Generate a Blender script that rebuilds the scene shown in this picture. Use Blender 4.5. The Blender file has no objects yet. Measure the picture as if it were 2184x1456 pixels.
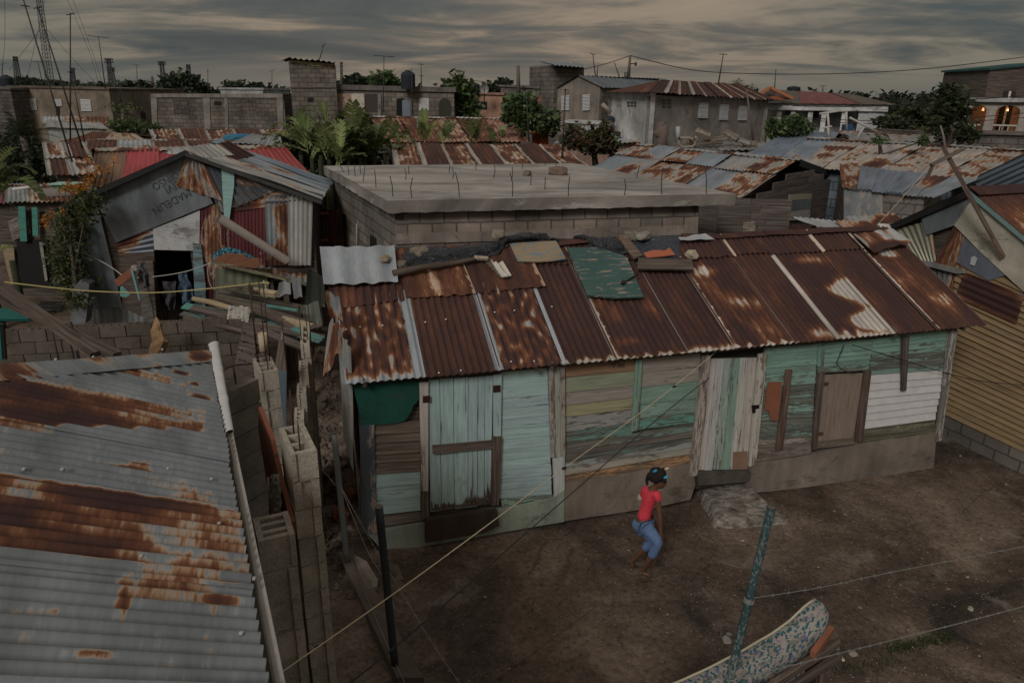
import bpy, bmesh, math, random
from mathutils import Vector, Matrix, noise as mnoise
random.seed(7)
R_ = math.radians
# ---------------------------------------------------------------- camera
F = 1550.0; TILT = R_(18.8); ROLL = R_(0.5); H = 5.5
sc = bpy.context.scene
col = sc.collection
cam_d = bpy.data.cameras.new('camera'); cam = bpy.data.objects.new('camera', cam_d); col.objects.link(cam)
cam_d.sensor_width = 36.0; cam_d.lens = F / 2184 * 36.0
cam_d.clip_start = 0.05; cam_d.clip_end = 6000
cam.matrix_world = Matrix.Translation((0, 0, H)) @ Matrix.Rotation(R_(90) - TILT, 4, 'X') @ Matrix.Rotation(ROLL, 4, 'Z')
sc.camera = cam
# ---------------------------------------------------------------- world: evening overcast
world = bpy.data.worlds.new('World'); sc.world = world; world.use_nodes = True
def sky_nodes():
    nt = world.node_tree; N = nt.nodes; L = nt.links; N.clear()
    out = N.new('ShaderNodeOutputWorld'); bg = N.new('ShaderNodeBackground')
    bg.inputs[1].default_value = 0.1
    sky = N.new('ShaderNodeTexSky'); sky.sky_type = 'NISHITA'; sky.sun_disc = False
    sky.sun_elevation = R_(38); sky.sun_rotation = R_(205); sky.air_density = 1.5; sky.dust_density = 3
    tc = N.new('ShaderNodeTexCoord'); sep = N.new('ShaderNodeSeparateXYZ'); L.new(tc.outputs['Generated'], sep.inputs[0])
    def m(op, a, b=None, c=None, clamp=False):
        n = N.new('ShaderNodeMath'); n.operation = op; n.use_clamp = clamp
        for i, v in enumerate((a, b, c)):
            if v is None: continue
            if isinstance(v, (int, float)): n.inputs[i].default_value = v
            else: L.new(v, n.inputs[i])
        return n.outputs[0]
    z = m('MAXIMUM', sep.outputs[2], 0.0)
    zz = m('ADD', z, 0.12)
    u = m('DIVIDE', sep.outputs[0], zz); v = m('DIVIDE', sep.outputs[1], zz)
    cb = N.new('ShaderNodeCombineXYZ'); L.new(u, cb.inputs[0]); L.new(v, cb.inputs[1])
    def nz(scale, detail, rough, off, sx=1.0, dist=0.0):
        mp = N.new('ShaderNodeMapping'); mp.inputs['Location'].default_value = off; mp.inputs['Scale'].default_value = (sx, 1, 1)
        L.new(cb.outputs[0], mp.inputs[0])
        t = N.new('ShaderNodeTexNoise'); t.inputs['Scale'].default_value = scale; t.inputs['Detail'].default_value = detail
        t.inputs['Roughness'].default_value = rough; t.inputs['Distortion'].default_value = dist
        L.new(mp.outputs[0], t.inputs[0]); return t.outputs[0]
    n1 = nz(0.95, 9, 0.57, (5.2, 3.1, 0), 0.62, 0.8)
    n2 = nz(0.22, 3, 0.45, (1.4, 7.7, 2), 1.0, 0.3)
    n3 = nz(1.5, 6, 0.6, (9.4, 0.7, 5), 0.7, 1.2)
    dens = m('ADD', m('ADD', m('MULTIPLY', n1, 0.60), m('MULTIPLY', n2, 0.40)), m('MULTIPLY', m('SUBTRACT', n3, 0.5), 0.16))
    r = N.new('ShaderNodeValToRGB'); L.new(dens, r.inputs[0])
    e = r.color_ramp.elements
    e[0].position = 0.36; e[0].color = (0.86, 0.92, 0.92, 1)
    e[1].position = 0.66; e[1].color = (4.3, 3.2, 2.3, 1)
    for p, c in ((0.425, (1.10, 1.14, 1.12, 1)), (0.47, (1.75, 1.52, 1.30, 1)), (0.53, (3.4, 2.66, 2.0, 1))):
        x = e.new(p); x.color = c
    # near the horizon the air greys the clouds, slightly warm
    hz = N.new('ShaderNodeMapRange'); hz.inputs[1].default_value = 0.0; hz.inputs[2].default_value = 0.05
    hz.interpolation_type = 'SMOOTHSTEP'; L.new(z, hz.inputs[0])
    mx = N.new('ShaderNodeMix'); mx.data_type = 'RGBA'; L.new(hz.outputs[0], mx.inputs[0])
    mx.inputs[6].default_value = (2.25, 1.98, 1.62, 1); L.new(r.outputs[0], mx.inputs[7])
    # left part of the sky cooler, centre warmer (the sun set behind the middle of the town)
    wm = N.new('ShaderNodeMapRange'); wm.inputs[1].default_value = -0.62; wm.inputs[2].default_value = -0.25; L.new(sep.outputs[0], wm.inputs[0])
    wr = N.new('ShaderNodeMapRange'); wr.inputs[1].default_value = 0.1; wr.inputs[2].default_value = 0.6; L.new(sep.outputs[0], wr.inputs[0])
    wr.inputs[3].default_value = 1.0; wr.inputs[4].default_value = 0.25
    wf = m('MULTIPLY', wm.outputs[0], wr.outputs[0])
    mw = N.new('ShaderNodeMix'); mw.data_type = 'RGBA'; L.new(wf, mw.inputs[0])
    hue = N.new('ShaderNodeMix'); hue.data_type = 'RGBA'; hue.blend_type = 'MULTIPLY'; hue.inputs[0].default_value = 1
    L.new(mx.outputs[2], hue.inputs[6]); hue.inputs[7].default_value = (0.60, 0.76, 0.85, 1)
    L.new(hue.outputs[2], mw.inputs[6]); L.new(mx.outputs[2], mw.inputs[7])
    # overcast dome is brighter overhead
    zn = N.new('ShaderNodeMapRange'); zn.inputs[1].default_value = 0.13; zn.inputs[2].default_value = 0.8
    zn.inputs[3].default_value = 1.0; zn.inputs[4].default_value = 2.1; L.new(z, zn.inputs[0])
    mz = N.new('ShaderNodeVectorMath'); mz.operation = 'SCALE'; L.new(mw.outputs[2], mz.inputs[0]); L.new(zn.outputs[0], mz.inputs['Scale'])
    fin = N.new('ShaderNodeMix'); fin.data_type = 'RGBA'; fin.inputs[0].default_value = 0.94
    L.new(sky.outputs[0], fin.inputs[6]); L.new(mz.outputs[0], fin.inputs[7])
    L.new(fin.outputs[2], bg.inputs[0]); L.new(bg.outputs[0], out.inputs[0])
sky_nodes()
sun_d = bpy.data.lights.new('sun', 'SUN'); sun_d.energy = 1.7; sun_d.angle = R_(16); sun_d.color = (1.0, 0.97, 0.93)
sun = bpy.data.objects.new('sun', sun_d); col.objects.link(sun)
sun.rotation_euler = (R_(55), 0, R_(-24))        # from behind the camera, left
vs = sc.view_settings; vs.view_transform = 'Standard'; vs.look = 'None'; vs.gamma = 1; vs.exposure = -0.33
sc.render.film_transparent = False
# ---------------------------------------------------------------- rays from the photo
CAM = Vector((0, 0, H))
def ray(px, py):
    x = px - 1092; y = 728 - py
    x, y = x * math.cos(ROLL) - y * math.sin(ROLL), y * math.cos(ROLL) + x * math.sin(ROLL)
    return Vector((x, F * math.cos(TILT) + y * math.sin(TILT), y * math.cos(TILT) - F * math.sin(TILT)))
def G(px, py, z=0.0):
    d = ray(px, py); return CAM + d * ((z - H) / d.z)
def W(px, py, Y):
    d = ray(px, py); return CAM + d * (Y / d.y)
def V(*a): return Vector(a)
class Frame:                                     # a vertical plane: origin o, direction u, n pointing away from the viewer
    def __init__(s, a, b):
        s.o = Vector((a[0], a[1], 0)); d = Vector((b[0] - a[0], b[1] - a[1], 0)); s.len = d.length
        s.u = d.normalized(); s.n = Vector((-s.u.y, s.u.x, 0))
    def P(s, u, z, off=0.0): return s.o + s.u * u + s.n * off + Vector((0, 0, z))
    def px(s, x, y, off=0.0):                    # pixel -> (u, z) on the plane at offset off
        d = ray(x, y); p0 = s.o + s.n * off
        p = CAM + d * ((p0 - CAM).dot(s.n) / d.dot(s.n)); return ((p - s.o).dot(s.u), p.z)
    def q(s, x, y, off=0.0):
        u, z = s.px(x, y, off); return s.P(u, z, off)
def terrain(x, y):
    t = min(1, max(0, (y - 10.5) / 5)); s = t * t * (3 - 2 * t)
    return 0.85 * s
# ---------------------------------------------------------------- mesh builder
class MB:
    def __init__(s): s.v = []; s.f = []; s.uv = []; s.c = []; s.sm = []
    def face(s, idx, uv, c, sm=False):
        s.f.append(idx); s.uv.append(uv); s.sm.append(sm)
        s.c.append(c if isinstance(c, list) else [c] * len(idx))
    def hexa(s, p, c=(.5, .5, .5, 1), mode='grain', uo=None):
        b = len(s.v); s.v += [Vector(x) for x in p]
        ex = (p[1] - p[0]).length; ey = (p[3] - p[0]).length; ez = (p[4] - p[0]).length
        if uo is None: uo = (random.uniform(0, 40), random.uniform(0, 40)) if mode == 'grain' else (0, 0)
        lc = [(0, 0, 0), (ex, 0, 0), (ex, ey, 0), (0, ey, 0), (0, 0, ez), (ex, 0, ez), (ex, ey, ez), (0, ey, ez)]
        def uvf(i):
            x, y, z = lc[i]
            if mode == 'wall': return (x + y + uo[0], z + uo[1])
            m = max(ex, ey, ez)
            if m == ex: return (x + uo[0], y + z + uo[1])
            if m == ey: return (y + uo[0], x + z + uo[1])
            return (z + uo[0], x + y + uo[1])
        for q in ((0, 3, 2, 1), (4, 5, 6, 7), (0, 1, 5, 4), (1, 2, 6, 5), (2, 3, 7, 6), (3, 0, 4, 7)):
            s.face([b + i for i in q], [uvf(i) for i in q], c)
        return s
    def box(s, o, ax, ay, az, c=(.5, .5, .5, 1), mode='grain', uo=None):   # o corner, three edge vectors
        o, ax, ay, az = Vector(o), Vector(ax), Vector(ay), Vector(az)
        return s.hexa([o, o + ax, o + ax + ay, o + ay, o + az, o + ax + az, o + ax + ay + az, o + ay + az], c, mode, uo)
    def bar(s, a, b, w, h, c=(.5, .5, .5, 1), up=(0, 0, 1), mode='grain'):   # a beam from a to b
        a, b = Vector(a), Vector(b); d = (b - a).normalized(); up = Vector(up)
        sd = d.cross(up)
        if sd.length < 1e-3: sd = d.cross(Vector((1, 0, 0)))
        sd.normalize(); up = sd.cross(d).normalized()
        o = a - sd * w / 2 - up * h / 2
        return s.box(o, b - a, sd * w, up * h, c, mode)
    def poly(s, pts, th, c=(.5, .5, .5, 1), uv=None, back=True):          # planar polygon pushed back by vector th
        b = len(s.v); n = len(pts); pts = [Vector(p) for p in pts]; th = Vector(th); s.v += pts
        if uv is None:
            e = (pts[1] - pts[0]).normalized(); nn = e.cross(pts[-1] - pts[0]).normalized(); f = nn.cross(e)
            r = (random.uniform(0, 30), random.uniform(0, 30))
            uv = [((p - pts[0]).dot(e) + r[0], (p - pts[0]).dot(f) + r[1]) for p in pts]
        s.face(list(range(b, b + n)), uv, c)
        s.v += [p + th for p in pts]
        s.face([b + n + i for i in reversed(range(n))], list(reversed(uv)), c)
        for i in range(n):
            j = (i + 1) % n
            s.face([b + j, b + i, b + n + i, b + n + j], [uv[j], uv[i], uv[i], uv[j]], c)
        return s
    def tube(s, pts, r, seg=8, c=(.5, .5, .5, 1), cap=True):
        pts = [Vector(p) for p in pts]; n = len(pts); b = len(s.v)
        rs = r if isinstance(r, (list, tuple)) else [r] * n
        L = 0; up = None
        for i, p in enumerate(pts):
            d = (pts[min(i + 1, n - 1)] - pts[max(i - 1, 0)]).normalized()
            if i: L += (p - pts[i - 1]).length
            if up is None:
                up = d.orthogonal().normalized()
            else:
                up = (up - d * up.dot(d)).normalized()
            sd = d.cross(up)
            for k in range(seg):
                a = 2 * math.pi * k / seg
                s.v.append(p + (up * math.cos(a) + sd * math.sin(a)) * rs[i])
        Ls = [0]
        for i in range(1, n): Ls.append(Ls[-1] + (pts[i] - pts[i - 1]).length)
        for i in range(n - 1):
            for k in range(seg):
                k2 = (k + 1) % seg
                cw = 2 * math.pi * max(rs) / seg
                s.face([b + i * seg + k, b + i * seg + k2, b + (i + 1) * seg + k2, b + (i + 1) * seg + k],
                       [(Ls[i], k * cw), (Ls[i], (k + 1) * cw), (Ls[i + 1], (k + 1) * cw), (Ls[i + 1], k * cw)], c, seg > 4)
        if cap:
            s.face([b + k for k in reversed(range(seg))], [(0, 0)] * seg, c)
            s.face([b + (n - 1) * seg + k for k in range(seg)], [(0, 0)] * seg, c)
        return s
    def grid(s, nu, nv, fn, sm=True, closed_u=False):      # fn(i,j) -> (point, uv, colour)
        b = len(s.v); uvs = []; cs = []
        for j in range(nv + 1):
            for i in range(nu + 1):
                p, uv, c = fn(i, j); s.v.append(Vector(p)); uvs.append(uv); cs.append(c)
        w = nu + 1
        for j in range(nv):
            for i in range(nu):
                q = [j * w + i, (j + 1) * w + i, (j + 1) * w + i + 1, j * w + i + 1]
                s.face([b + k for k in q], [uvs[k] for k in q], [cs[k] for k in q], sm)
        return s
    def corr(s, A, B, C, D, pitch=0.09, amp=0.012, cf=None, nv=10, lift=0.0, jag=0.0, warp=0.0, samp=6, ph=0.0, seed=0, th=0.0012):
        # A top-left, B top-right, C bottom-right, D bottom-left; waves run from AB to DC
        A, B, C, D = map(Vector, (A, B, C, D)); w = ((B - A).length + (C - D).length) / 2; l = ((D - A).length + (C - B).length) / 2
        nu = max(4, int(w / pitch * samp)); nrm = (B - A).cross(D - A).normalized() * -1
        if nrm.dot(CAM - A) < 0: nrm = -nrm
        if cf is None: cf = rust_cf('galv')
        js = [mnoise.noise(Vector((i * 0.37, seed * 3.1, 0))) * jag for i in range(nu + 1)]
        def fn(i, j):
            a = i / nu; t = j / nv; tt = t * (1 + js[i] / max(l, .01)) if j == nv else t
            if j == 0 and jag: tt = js[nu - i] / max(l, .01) * 0.6
            p = (A.lerp(B, a)).lerp(D.lerp(C, a), tt)
            wv = math.cos(2 * math.pi * (a * w / pitch) + ph)
            wz = mnoise.noise(Vector((a * w * 0.9, t * l * 0.9, seed * 1.7))) * warp if warp else 0
            return p + nrm * (lift + amp * wv + wz), (a * w + seed * 3.3, t * l + seed * 1.9), cf(a * w, t * l, w, l, wv, seed)
        s.grid(nu, nv, fn)
        # turned under edge gives the sheet a visible thickness
        if th:
            b = len(s.v); row = [fn(i, nv) for i in range(nu + 1)]
            st = (D - A).normalized() * 0.001 - nrm * 0.004
            for i, (p, uv, c) in enumerate(row): s.v.append(Vector(p)); s.v.append(Vector(p) + st)
            for i in range(nu):
                c = [(k[0] * .5, k[1] * .45, k[2] * .4, k[3]) for k in (row[i][2], row[i][2], row[i + 1][2], row[i + 1][2])]
                s.face([b + 2 * i, b + 2 * i + 1, b + 2 * i + 3, b + 2 * i + 2], [row[i][1]] * 4, c)
        return s
    def build(s, name, mat, parent=None, origin=None, **tags):
        me = bpy.data.meshes.new(name)
        if origin is None:
            if parent is not None: origin = world_loc(parent)
            else:
                xs = [p.x for p in s.v]; ys = [p.y for p in s.v]; zs = [p.z for p in s.v]
                origin = Vector(((min(xs) + max(xs)) / 2, (min(ys) + max(ys)) / 2, min(zs)))
        origin = Vector(origin)
        me.from_pydata([tuple(p - origin) for p in s.v], [], s.f)
        fu = []; fc = []
        for uv, c in zip(s.uv, s.c):
            for x in uv: fu += (x[0], x[1])
            for x in c: fc += (x[0], x[1], x[2], x[3] if len(x) > 3 else 1.0)
        me.uv_layers.new(name='UVMap').data.foreach_set('uv', fu)
        me.color_attributes.new('Col', 'FLOAT_COLOR', 'CORNER').data.foreach_set('color', fc)
        me.polygons.foreach_set('use_smooth', s.sm)
        me.materials.append(mat); me.update()
        o = bpy.data.objects.new(name, me); col.objects.link(o)
        if parent is None: o.location = origin
        else: o.parent = parent; o.location = origin - world_loc(parent)
        for k, v in tags.items(): o[k] = v
        return o
def world_loc(o):
    p = Vector(o.location)
    while o.parent: o = o.parent; p += Vector(o.location)
    return p
def thing(name, label, cat, loc, group=None):
    o = bpy.data.objects.new(name, None); col.objects.link(o); o.location = Vector(loc); o.empty_display_size = 0.2
    o['label'] = label; o['category'] = cat
    if group: o['group'] = group
    return o
def single(mb, name, mat, label, cat, group=None):
    o = mb.build(name, mat); o['label'] = label; o['category'] = cat
    if group: o['group'] = group
    return o
def struct(mb, name, mat, kind='structure'):
    o = mb.build(name, mat); o['kind'] = kind; return o
def ns(x, y, z=0.0): return mnoise.noise(Vector((x, y, z)))
# colour + rust level over a sheet: alpha of the colour is the rust level (0 bare zinc ... 1 deep maroon rust)
GALV = (0.30, 0.335, 0.37)
def rust_cf(kind='galv', base=GALV, lvl=None, strip=(0.0, 0.0), tail=0.0, top=0.0, patches=(), vary=1.0):
    def f(u, v, w, l, wv, seed):
        if kind == 'galv': r = 0.10 + 0.22 * ns(u * 1.3, v * 0.8, seed) * vary
        elif kind == 'dark': r = 0.86 + 0.20 * ns(u * 3, v * 0.6, seed) + 0.16 * ns(u * 9, v * 1.4, seed) - 0.5 * max(0, ns(u * 4, v * 1.1, seed + 40) - .42)
        elif kind == 'patchy': r = 0.66 + 0.42 * ns(u * 2.6, v * 1.7, seed + 3) + 0.30 * ns(u * 11, v * 3.2, seed)
        elif kind == 'leopard': r = 0.66 + 0.62 * ns(u * 13, v * 6.0, seed + 7) + 0.16 * ns(u * 5, v * 2, seed) + 0.04 * wv
        elif kind == 'mixed': r = 0.40 + 0.9 * ns(u * 1.6, v * 0.9, seed + 11) + 0.2 * ns(u * 7, v * 3, seed)
        else: r = 0.5
        if lvl is not None: r += lvl
        r -= 0.05 * wv
        for (pu, pv, ru, rv, dr) in patches:
            d = ((u / w - pu) / ru) ** 2 + ((v / l - pv) / rv) ** 2
            if d < 2.2: r += dr * math.exp(-d * 1.3)
        e = 0.020 * ns(v * 9, seed, 5) + 0.016 * ns(v * 31, seed, 1)
        if strip[0] and u + e < strip[0]: r = min(r, 0.12 + 0.3 * max(0, 1 - (strip[0] - u - e) / 0.015))
        if strip[1] and w - u + e < strip[1]: r = min(r, 0.12 + 0.3 * max(0, 1 - (strip[1] - w + u - e) / 0.015))
        if tail:
            t = (l - v) + 0.10 * ns(u * 10, seed, 3) * 1.2
            if t < tail: r = min(r, 0.1 + 0.7 * max(0, t / tail))
        if top:
            t = v + 0.06 * ns(u * 10, seed, 9)
            if t < top: r = min(r, 0.15 + 0.6 * max(0, t / top))
        return (base[0], base[1], base[2], max(0.0, min(1.0, r)))
    return f
# ---------------------------------------------------------------- materials
class NT:
    def __init__(s, name, rough=0.85, metallic=0.0, spec=0.3):
        s.m = bpy.data.materials.new(name); s.m.use_nodes = True; s.t = s.m.node_tree; s.N = s.t.nodes; s.L = s.t.links
        s.b = s.N['Principled BSDF']; s.b.inputs['Roughness'].default_value = rough; s.b.inputs['Metallic'].default_value = metallic
        s.b.inputs['Specular IOR Level'].default_value = spec
    def link(s, a, b): s.L.new(a, b)
    def attr(s, n='Col'):
        a = s.N.new('ShaderNodeAttribute'); a.attribute_name = n; return a
    def uv(s, sx=1, sy=1, off=(0, 0, 0)):
        t = s.N.new('ShaderNodeUVMap'); m = s.N.new('ShaderNodeMapping'); m.inputs['Scale'].default_value = (sx, sy, 1)
        m.inputs['Location'].default_value = off; s.link(t.outputs[0], m.inputs[0]); return m.outputs[0]
    def obj(s, sx=1, sy=1, sz=1):
        t = s.N.new('ShaderNodeTexCoord'); m = s.N.new('ShaderNodeMapping'); m.inputs['Scale'].default_value = (sx, sy, sz)
        s.link(t.outputs['Object'], m.inputs[0]); return m.outputs[0]
    def noise(s, vec, scale=1, detail=4, rough=0.55, dist=0.0):
        t = s.N.new('ShaderNodeTexNoise'); t.inputs['Scale'].default_value = scale; t.inputs['Detail'].default_value = detail
        t.inputs['Roughness'].default_value = rough; t.inputs['Distortion'].default_value = dist; s.link(vec, t.inputs[0]); return t.outputs[0]
    def math(s, op, a, b=0.0, c=None, clamp=False):
        n = s.N.new('ShaderNodeMath'); n.operation = op; n.use_clamp = clamp
        for i, v in enumerate((a, b, c)):
            if v is None: continue
            if isinstance(v, (int, float)): n.inputs[i].default_value = v
            else: s.link(v, n.inputs[i])
        return n.outputs[0]
    def ramp(s, fac, stops, interp='LINEAR'):
        r = s.N.new('ShaderNodeValToRGB'); s.link(fac, r.inputs[0]); e = r.color_ramp.elements; r.color_ramp.interpolation = interp
        e[0].position, e[0].color = stops[0][0], (*stops[0][1], 1); e[1].position, e[1].color = stops[-1][0], (*stops[-1][1], 1)
        for p, c in stops[1:-1]: x = e.new(p); x.color = (*c, 1)
        return r.outputs[0]
    def step(s, x, a, b, lo=0.0, hi=1.0):
        m = s.N.new('ShaderNodeMapRange'); m.interpolation_type = 'SMOOTHSTEP'; m.inputs[1].default_value = a; m.inputs[2].default_value = b
        m.inputs[3].default_value = lo; m.inputs[4].default_value = hi; s.link(x, m.inputs[0]); return m.outputs[0]
    def mix(s, f, a, b, blend='MIX'):
        m = s.N.new('ShaderNodeMix'); m.data_type = 'RGBA'; m.blend_type = blend
        if isinstance(f, (int, float)): m.inputs[0].default_value = f
        else: s.link(f, m.inputs[0])
        for i, v in ((6, a), (7, b)):
            if isinstance(v, tuple): m.inputs[i].default_value = (*v, 1) if len(v) == 3 else v
            else: s.link(v, m.inputs[i])
        return m.outputs[2]
    def bump(s, h, strength=0.4, dist=0.01):
        b = s.N.new('ShaderNodeBump'); b.inputs['Strength'].default_value = strength; b.inputs['Distance'].default_value = dist
        s.link(h, b.inputs['Height']); s.link(b.outputs[0], s.b.inputs['Normal'])
    def out(s, c): s.link(c, s.b.inputs['Base Color']); return s.m
M = {}
def tin(name, pale=(0.42, 0.36, 0.30), sheen=0.35):
    t = NT(name, 0.6); a = t.attr(); uv = t.uv()
    n1 = t.noise(t.uv(9, 3.2), 1, 5, 0.6, 0.3); n2 = t.noise(t.uv(42, 9), 1, 4, 0.6); n3 = t.noise(t.uv(3.0, 0.7), 1, 3)
    r = t.math('ADD', a.outputs['Alpha'], t.math('MULTIPLY', t.math('SUBTRACT', n1, 0.5), 0.66))
    r = t.math('ADD', r, t.math('MULTIPLY', t.math('SUBTRACT', n2, 0.5), 0.46))
    rust = t.ramp(r, [(0.30, pale), (0.40, (0.30, 0.19, 0.12)), (0.48, (0.165, 0.072, 0.037)), (0.60, (0.105, 0.041, 0.024)), (0.74, (0.068, 0.030, 0.022)), (0.93, (0.046, 0.023, 0.022))])
    k = t.step(r, 0.28, 0.40)
    dirt = t.math('MULTIPLY_ADD', n3, 1.5, 0.24); sp = t.math('MULTIPLY_ADD', n2, 0.5, 0.75)
    zinc = t.mix(1.0, t.mix(1.0, a.outputs['Color'], dirt, 'MULTIPLY'), sp, 'MULTIPLY')
    c = t.mix(k, zinc, t.mix(1.0, rust, t.math('MULTIPLY_ADD', n3, 0.9, 0.55), 'MULTIPLY'))
    t.link(t.step(r, 0.25, 0.5, 0.46, 0.85), t.b.inputs['Roughness'])
    t.link(t.step(r, 0.2, 0.4, sheen, 0.0), t.b.inputs['Metallic'])
    t.bump(n2, 0.25, 0.004)
    return t.out(c)
M['tin'] = tin('tin')
def wood():
    t = NT('weathered_wood', 0.88); a = t.attr()
    g = t.noise(t.uv(1.3, 34), 1, 5, 0.65, 0.4); g2 = t.noise(t.uv(0.5, 4.5), 1, 3); f = t.noise(t.uv(5, 34), 1, 5, 0.7, 0.6)
    bare = t.ramp(g, [(0.32, (0.020, 0.015, 0.012)), (0.48, (0.085, 0.064, 0.052)), (0.68, (0.21, 0.175, 0.15))])
    bare = t.mix(1.0, bare, t.math('MULTIPLY_ADD', g2, 1.3, 0.35), 'MULTIPLY')
    bare = t.mix(0.35, bare, t.mix(1.0, a.outputs['Color'], (0.6, 0.6, 0.6), 'MULTIPLY'))
    x = t.math('ADD', t.math('MULTIPLY', t.math('SUBTRACT', f, 0.5), 1.5), t.math('MULTIPLY_ADD', t.math('SUBTRACT', g2, 0.5), 1.5, 0.5))
    k = t.step(t.math('SUBTRACT', t.math('MULTIPLY_ADD', a.outputs['Alpha'], 1.05, -0.04), x), -0.02, 0.035)
    paint = t.mix(1.0, a.outputs['Color'], t.math('MULTIPLY_ADD', t.noise(t.uv(2.2, 22), 1, 5, 0.65), 1.1, 0.42), 'MULTIPLY')
    ck = t.step(t.noise(t.uv(1.0, 40, (3, 1, 0)), 1, 3, 0.5), 0.36, 0.31); paint = t.mix(t.math('MULTIPLY', ck, 0.75), paint, (0.03, 0.025, 0.02))
    paint = t.mix(t.step(t.noise(t.uv(1.6, 3), 1, 4, 0.6), 0.60, 0.72, 0, 0.45), paint, (0.10, 0.085, 0.07))
    t.bump(t.math('ADD', g, t.math('MULTIPLY', k, 0.4)), 0.35, 0.006)
    return t.out(t.mix(k, bare, paint))
M['wood'] = wood()
def block():
    t = NT('concrete_block', 0.95, 0, 0.15); a = t.attr(); uv = t.uv()
    wob = t.noise(t.uv(4, 4), 1, 3)
    vm = t.N.new('ShaderNodeVectorMath'); vm.operation = 'MULTIPLY_ADD'; t.link(wob, vm.inputs[0]); vm.inputs[1].default_value = (0.02, 0.035, 0); t.link(uv, vm.inputs[2])
    b = t.N.new('ShaderNodeTexBrick'); t.link(vm.outputs[0], b.inputs[0]); b.inputs['Scale'].default_value = 1
    b.inputs['Brick Width'].default_value = 0.41; b.inputs['Row Height'].default_value = 0.205; b.inputs['Mortar Size'].default_value = 0.016
    b.inputs['Mortar Smooth'].default_value = 0.3; b.inputs['Bias'].default_value = 0
    b.inputs['Color1'].default_value = (0.74, 0.74, 0.75, 1); b.inputs['Color2'].default_value = (1.14, 1.10, 1.04, 1); b.inputs['Mortar'].default_value = (0.45, 0.44, 0.42, 1)
    n = t.noise(t.uv(1.1, 0.9), 1, 5, 0.6); p = t.noise(t.uv(45, 45), 1, 3, 0.7)
    st = t.math('MULTIPLY_ADD', n, 2.2, -0.12)
    c = t.mix(1.0, t.mix(1.0, a.outputs['Color'], b.outputs['Color'], 'MULTIPLY'), st, 'MULTIPLY')
    c = t.mix(1.0, c, t.math('MULTIPLY_ADD', p, 0.8, 0.6), 'MULTIPLY')
    t.bump(t.math('ADD', t.math('MULTIPLY', b.outputs['Fac'], -0.8), t.math('MULTIPLY', p, 0.5)), 0.6, 0.012)
    return t.out(c)
M['block'] = block()
def plaster(name='plaster', streak=0.9, rough=0.92):
    t = NT(name, rough, 0, 0.2); a = t.attr()
    n = t.noise(t.uv(0.9, 0.9), 1, 6, 0.62, 0.4); v = t.noise(t.uv(5, 0.5), 1, 4, 0.6); p = t.noise(t.uv(40, 40), 1, 3, 0.7)
    k = t.math('MULTIPLY_ADD', n, 1.9, 0.0); k = t.math('MULTIPLY', k, t.math('MULTIPLY_ADD', v, streak, 1 - streak * 0.5))
    c = t.mix(1.0, a.outputs['Color'], k, 'MULTIPLY'); c = t.mix(1.0, c, t.math('MULTIPLY_ADD', p, 0.5, 0.75), 'MULTIPLY')
    cr = t.math('ABSOLUTE', t.math('SUBTRACT', t.noise(t.uv(0.8, 1.1, (5, 2, 0)), 1, 7, 0.6, 0.5), 0.5)); c = t.mix(t.math('MULTIPLY', t.step(cr, 0.0, 0.006, 1, 0), 0.5), c, (0.02, 0.018, 0.016))
    c = t.mix(t.step(t.noise(t.uv(1.3, 2.2, (9, 4, 0)), 1, 6, 0.7), 0.56, 0.68, 0, 0.55), c, (0.045, 0.038, 0.03))
    t.bump(t.math('ADD', p, n), 0.4, 0.008)
    return t.out(c)
M['plaster'] = plaster()
def slab():
    t = NT('cast_slab', 0.9, 0, 0.25); a = t.attr()
    n = t.noise(t.uv(0.45, 0.9), 1, 7, 0.65, 0.8); w = t.noise(t.uv(0.55, 2.4), 1, 7, 0.7, 1.5); p = t.noise(t.uv(30, 30), 1, 3)
    c = t.mix(1.0, a.outputs['Color'], t.math('MULTIPLY_ADD', n, 2.8, -0.42), 'MULTIPLY')
    c = t.mix(t.step(w, 0.54, 0.64, 0, 0.55), c, (0.46, 0.44, 0.42)); c = t.mix(t.step(w, 0.42, 0.33, 0, 0.6), c, (0.08, 0.075, 0.07))
    c = t.mix(1.0, c, t.math('MULTIPLY_ADD', p, 0.4, 0.8), 'MULTIPLY'); t.bump(p, 0.3, 0.006)
    return t.out(c)
M['slab'] = slab()
def plain(name, rough=0.8, metallic=0.0, var=0.5, sc_=(6, 6)):
    t = NT(name, rough, metallic); a = t.attr(); n = t.noise(t.uv(*sc_), 1, 4, 0.6)
    t.bump(n, 0.2, 0.004)
    return t.out(t.mix(1.0, a.outputs['Color'], t.math('MULTIPLY_ADD', n, var, 1 - var / 2), 'MULTIPLY'))
M['plain'] = plain('painted')
M['metal'] = plain('dark_metal', 0.6, 0.4)
M['cloth'] = plain('cloth', 0.95, 0, 0.8, (14, 14))
def tarp():
    t = NT('black_plastic', 0.26, 0, 0.5); a = t.attr(); n = t.noise(t.uv(5, 9), 1, 4, 0.55, 2.5)
    t.bump(n, 0.9, 0.03); return t.out(a.outputs['Color'])
M['tarp'] = tarp()
def leaf():
    t = NT('leaf', 0.55, 0, 0.35); a = t.attr(); n = t.noise(t.obj(3, 3, 3), 1, 3)
    c = t.mix(1.0, a.outputs['Color'], t.math('MULTIPLY_ADD', n, 1.0, 0.5), 'MULTIPLY')
    t.link(c, t.b.inputs['Base Color'])
    tr = t.N.new('ShaderNodeBsdfTranslucent'); t.link(c, tr.inputs[0]); ms = t.N.new('ShaderNodeMixShader'); ms.inputs[0].default_value = 0.25
    t.link(t.b.outputs[0], ms.inputs[1]); t.link(tr.outputs[0], ms.inputs[2]); t.link(ms.outputs[0], t.N['Material Output'].inputs[0])
    return t.m
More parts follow.
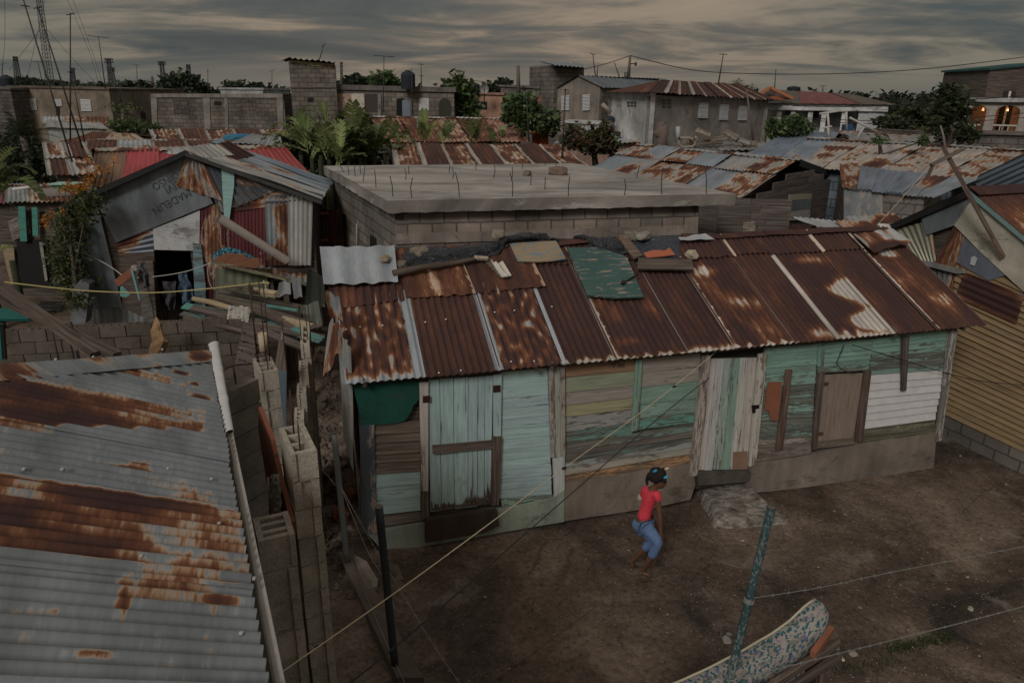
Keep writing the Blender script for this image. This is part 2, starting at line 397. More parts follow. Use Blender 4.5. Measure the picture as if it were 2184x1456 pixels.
M['leaf'] = leaf()
def bark():
    t = NT('bark', 0.95); a = t.attr(); n = t.noise(t.uv(3, 22), 1, 4, 0.6); t.bump(n, 0.5, 0.01)
    return t.out(t.mix(1.0, a.outputs['Color'], t.math('MULTIPLY_ADD', n, 1.0, 0.5), 'MULTIPLY'))
M['bark'] = bark()
def ground():
    t = NT('packed_yard_ground', 0.8, 0, 0.3)
    o = t.obj(1, 1, 1)
    n1 = t.noise(o, 0.55, 8, 0.66, 0.6); n2 = t.noise(o, 1.6, 8, 0.68, 0.5); n3 = t.noise(o, 17, 5, 0.72); n4 = t.noise(o, 70, 2, 0.6)
    c = t.ramp(n1, [(0.34, (0.022, 0.017, 0.014)), (0.48, (0.074, 0.053, 0.040)), (0.62, (0.145, 0.110, 0.086))])
    c = t.mix(1.0, c, t.math('MULTIPLY_ADD', n2, 1.5, 0.28), 'MULTIPLY')
    c = t.mix(t.step(n2, 0.56, 0.66, 0, 0.5), c, (0.16, 0.145, 0.13))
    c = t.mix(1.0, c, t.math('MULTIPLY_ADD', n3, 2.2, -0.05), 'MULTIPLY')
    c = t.mix(t.step(n4, 0.64, 0.72, 0, 0.7), c, (0.28, 0.23, 0.19))
    c = t.mix(t.step(n3, 0.42, 0.30, 0, 0.7), c, (0.018, 0.014, 0.011))
    v = t.N.new('ShaderNodeTexVoronoi'); t.link(o, v.inputs[0]); v.inputs['Scale'].default_value = 26
    ck = t.math('MULTIPLY', t.step(v.outputs['Distance'], 0.09, 0.15, 1, 0), t.step(t.noise(o, 9, 2), 0.52, 0.62))
    c = t.mix(t.math('MULTIPLY', ck, 0.7), c, (0.28, 0.24, 0.20))
    v2 = t.N.new('ShaderNodeTexVoronoi'); v2.feature = 'DISTANCE_TO_EDGE'; v2.inputs['Scale'].default_value = 0.75
    wv = t.N.new('ShaderNodeVectorMath'); wv.operation = 'MULTIPLY_ADD'; t.link(n2, wv.inputs[0]); wv.inputs[1].default_value = (0.7, 0.7, 0); t.link(o, wv.inputs[2]); t.link(wv.outputs[0], v2.inputs[0])
    c = t.mix(t.math('MULTIPLY', t.step(v2.outputs['Distance'], 0.0, 0.012, 1, 0), 0.45), c, (0.015, 0.012, 0.01))
    t.link(t.step(n1, 0.3, 0.7, 0.62, 0.95), t.b.inputs['Roughness'])
    t.bump(t.math('ADD', t.math('ADD', n3, t.math('MULTIPLY', n4, 0.5)), t.math('MULTIPLY', n2, 1.5)), 0.7, 0.03)
    return t.out(c)
M['ground'] = ground()
def earth():
    t = NT('far_ground', 0.95, 0, 0.1); o = t.obj(); n = t.noise(o, 0.15, 6, 0.65); n2 = t.noise(o, 3, 5, 0.6)
    c = t.ramp(n, [(0.35, (0.022, 0.03, 0.012)), (0.55, (0.05, 0.048, 0.03)), (0.7, (0.10, 0.085, 0.07))])
    return t.out(t.mix(1.0, c, t.math('MULTIPLY_ADD', n2, 1.4, 0.3), 'MULTIPLY'))
M['earth'] = earth()
def rock():
    t = NT('rough_stone', 0.95, 0, 0.1); a = t.attr(); o = t.obj(); n = t.noise(o, 9, 6, 0.7); n2 = t.noise(o, 45, 3, 0.7)
    t.bump(t.math('ADD', n, t.math('MULTIPLY', n2, .4)), 0.9, 0.03)
    return t.out(t.mix(1.0, a.outputs['Color'], t.math('MULTIPLY_ADD', n, 1.6, 0.2), 'MULTIPLY'))
M['rock'] = rock()
def glow(name, c, s):
    t = NT(name); t.b.inputs['Emission Color'].default_value = (*c, 1); t.b.inputs['Emission Strength'].default_value = s; return t.m
M['bulb'] = glow('bulb', (1.0, 0.45, 0.15), 1.2)
def mossy():
    t = NT('mossy_concrete', 0.85, 0, 0.3); o = t.obj(1, 1, 1)
    n = t.noise(t.obj(1, 1, 1), 2.2, 7, 0.7, 0.8); n2 = t.noise(t.obj(2, 4, 2), 3, 7, 0.7, 0.6)
    c = t.ramp(n2, [(0.34, (0.035, 0.031, 0.027)), (0.46, (0.13, 0.115, 0.10)), (0.62, (0.29, 0.265, 0.24))])
    c = t.mix(t.step(n, 0.52, 0.66, 0, 0.8), c, (0.035, 0.030, 0.026)); t.bump(t.math('ADD', n, n2), 0.7, 0.02)
    return t.out(c)
M['mossy'] = mossy()
def floral():
    t = NT('floral_fabric', 0.9); uv = t.uv(); wob = t.noise(t.uv(14, 14), 1, 3, 0.6)
    vm = t.N.new('ShaderNodeVectorMath'); vm.operation = 'MULTIPLY_ADD'; t.link(wob, vm.inputs[0]); vm.inputs[1].default_value = (0.09, 0.09, 0); t.link(uv, vm.inputs[2])
    def vor(s, off):
        mp = t.N.new('ShaderNodeMapping'); mp.inputs['Location'].default_value = (off, off * .7, 0); mp.inputs['Scale'].default_value = (s, s, 1); t.link(vm.outputs[0], mp.inputs[0])
        v = t.N.new('ShaderNodeTexVoronoi'); v.inputs['Scale'].default_value = 1; t.link(mp.outputs[0], v.inputs[0]); return v
    a = vor(26, 3.3); b = vor(15, 8.1); d = vor(38, 1.2)
    zone = t.noise(t.uv(6, 6), 1, 2)
    c = t.mix(t.step(a.outputs['Distance'], 0.42, 0.46, 1, 0), (0.27, 0.25, 0.23), (0.02, 0.09, 0.11))
    c = t.mix(t.math('MULTIPLY', t.step(b.outputs['Distance'], 0.30, 0.36, 1, 0), t.step(zone, 0.48, 0.52)), c, (0.09, 0.11, 0.20))
    c = t.mix(t.math('MULTIPLY', t.step(d.outputs['Distance'], 0.26, 0.32, 1, 0), t.step(zone, 0.53, 0.57)), c, (0.40, 0.24, 0.30))
    c = t.mix(t.math('MULTIPLY', t.step(d.outputs['Distance'], 0.26, 0.32, 1, 0), t.step(zone, 0.50, 0.44)), c, (0.02, 0.10, 0.11))
    c = t.mix(t.step(t.noise(t.uv(5, 7), 1, 5, .65), 0.45, 0.65, 0, 0.6), c, (0.07, 0.06, 0.05))
    return t.out(c)
M['floral'] = floral()
def peel(name, paint, under, scale=(3.0, 16), thr=0.5):          # a painted board with flakes gone
    t = NT(name, 0.8); f = t.noise(t.uv(*scale), 1, 6, 0.7, 0.6); g = t.noise(t.uv(1.2, 1.2), 1, 3)
    x = t.math('ADD', t.math('MULTIPLY', f, 0.75), t.math('MULTIPLY', g, 0.3))
    c = t.mix(t.step(x, thr, thr + 0.02), paint, under); c = t.mix(1.0, c, t.math('MULTIPLY_ADD', g, 1.0, 0.45), 'MULTIPLY')
    t.bump(t.step(x, thr, thr + 0.02, 1, 0), 0.5, 0.004); return t.out(c)
M['peel_teal'] = peel('peeling_teal_board', (0.045, 0.095, 0.090), (0.27, 0.22, 0.18), (3, 30), 0.575)
M['peel_blue'] = peel('peeling_blue_plywood', (0.13, 0.20, 0.24), (0.24, 0.19, 0.13), (5, 20), 0.50)
# ---------------------------------------------------------------- ground
def build_ground():
    mb = MB(); 
    def fn(i, j):
        x = -16 + i * 0.25; y = 0.5 + j * 0.25
        z = terrain(x, y) + 0.018 * ns(x * 1.2, y * 1.2) + 0.012 * ns(x * 4, y * 4)
        if x < -1.4 - (y - 8) * 0.1 and y > 6.6: z += 0.10 * max(0, ns(x * 2.3, y * 2.3, 4)) + 0.03   # rubble strip beside the house
        return (x, y, z), (x, y), (.5, .5, .5, 1)
    mb.grid(120, 120, fn); struct(mb, 'yard_ground', M['ground'])
    mb = MB(); pts = []
    def ring(r0, r1, z0, z1):
        for k in range(48):
            a, b = 2 * math.pi * k / 48, 2 * math.pi * (k + 1) / 48
            b0 = len(mb.v)
            for (r, z, an) in ((r0, z0, a), (r1, z1, a), (r1, z1, b), (r0, z0, b)): mb.v.append(Vector((r * math.cos(an), 30 + r * math.sin(an), z)))
            mb.face([b0, b0 + 1, b0 + 2, b0 + 3], [(0, 0)] * 4, (.5, .5, .5, 1))
    # the wide land beyond the yard: a shallow step below the yard sheet near us, flat to the horizon
    ring(0.01, 200, 0.80, 0.80); ring(200, 4000, 0.80, 0.80)
    for p in mb.v:
        if p.y < 30: pass
    g = MB()
    xs = [-4000, -600, -120, -16.2, -12, 0, 8, 13.8, 60, 300, 4000]; ys = [-60, 0.3, 8, 10.4, 12, 13.5, 15.4, 30, 80, 300, 4000]
    def fn2(i, j):
        x, y = xs[i], ys[j]; z = terrain(x, y) - (0.06 if (-16.5 < x < 14.2 and y < 31) else 0.03); return (x, y, z), (x, y), (.5, .5, .5, 1)
    g.grid(len(xs) - 1, len(ys) - 1, fn2); struct(g, 'ground', M['earth'])
build_ground()
# ---------------------------------------------------------------- the long wooden house
FH = Frame(G(830, 1170), G(1985, 995))
EO, EZ, RO, RZ = -0.20, 2.37, 1.60, 3.50                 # eave / ridge offset and height
def RPt(u, s, lift=0.0):
    nn = (FH.n * -(RZ - EZ) + Vector((0, 0, RO - EO))).normalized()
    return FH.P(u, EZ + (RZ - EZ) * s, EO + (RO - EO) * s) + nn * lift
_rn = (FH.n * -(RZ - EZ) + Vector((0, 0, RO - EO))).normalized()
def rpx(px, py, lift=0.0):
    d = ray(px, py); p0 = RPt(0, 0, lift); p = CAM + d * ((p0 - CAM).dot(_rn) / d.dot(_rn))
    return (p - FH.o).dot(FH.u), ((p - FH.o).dot(FH.n) - EO) / (RO - EO)
def onroof(px, py, lift=0.03):
    d = ray(px, py); p0 = RPt(0, 0, lift); return CAM + d * ((p0 - CAM).dot(_rn) / d.dot(_rn))
def fquad(F_, px4, off=0.0):
    return [F_.q(x, y, off) for x, y in px4]
def planks(mb, F_, px4, cols, off=-0.015, th=0.02, proud=0.012, hs=None, jit=0.004, vertical=False, gap=0.004):
    TL, TR, BR, BL = [F_.px(x, y, 0) for x, y in px4]
    n = len(cols); hs = hs or [random.uniform(.8, 1.2) for _ in cols]; S = sum(hs); t = 0
    L2 = lambda a, b, k: (a[0] + (b[0] - a[0]) * k, a[1] + (b[1] - a[1]) * k)
    for i, c in enumerate(cols):
        t0, t1 = t / S, (t + hs[i]) / S; t += hs[i]
        if vertical: a, b, c2, d = L2(TL, TR, t0), L2(TL, TR, t1), L2(BL, BR, t1), L2(BL, BR, t0)
        else: a, b, c2, d = L2(TL, BL, t0), L2(TR, BR, t0), L2(TR, BR, t1), L2(TL, BL, t1)
        ja = random.uniform(-jit, jit); jb = random.uniform(-jit, jit)
        if vertical:
            a = (a[0] + gap / 2, a[1] + ja); b = (b[0] - gap / 2, b[1] + ja); c2 = (c2[0] - gap / 2, c2[1] + jb); d = (d[0] + gap / 2, d[1] + jb); pr = random.uniform(-.004, .004); po = pr
        else:
            a = (a[0] + ja, a[1]); b = (b[0] + jb, b[1]); c2 = (c2[0] + jb, c2[1] + gap + random.uniform(-.003, .003)); d = (d[0] + ja, d[1] + gap + random.uniform(-.003, .003)); pr = 0; po = proud + random.uniform(-.003, .004)
        P = F_.P
        mb.hexa([P(d[0], d[1], off - po), P(c2[0], c2[1], off - po), P(c2[0], c2[1], off + th), P(d[0], d[1], off + th),
                 P(a[0], a[1], off - pr), P(b[0], b[1], off - pr), P(b[0], b[1], off + th), P(a[0], a[1], off + th)], c)
    return mb
def panel(F_, pts, off, th, c, mb=None):
    mb = mb or MB(); q = [F_.q(x, y, 0) + F_.n * off for x, y in pts]
    uv = [F_.px(x, y, 0) for x, y in pts]; mb.poly(q, F_.n * th, c, uv); return mb
def jc(c, a=None, v=0.12):
    k = 1 + random.uniform(-v, v); return (c[0] * k, c[1] * k * (1 + random.uniform(-.03, .03)), c[2] * k, c[3] if a is None else a)
MINT = (0.32, 0.425, 0.43, 0.93); GRN = (0.175, 0.285, 0.245, 0.66); PALE = (0.44, 0.42, 0.38, 0.74); BARE = (0.30, 0.24, 0.2, 0.0)
def main_house():
    T = thing('wooden_house', 'long patchwork plank house in mint, green and bare wood under a rusty tin roof', 'house', FH.P(4.1, 0, 1.6))
    P = FH.P
    u0, u1 = -0.28, 8.27; B = lambda n, m, mb, **k: mb.build(n, m, T, **k)
    # inner walls
    mb = MB(); mb.box(P(u0 + .05, .2, .035), FH.u * (u1 - u0 - .1), FH.n * .05, V(0, 0, 2.2), (.03, .025, .02, 0)); B('wall', M['wood'], mb)
    mb = MB(); mb.box(P(u0 + .05, .2, 3.2), FH.u * (u1 - u0 - .1), FH.n * .06, V(0, 0, 2.3), (.1, .08, .06, .1)); B('wall', M['wood'], mb)
    for nm, uu, sgn in (('gable_wall', u0, 1), ('gable_wall', u1 - .05, -1)):
        mb = MB(); pts = [P(uu, .25, .03), P(uu, .25, 3.2), P(uu, 2.42, 3.2), P(uu, 3.40, 1.6), P(uu, 2.42, .03)]
        mb.poly(pts, FH.u * .05, (.12, .12, .13, .3)); B(nm, M['wood'], mb)
    # foundation pieces
    A1 = panel(FH, [(770, 1120), (800, 1128), (1062, 1083), (1177, 1058), (1201, 1040), (1201, 1108), (1100, 1125), (960, 1150), (838, 1172), (815, 1168)], -.05, .18, (.27, .31, .26, 1))
    B('foundation', M['plaster'], A1, label='mint washed foundation plaster')
    A2 = panel(FH, [(1201, 1027), (1475, 984), (1481, 1030), (1470, 1062), (1400, 1078), (1201, 1108)], -.035, .17, (.20, .165, .14, 1))
    B('foundation', M['plaster'], A2)
    A3 = panel(FH, [(1598, 985), (1700, 972), (1830, 944), (1993, 921), (1987, 998), (1880, 1012), (1700, 1038), (1585, 1050)], -.04, .17, (.17, .145, .125, 1))
    B('foundation', M['plaster'], A3)
    A4 = panel(FH, [(905, 1098), (1055, 1078), (1060, 1110), (1030, 1125), (905, 1146)], -.12, .07, (.06, .045, .035, 1)); B('doorstep', M['plaster'], A4)
    A5 = panel(FH, [(1482, 1003), (1596, 1000), (1592, 1022), (1484, 1030)], -.07, .12, (.08, .07, .06, 1)); B('doorstep', M['plaster'], A5)
    # siding, panel by panel
    S = []
    mb = planks(MB(), FH, [(796, 903), (895, 896), (896, 1003), (800, 1008)], [jc((.28, .22, .17, .02)) for _ in range(5)], proud=.02); B('bare_siding', M['wood'], mb)
    mb = planks(MB(), FH, [(800, 1009), (896, 1001), (897, 1086), (803, 1096)], [jc(MINT, .9), jc(MINT), jc(MINT)]); B('mint_siding', M['wood'], mb)
    mb = planks(MB(), FH, [(803, 1100), (905, 1088), (905, 1106), (806, 1122)], [BARE]); B('sill_board', M['wood'], mb)
    mb = panel(FH, [(752, 818), (893, 808), (893, 848), (880, 862), (877, 872), (864, 893), (838, 900), (772, 905)], -.045, .012, (.014, .07, .055, 1)); B('plywood_patch', M['plaster'], mb, label='dark green plywood patch')
    mb = planks(MB(), FH, [(1068, 790), (1167, 780), (1176, 1052), (1064, 1062)], [jc(MINT, random.uniform(.84, .95), .08) for _ in range(11)], hs=[2.6] + [1] * 10, proud=.008); B('mint_siding', M['wood'], mb)
    mb = planks(MB(), FH, [(1066, 1062), (1176, 1050), (1178, 1060), (1070, 1080)], [(.25, .35, .3, .5)]); B('sill_board', M['wood'], mb)
    ocol = [(.23, .14, .085, .95), (.23, .25, .18, .85), (.26, .23, .21, .8), (.27, .26, .16, .85), (.25, .25, .24, .62), (.12, .21, .185, .5)]
    mb = planks(MB(), FH, [(1202, 775), (1352, 762), (1347, 925), (1203, 945)], ocol, hs=[1.0, 1.2, 1.0, .9, 1.2, 1.0], proud=.014); B('patchwork_siding', M['wood'], mb)
    ocol = [(.26, .23, .20, .7), (.26, .24, .21, .75), (.18, .28, .225, .8), (.19, .28, .24, .72), (.12, .26, .22, .55)]
    mb = planks(MB(), FH, [(1364, 762), (1492, 750), (1480, 900), (1360, 915)], ocol, proud=.012, hs=[1, 1, 1.2, 1, .8]); B('patchwork_siding', M['wood'], mb)
    ocol = [(.16, .22, .19, .35), (.2, .2, .18, .2), (.1, .17, .16, .3), (.24, .26, .25, .6), (.28, .26, .22, .65), (.34, .20, .10, .52)]
    mb = planks(MB(), FH, [(1203, 946), (1482, 901), (1474, 984), (1204, 1030)], ocol, proud=.014, hs=[1.1, .8, .8, .9, 1, 1.4]); B('patchwork_siding', M['wood'], mb)
    ocol = [jc(GRN, a) for a in (.72, .7, .62, .68, .6, .62, .5, .42, .5, .42, .5, .38, .38, .25)] + [(.3, .27, .25, .5), (.3, .27, .25, .4)]
    mb = planks(MB(), FH, [(1630, 742), (1742, 732), (1727, 955), (1606, 960)], ocol, proud=.012); B('green_siding', M['wood'], mb)
    mb = planks(MB(), FH, [(1742, 732), (1860, 722), (1850, 788), (1742, 795)], [jc(GRN, a) for a in (.85, .8, .85, .8, .7, .55)], proud=.01); B('green_siding', M['wood'], mb)
    mb = planks(MB(), FH, [(1860, 722), (2022, 702), (2012, 786), (1851, 798)], [jc(GRN, a) for a in (.75, .72, .66, .45, .25, .42, .2, .5)], proud=.012); B('green_siding', M['wood'], mb)
    mb = planks(MB(), FH, [(1850, 799), (2012, 788), (1991, 892), (1835, 913)], [(.50, .49, .50, 1)] * 7, proud=.022, gap=.002, jit=0, hs=[1, 1, 1, 1, 1, 1, 1.1]); B('white_siding', M['plain'], mb, label='clean white vinyl siding')
    mb = planks(MB(), FH, [(1834, 914), (1991, 893), (1993, 922), (1829, 944)], [(.16, .17, .11, .35), (.12, .15, .08, .4)]); B('mossy_board', M['wood'], mb)
    mb = planks(MB(), FH, [(1602, 958), (1728, 951), (1725, 966), (1600, 985)], [(.25, .22, .2, .4)], off=-.03); B('sill_board', M['wood'], mb)
    mb = panel(FH, [(1633, 812), (1664, 811), (1655, 895), (1640, 893), (1636, 874), (1627, 870)], -.05, .012, (.22, .085, .05, 1)); B('plywood_patch', M['plain'], mb, label='rust red plywood scrap')
    # posts and battens
    def post(px4, c, off=-.055, th=.04, nm='post'):
        B(nm, M['wood'], planks(MB(), FH, px4, [c], off=off, th=th, vertical=True, gap=0))
    post([(893, 812), (912, 811), (912, 1042), (898, 1043)], (.42, .38, .35, .62)); post([(896, 1043), (914, 1041), (915, 1098), (898, 1104)], (.1, .08, .06, .05))
    post([(1050, 797), (1068, 795), (1066, 928), (1051, 930)], MINT); post([(1047, 927), (1067, 926), (1062, 1070), (1045, 1072)], (.08, .04, .03, .05), -.07)
    B('post', M['wood'], planks(MB(), FH, [(1167, 780), (1202, 778), (1203, 968), (1172, 972)], [(.32, .29, .26, .6), (.30, .31, .27, .65), (.3, .28, .25, .6)], off=-.06, th=.04, vertical=True))
    post([(1177, 972), (1202, 967), (1201, 1062), (1181, 1070)], (.42, .44, .43, .8), -.05)
    post([(1352, 765), (1366, 763), (1358, 914), (1343, 916)], (.19, .29, .235, .7)); post([(1492, 755), (1510, 754), (1482, 1008), (1466, 1012)], (.36, .32, .29, .55), -.07)
    post([(1613, 752), (1630, 748), (1607, 985), (1592, 990)], (.42, .40, .36, .6), -.07); post([(1672, 786), (1685, 785), (1664, 956), (1650, 957)], (.14, .05, .03, .2), -.06, nm='batten')
    post([(1742, 735), (1755, 733), (1752, 778), (1740, 780)], GRN, -.045, nm='batten')
    post([(1917, 715), (1931, 714), (1925, 828), (1916, 829)], (.06, .06, .05, .1), -.075, nm='batten')
    post([(2018, 700), (2035, 698), (2000, 935), (1990, 937)], (.34, .34, .32, .5), -.07, nm='corner_post')
    post([(1740, 792), (1754, 790), (1737, 955), (1727, 956)], (.08, .06, .05, .05), -.06, nm='window_frame'); post([(1838, 789), (1852, 788), (1834, 936), (1817, 938)], (.12, .07, .05, .05), -.065, nm='window_frame')
    B('sill_board', M['wood'], planks(MB(), FH, [(1738, 939), (1826, 930), (1822, 944), (1736, 953)], [(.22, .2, .14, .3)], off=-.04))
    # tin wrapped round the near corner
    mb = MB(); q = [FH.q(x, y) + FH.n * -.045 for x, y in ((766, 903), (797, 902), (803, 1133), (770, 1128))]
    mb.corr(*q, pitch=.3, amp=.008, cf=rust_cf('galv', (.10, .115, .14), .1), nv=16, warp=.05); B('tin_corner', M['tin'], mb)
    # door 1
    mb = planks(MB(), FH, [(912, 808), (1050, 799), (1047, 1072), (917, 1088)], [jc(MINT, a, .06) for a in (.82, .9, .92, .88, .84, .86)], off=-.03, vertical=True, hs=[.8, .95, 1, .7, .5, .55], gap=.007)
    door = B('door', M['wood'], mb, label='mint plank door with rotten foot')
    mb = MB(); a_, b_ = FH.px(919, 1087), FH.px(1046, 1072)
    for k in range(40):
        ua = a_[0] + (b_[0] - a_[0]) * k / 40; za = a_[1] + (b_[1] - a_[1]) * k / 40 + .004; hh = random.uniform(.04, .13) + (.16 if k > 22 else .05) * random.random() ** 2 + (.05 if k > 22 else 0)
        mb.poly([P(ua, za, -.0352), P(ua + .02, za, -.0352), P(ua + .018, za + hh * .7, -.0352), P(ua + .009, za + hh, -.0352), P(ua + .001, za + hh * .6, -.0352)], FH.n * .002, (.03, .02, .015, 0))
    mb.build('rotten_edge', M['wood'], door)
    planks(MB(), FH, [(921, 946), (1048, 935), (1048, 950), (922, 963)], [(.15, .10, .09, .1)], off=-.062, th=.03, gap=0).build('cross_bar', M['wood'], door)
    for a, b in ((900, 840), (1049, 818), (1049, 930)): panel(FH, [(a, b), (a + 15, b - 1), (a + 15, b + 13), (a, b + 14)], -.068, .008, (.05, .02, .015, 1)).build('hinge', M['metal'], door)
    # door 2
    mb = planks(MB(), FH, [(1511, 764), (1613, 762), (1592, 999), (1483, 1001)], [(.42, .39, .37, .72), (.40, .40, .39, .7), (.27, .33, .30, .62), (.20, .30, .245, .62), (.42, .42, .40, .7), (.42, .39, .36, .68)],
                off=-.02, vertical=True, hs=[.9, .9, 1, .9, .9, 1.1], gap=.006)
    d2 = B('door', M['wood'], mb, label='whitish plank door with green worn middle')
    panel(FH, [(1562, 962), (1592, 960), (1590, 998), (1560, 999)], -.03, .008, (.20, .13, .09, 1)).build('patch_board', M['plain'], d2)
    panel(FH, [(1597, 860), (1613, 858), (1613, 866), (1605, 868), (1605, 876), (1599, 876)], -.075, .012, (.02, .015, .015, 1)).build('padlock', M['metal'], d2)
    panel(FH, [(1518, 750), (1628, 742), (1626, 754), (1516, 762)], -.005, .02, (.006, .006, .006, 1)).build('lintel_gap_shade', M['plain'], d2)  # near-black panel paints in the shade of the gap over the door
    # window shutter
    mb = planks(MB(), FH, [(1754, 798), (1838, 794), (1820, 930), (1738, 940)], [(.21, .165, .14, .97), (.22, .17, .14, .98), (.21, .165, .14, .97)], off=-.03, vertical=True, gap=.004)
    w = B('window_shutter', M['wood'], mb)
    for a, b in ((1752, 812), (1741, 918)): panel(FH, [(a, b), (a + 9, b - 1), (a + 9, b + 5), (a, b + 6)], -.062, .006, (.12, .06, .03, 1)).build('hinge', M['metal'], w)
    # rafter tails and wall plate
    mb = MB(); mb.box(P(u0, 2.28, -.03), FH.u * (u1 - u0), FH.n * .08, V(0, 0, .07), (.13, .11, .1, .3)); B('wall_plate', M['wood'], mb)
    for x, y in ((778, 828), (1142, 792), (1176, 785), (1905, 730), (2052, 705)):
        u, z = FH.px(x, y, -.15); mb = MB(); mb.bar(P(u, 2.36, -.19), P(u, 2.46, .1), .045, .10, (.12, .09, .08, .1)); B('rafter_tail', M['wood'], mb)
    # roof ---------------------------------------------------------------
    ey = [(735, 822), (900, 811), (1060, 793), (1200, 778), (1312, 765), (1468, 752), (1568, 745), (1702, 741), (1790, 736), (1912, 724), (2000, 708), (2098, 690)]
    us = [rpx(x, y)[0] for x, y in ey]; us[0] = -0.42
    kinds = [('leopard', .03, (.05, .13), .18, 0), ('dark', -.02, (0, .0), .0, 0), ('leopard', .06, (.11, .07), .0, 0), ('dark', .05, (.0, .0), .07, 0),
             ('patchy', .22, (.07, .0), .05, 0), ('dark', .02, (.06, .0), .12, 0), ('patchy', .16, (.07, 0), .05, .10), ('dark', -.02, (.03, 0), 0, 0),
             ('mixed', .38, (.11, 0), .14, 0), ('dark', .03, (.03, .0), .0, 0), ('dark', -.08, (.08, .03), .0, 0)]
    pt = {4: ((.4, .25, .3, .1, -.3), (.35, .85, .25, .05, -.5)), 6: ((.35, .2, .25, .06, -.55), (.55, .55, .3, .08, -.35), (.5, .8, .4, .12, -.2)), 7: ((.7, .93, .3, .08, -.6),),
          8: ((.55, .15, .35, .07, -.7), (.75, .5, .35, .09, -.9), (.6, .85, .45, .1, -.9), (.3, .3, .5, .1, .3), (.5, .7, .5, .06, .4)), 10: ((.45, .13, .22, .05, -.8), (.6, .7, .25, .12, -.35), (.3, .45, .5, .1, -.15))}
    so = [.60, .60, .62, .80, .80, .80, .78, .80, .78, .79, .79]
    skew = lambda u, s: u - 0.045 * u * s if u > 0 else u          # the whole roof leans a little left towards the ridge
    mb = MB(); mu = MB()
    for i in range(11):
        a, b = us[i], us[i + 1]; k, lv, st, tl, _ = kinds[i]; s1 = so[i]
        z0, z1 = (.008, .008) if i % 2 else (.016, .016)
        cf = rust_cf(k, GALV if i in (0, 2) else (.42, .39, .36), lv, st, tl, kinds[i][4], pt.get(i, ()))
        mb.corr(RPt(skew(a - .02, s1 + .05), s1 + .05), RPt(skew(b + .05, s1 + .05), s1 + .05), RPt(b + .05, 0), RPt(a - .02, 0), pitch=.088, amp=.013, cf=cf, nv=44, lift=z0, jag=.012, warp=.008, seed=i)
        if i >= 3:
            k2 = 'dark'; lv2 = (-.05, .02, -.1, .02, 0, .03, -.02, .04)[i - 3]
            mu.corr(RPt(skew(a - .02, 1), 1.0), RPt(skew(b + .05, 1), 1.0), RPt(skew(b + .05, s1), s1 - .005), RPt(skew(a - .02, s1), s1 - .005), pitch=.088, amp=.013, cf=rust_cf(k2, (.42, .36, .3), lv2, (.0, .03 if i % 2 else .05)), nv=14, lift=z0 + .022, jag=.03, warp=.01, seed=i + 20)
    for (xa, xb, ta, tb, sd, lv) in ((.35, 1.35, .585, .58, 31, -.13), (1.22, 2.30, .58, .60, 32, -.10)):
        mu.corr(RPt(xa, 1.0), RPt(xb - .1, 1.0), RPt(xb, tb), RPt(xa, ta), pitch=.17, amp=.012, cf=rust_cf('dark', (.42, .30, .22), lv, (0, .03), patches=((.5, .8, .12, .5, -.30), (.85, .4, .08, .6, -.2))), nv=26, lift=.05, jag=.06, warp=.03, seed=sd)
    mu.corr(RPt(-.46, .95), RPt(.42, .95), RPt(.42, .57), RPt(-.50, .53), pitch=.10, amp=.014, cf=rust_cf('patchy', GALV, .15), nv=14, lift=.04, jag=.06, warp=.03, seed=40)
    roof = B('roof', M['tin'], mb); mu.build('upper_sheets', M['tin'], roof)
    mb = MB()
    mb.corr(*[FH.P(u, z, o) for u, z, o in ((-.45, RZ + .02, RO), (8.2, RZ + .02, RO), (8.3, 2.5, 3.35), (-.45, 2.5, 3.35))], pitch=.088, amp=.013, cf=rust_cf('dark', GALV), nv=8, samp=4)
    B('back_roof', M['tin'], mb)
    for (a, b, sd) in ((2.1, 3.3, 1), (4.85, 6.4, 2), (6.3, 8.5, 3)):
        mb = MB()
        for o_, dz in ((-.14, -.045),):
            q = [FH.P(skew(a, 1), RZ + .05, RO), FH.P(skew(b, 1), RZ + .05, RO), FH.P(skew(b, 1), RZ + .05 + dz, RO + o_), FH.P(skew(a, 1), RZ + .05 + dz, RO + o_)]
            if o_ < 0: mb.corr(*q, pitch=1.2, amp=.012, cf=rust_cf('dark', (.3, .2, .18), .0), nv=4, warp=.03, jag=.02, seed=sd, samp=30)
        B('ridge_cap', M['tin'], mb)
    for x, y in ((738, 703), (768, 697), (816, 694), (907, 687), (951, 681), (1055, 666), (1097, 662), (936, 795), (983, 790), (1090, 771), (1139, 770), (1177, 654), (1196, 749)):
        p = onroof(x, y, .03); nails = MB(); nails.tube([p, p + _rn * .008], [.013, .008], 8, (.6, .6, .6, 1)); nails.build('roofing_nail', M['plain'], roof)
    # torn tin hanging down the near end
    for (q, sd, lv, bs) in (([(690, 618, .1), (722, 636, .1), (728, 690, .1), (704, 684, .3)], 1, .1, GALV), ([(706, 684, .3), (722, 690, .2), (728, 750, .05), (694, 815, .3)], 2, -.25, (.33, .34, .34)), ([(722, 700, .0), (748, 740, -.1), (755, 1000, -.05), (738, 940, .3)], 3, -.1, (.3, .31, .3))):
        mb = MB(); pts = [FH.q(x, y, o) for x, y, o in q]
        mb.corr(pts[0], pts[1], pts[2], pts[3], pitch=.14, amp=.02, cf=rust_cf('mixed', bs, lv), nv=16, jag=.1, warp=.09, seed=sd); B('torn_flap', M['tin'], mb)
    q = [FH.P(u0 - .02, z, o) for z, o in ((2.4, 3.0), (2.4, -.02), (.35, -.02), (.35, 3.0))]
    mb = MB(); mb.corr(*q, pitch=.1, amp=.012, cf=rust_cf('mixed', (.10, .115, .14), .0), nv=14, warp=.04, seed=5); B('tin_cladding', M['tin'], mb)
    return T
HOUSE = main_house()
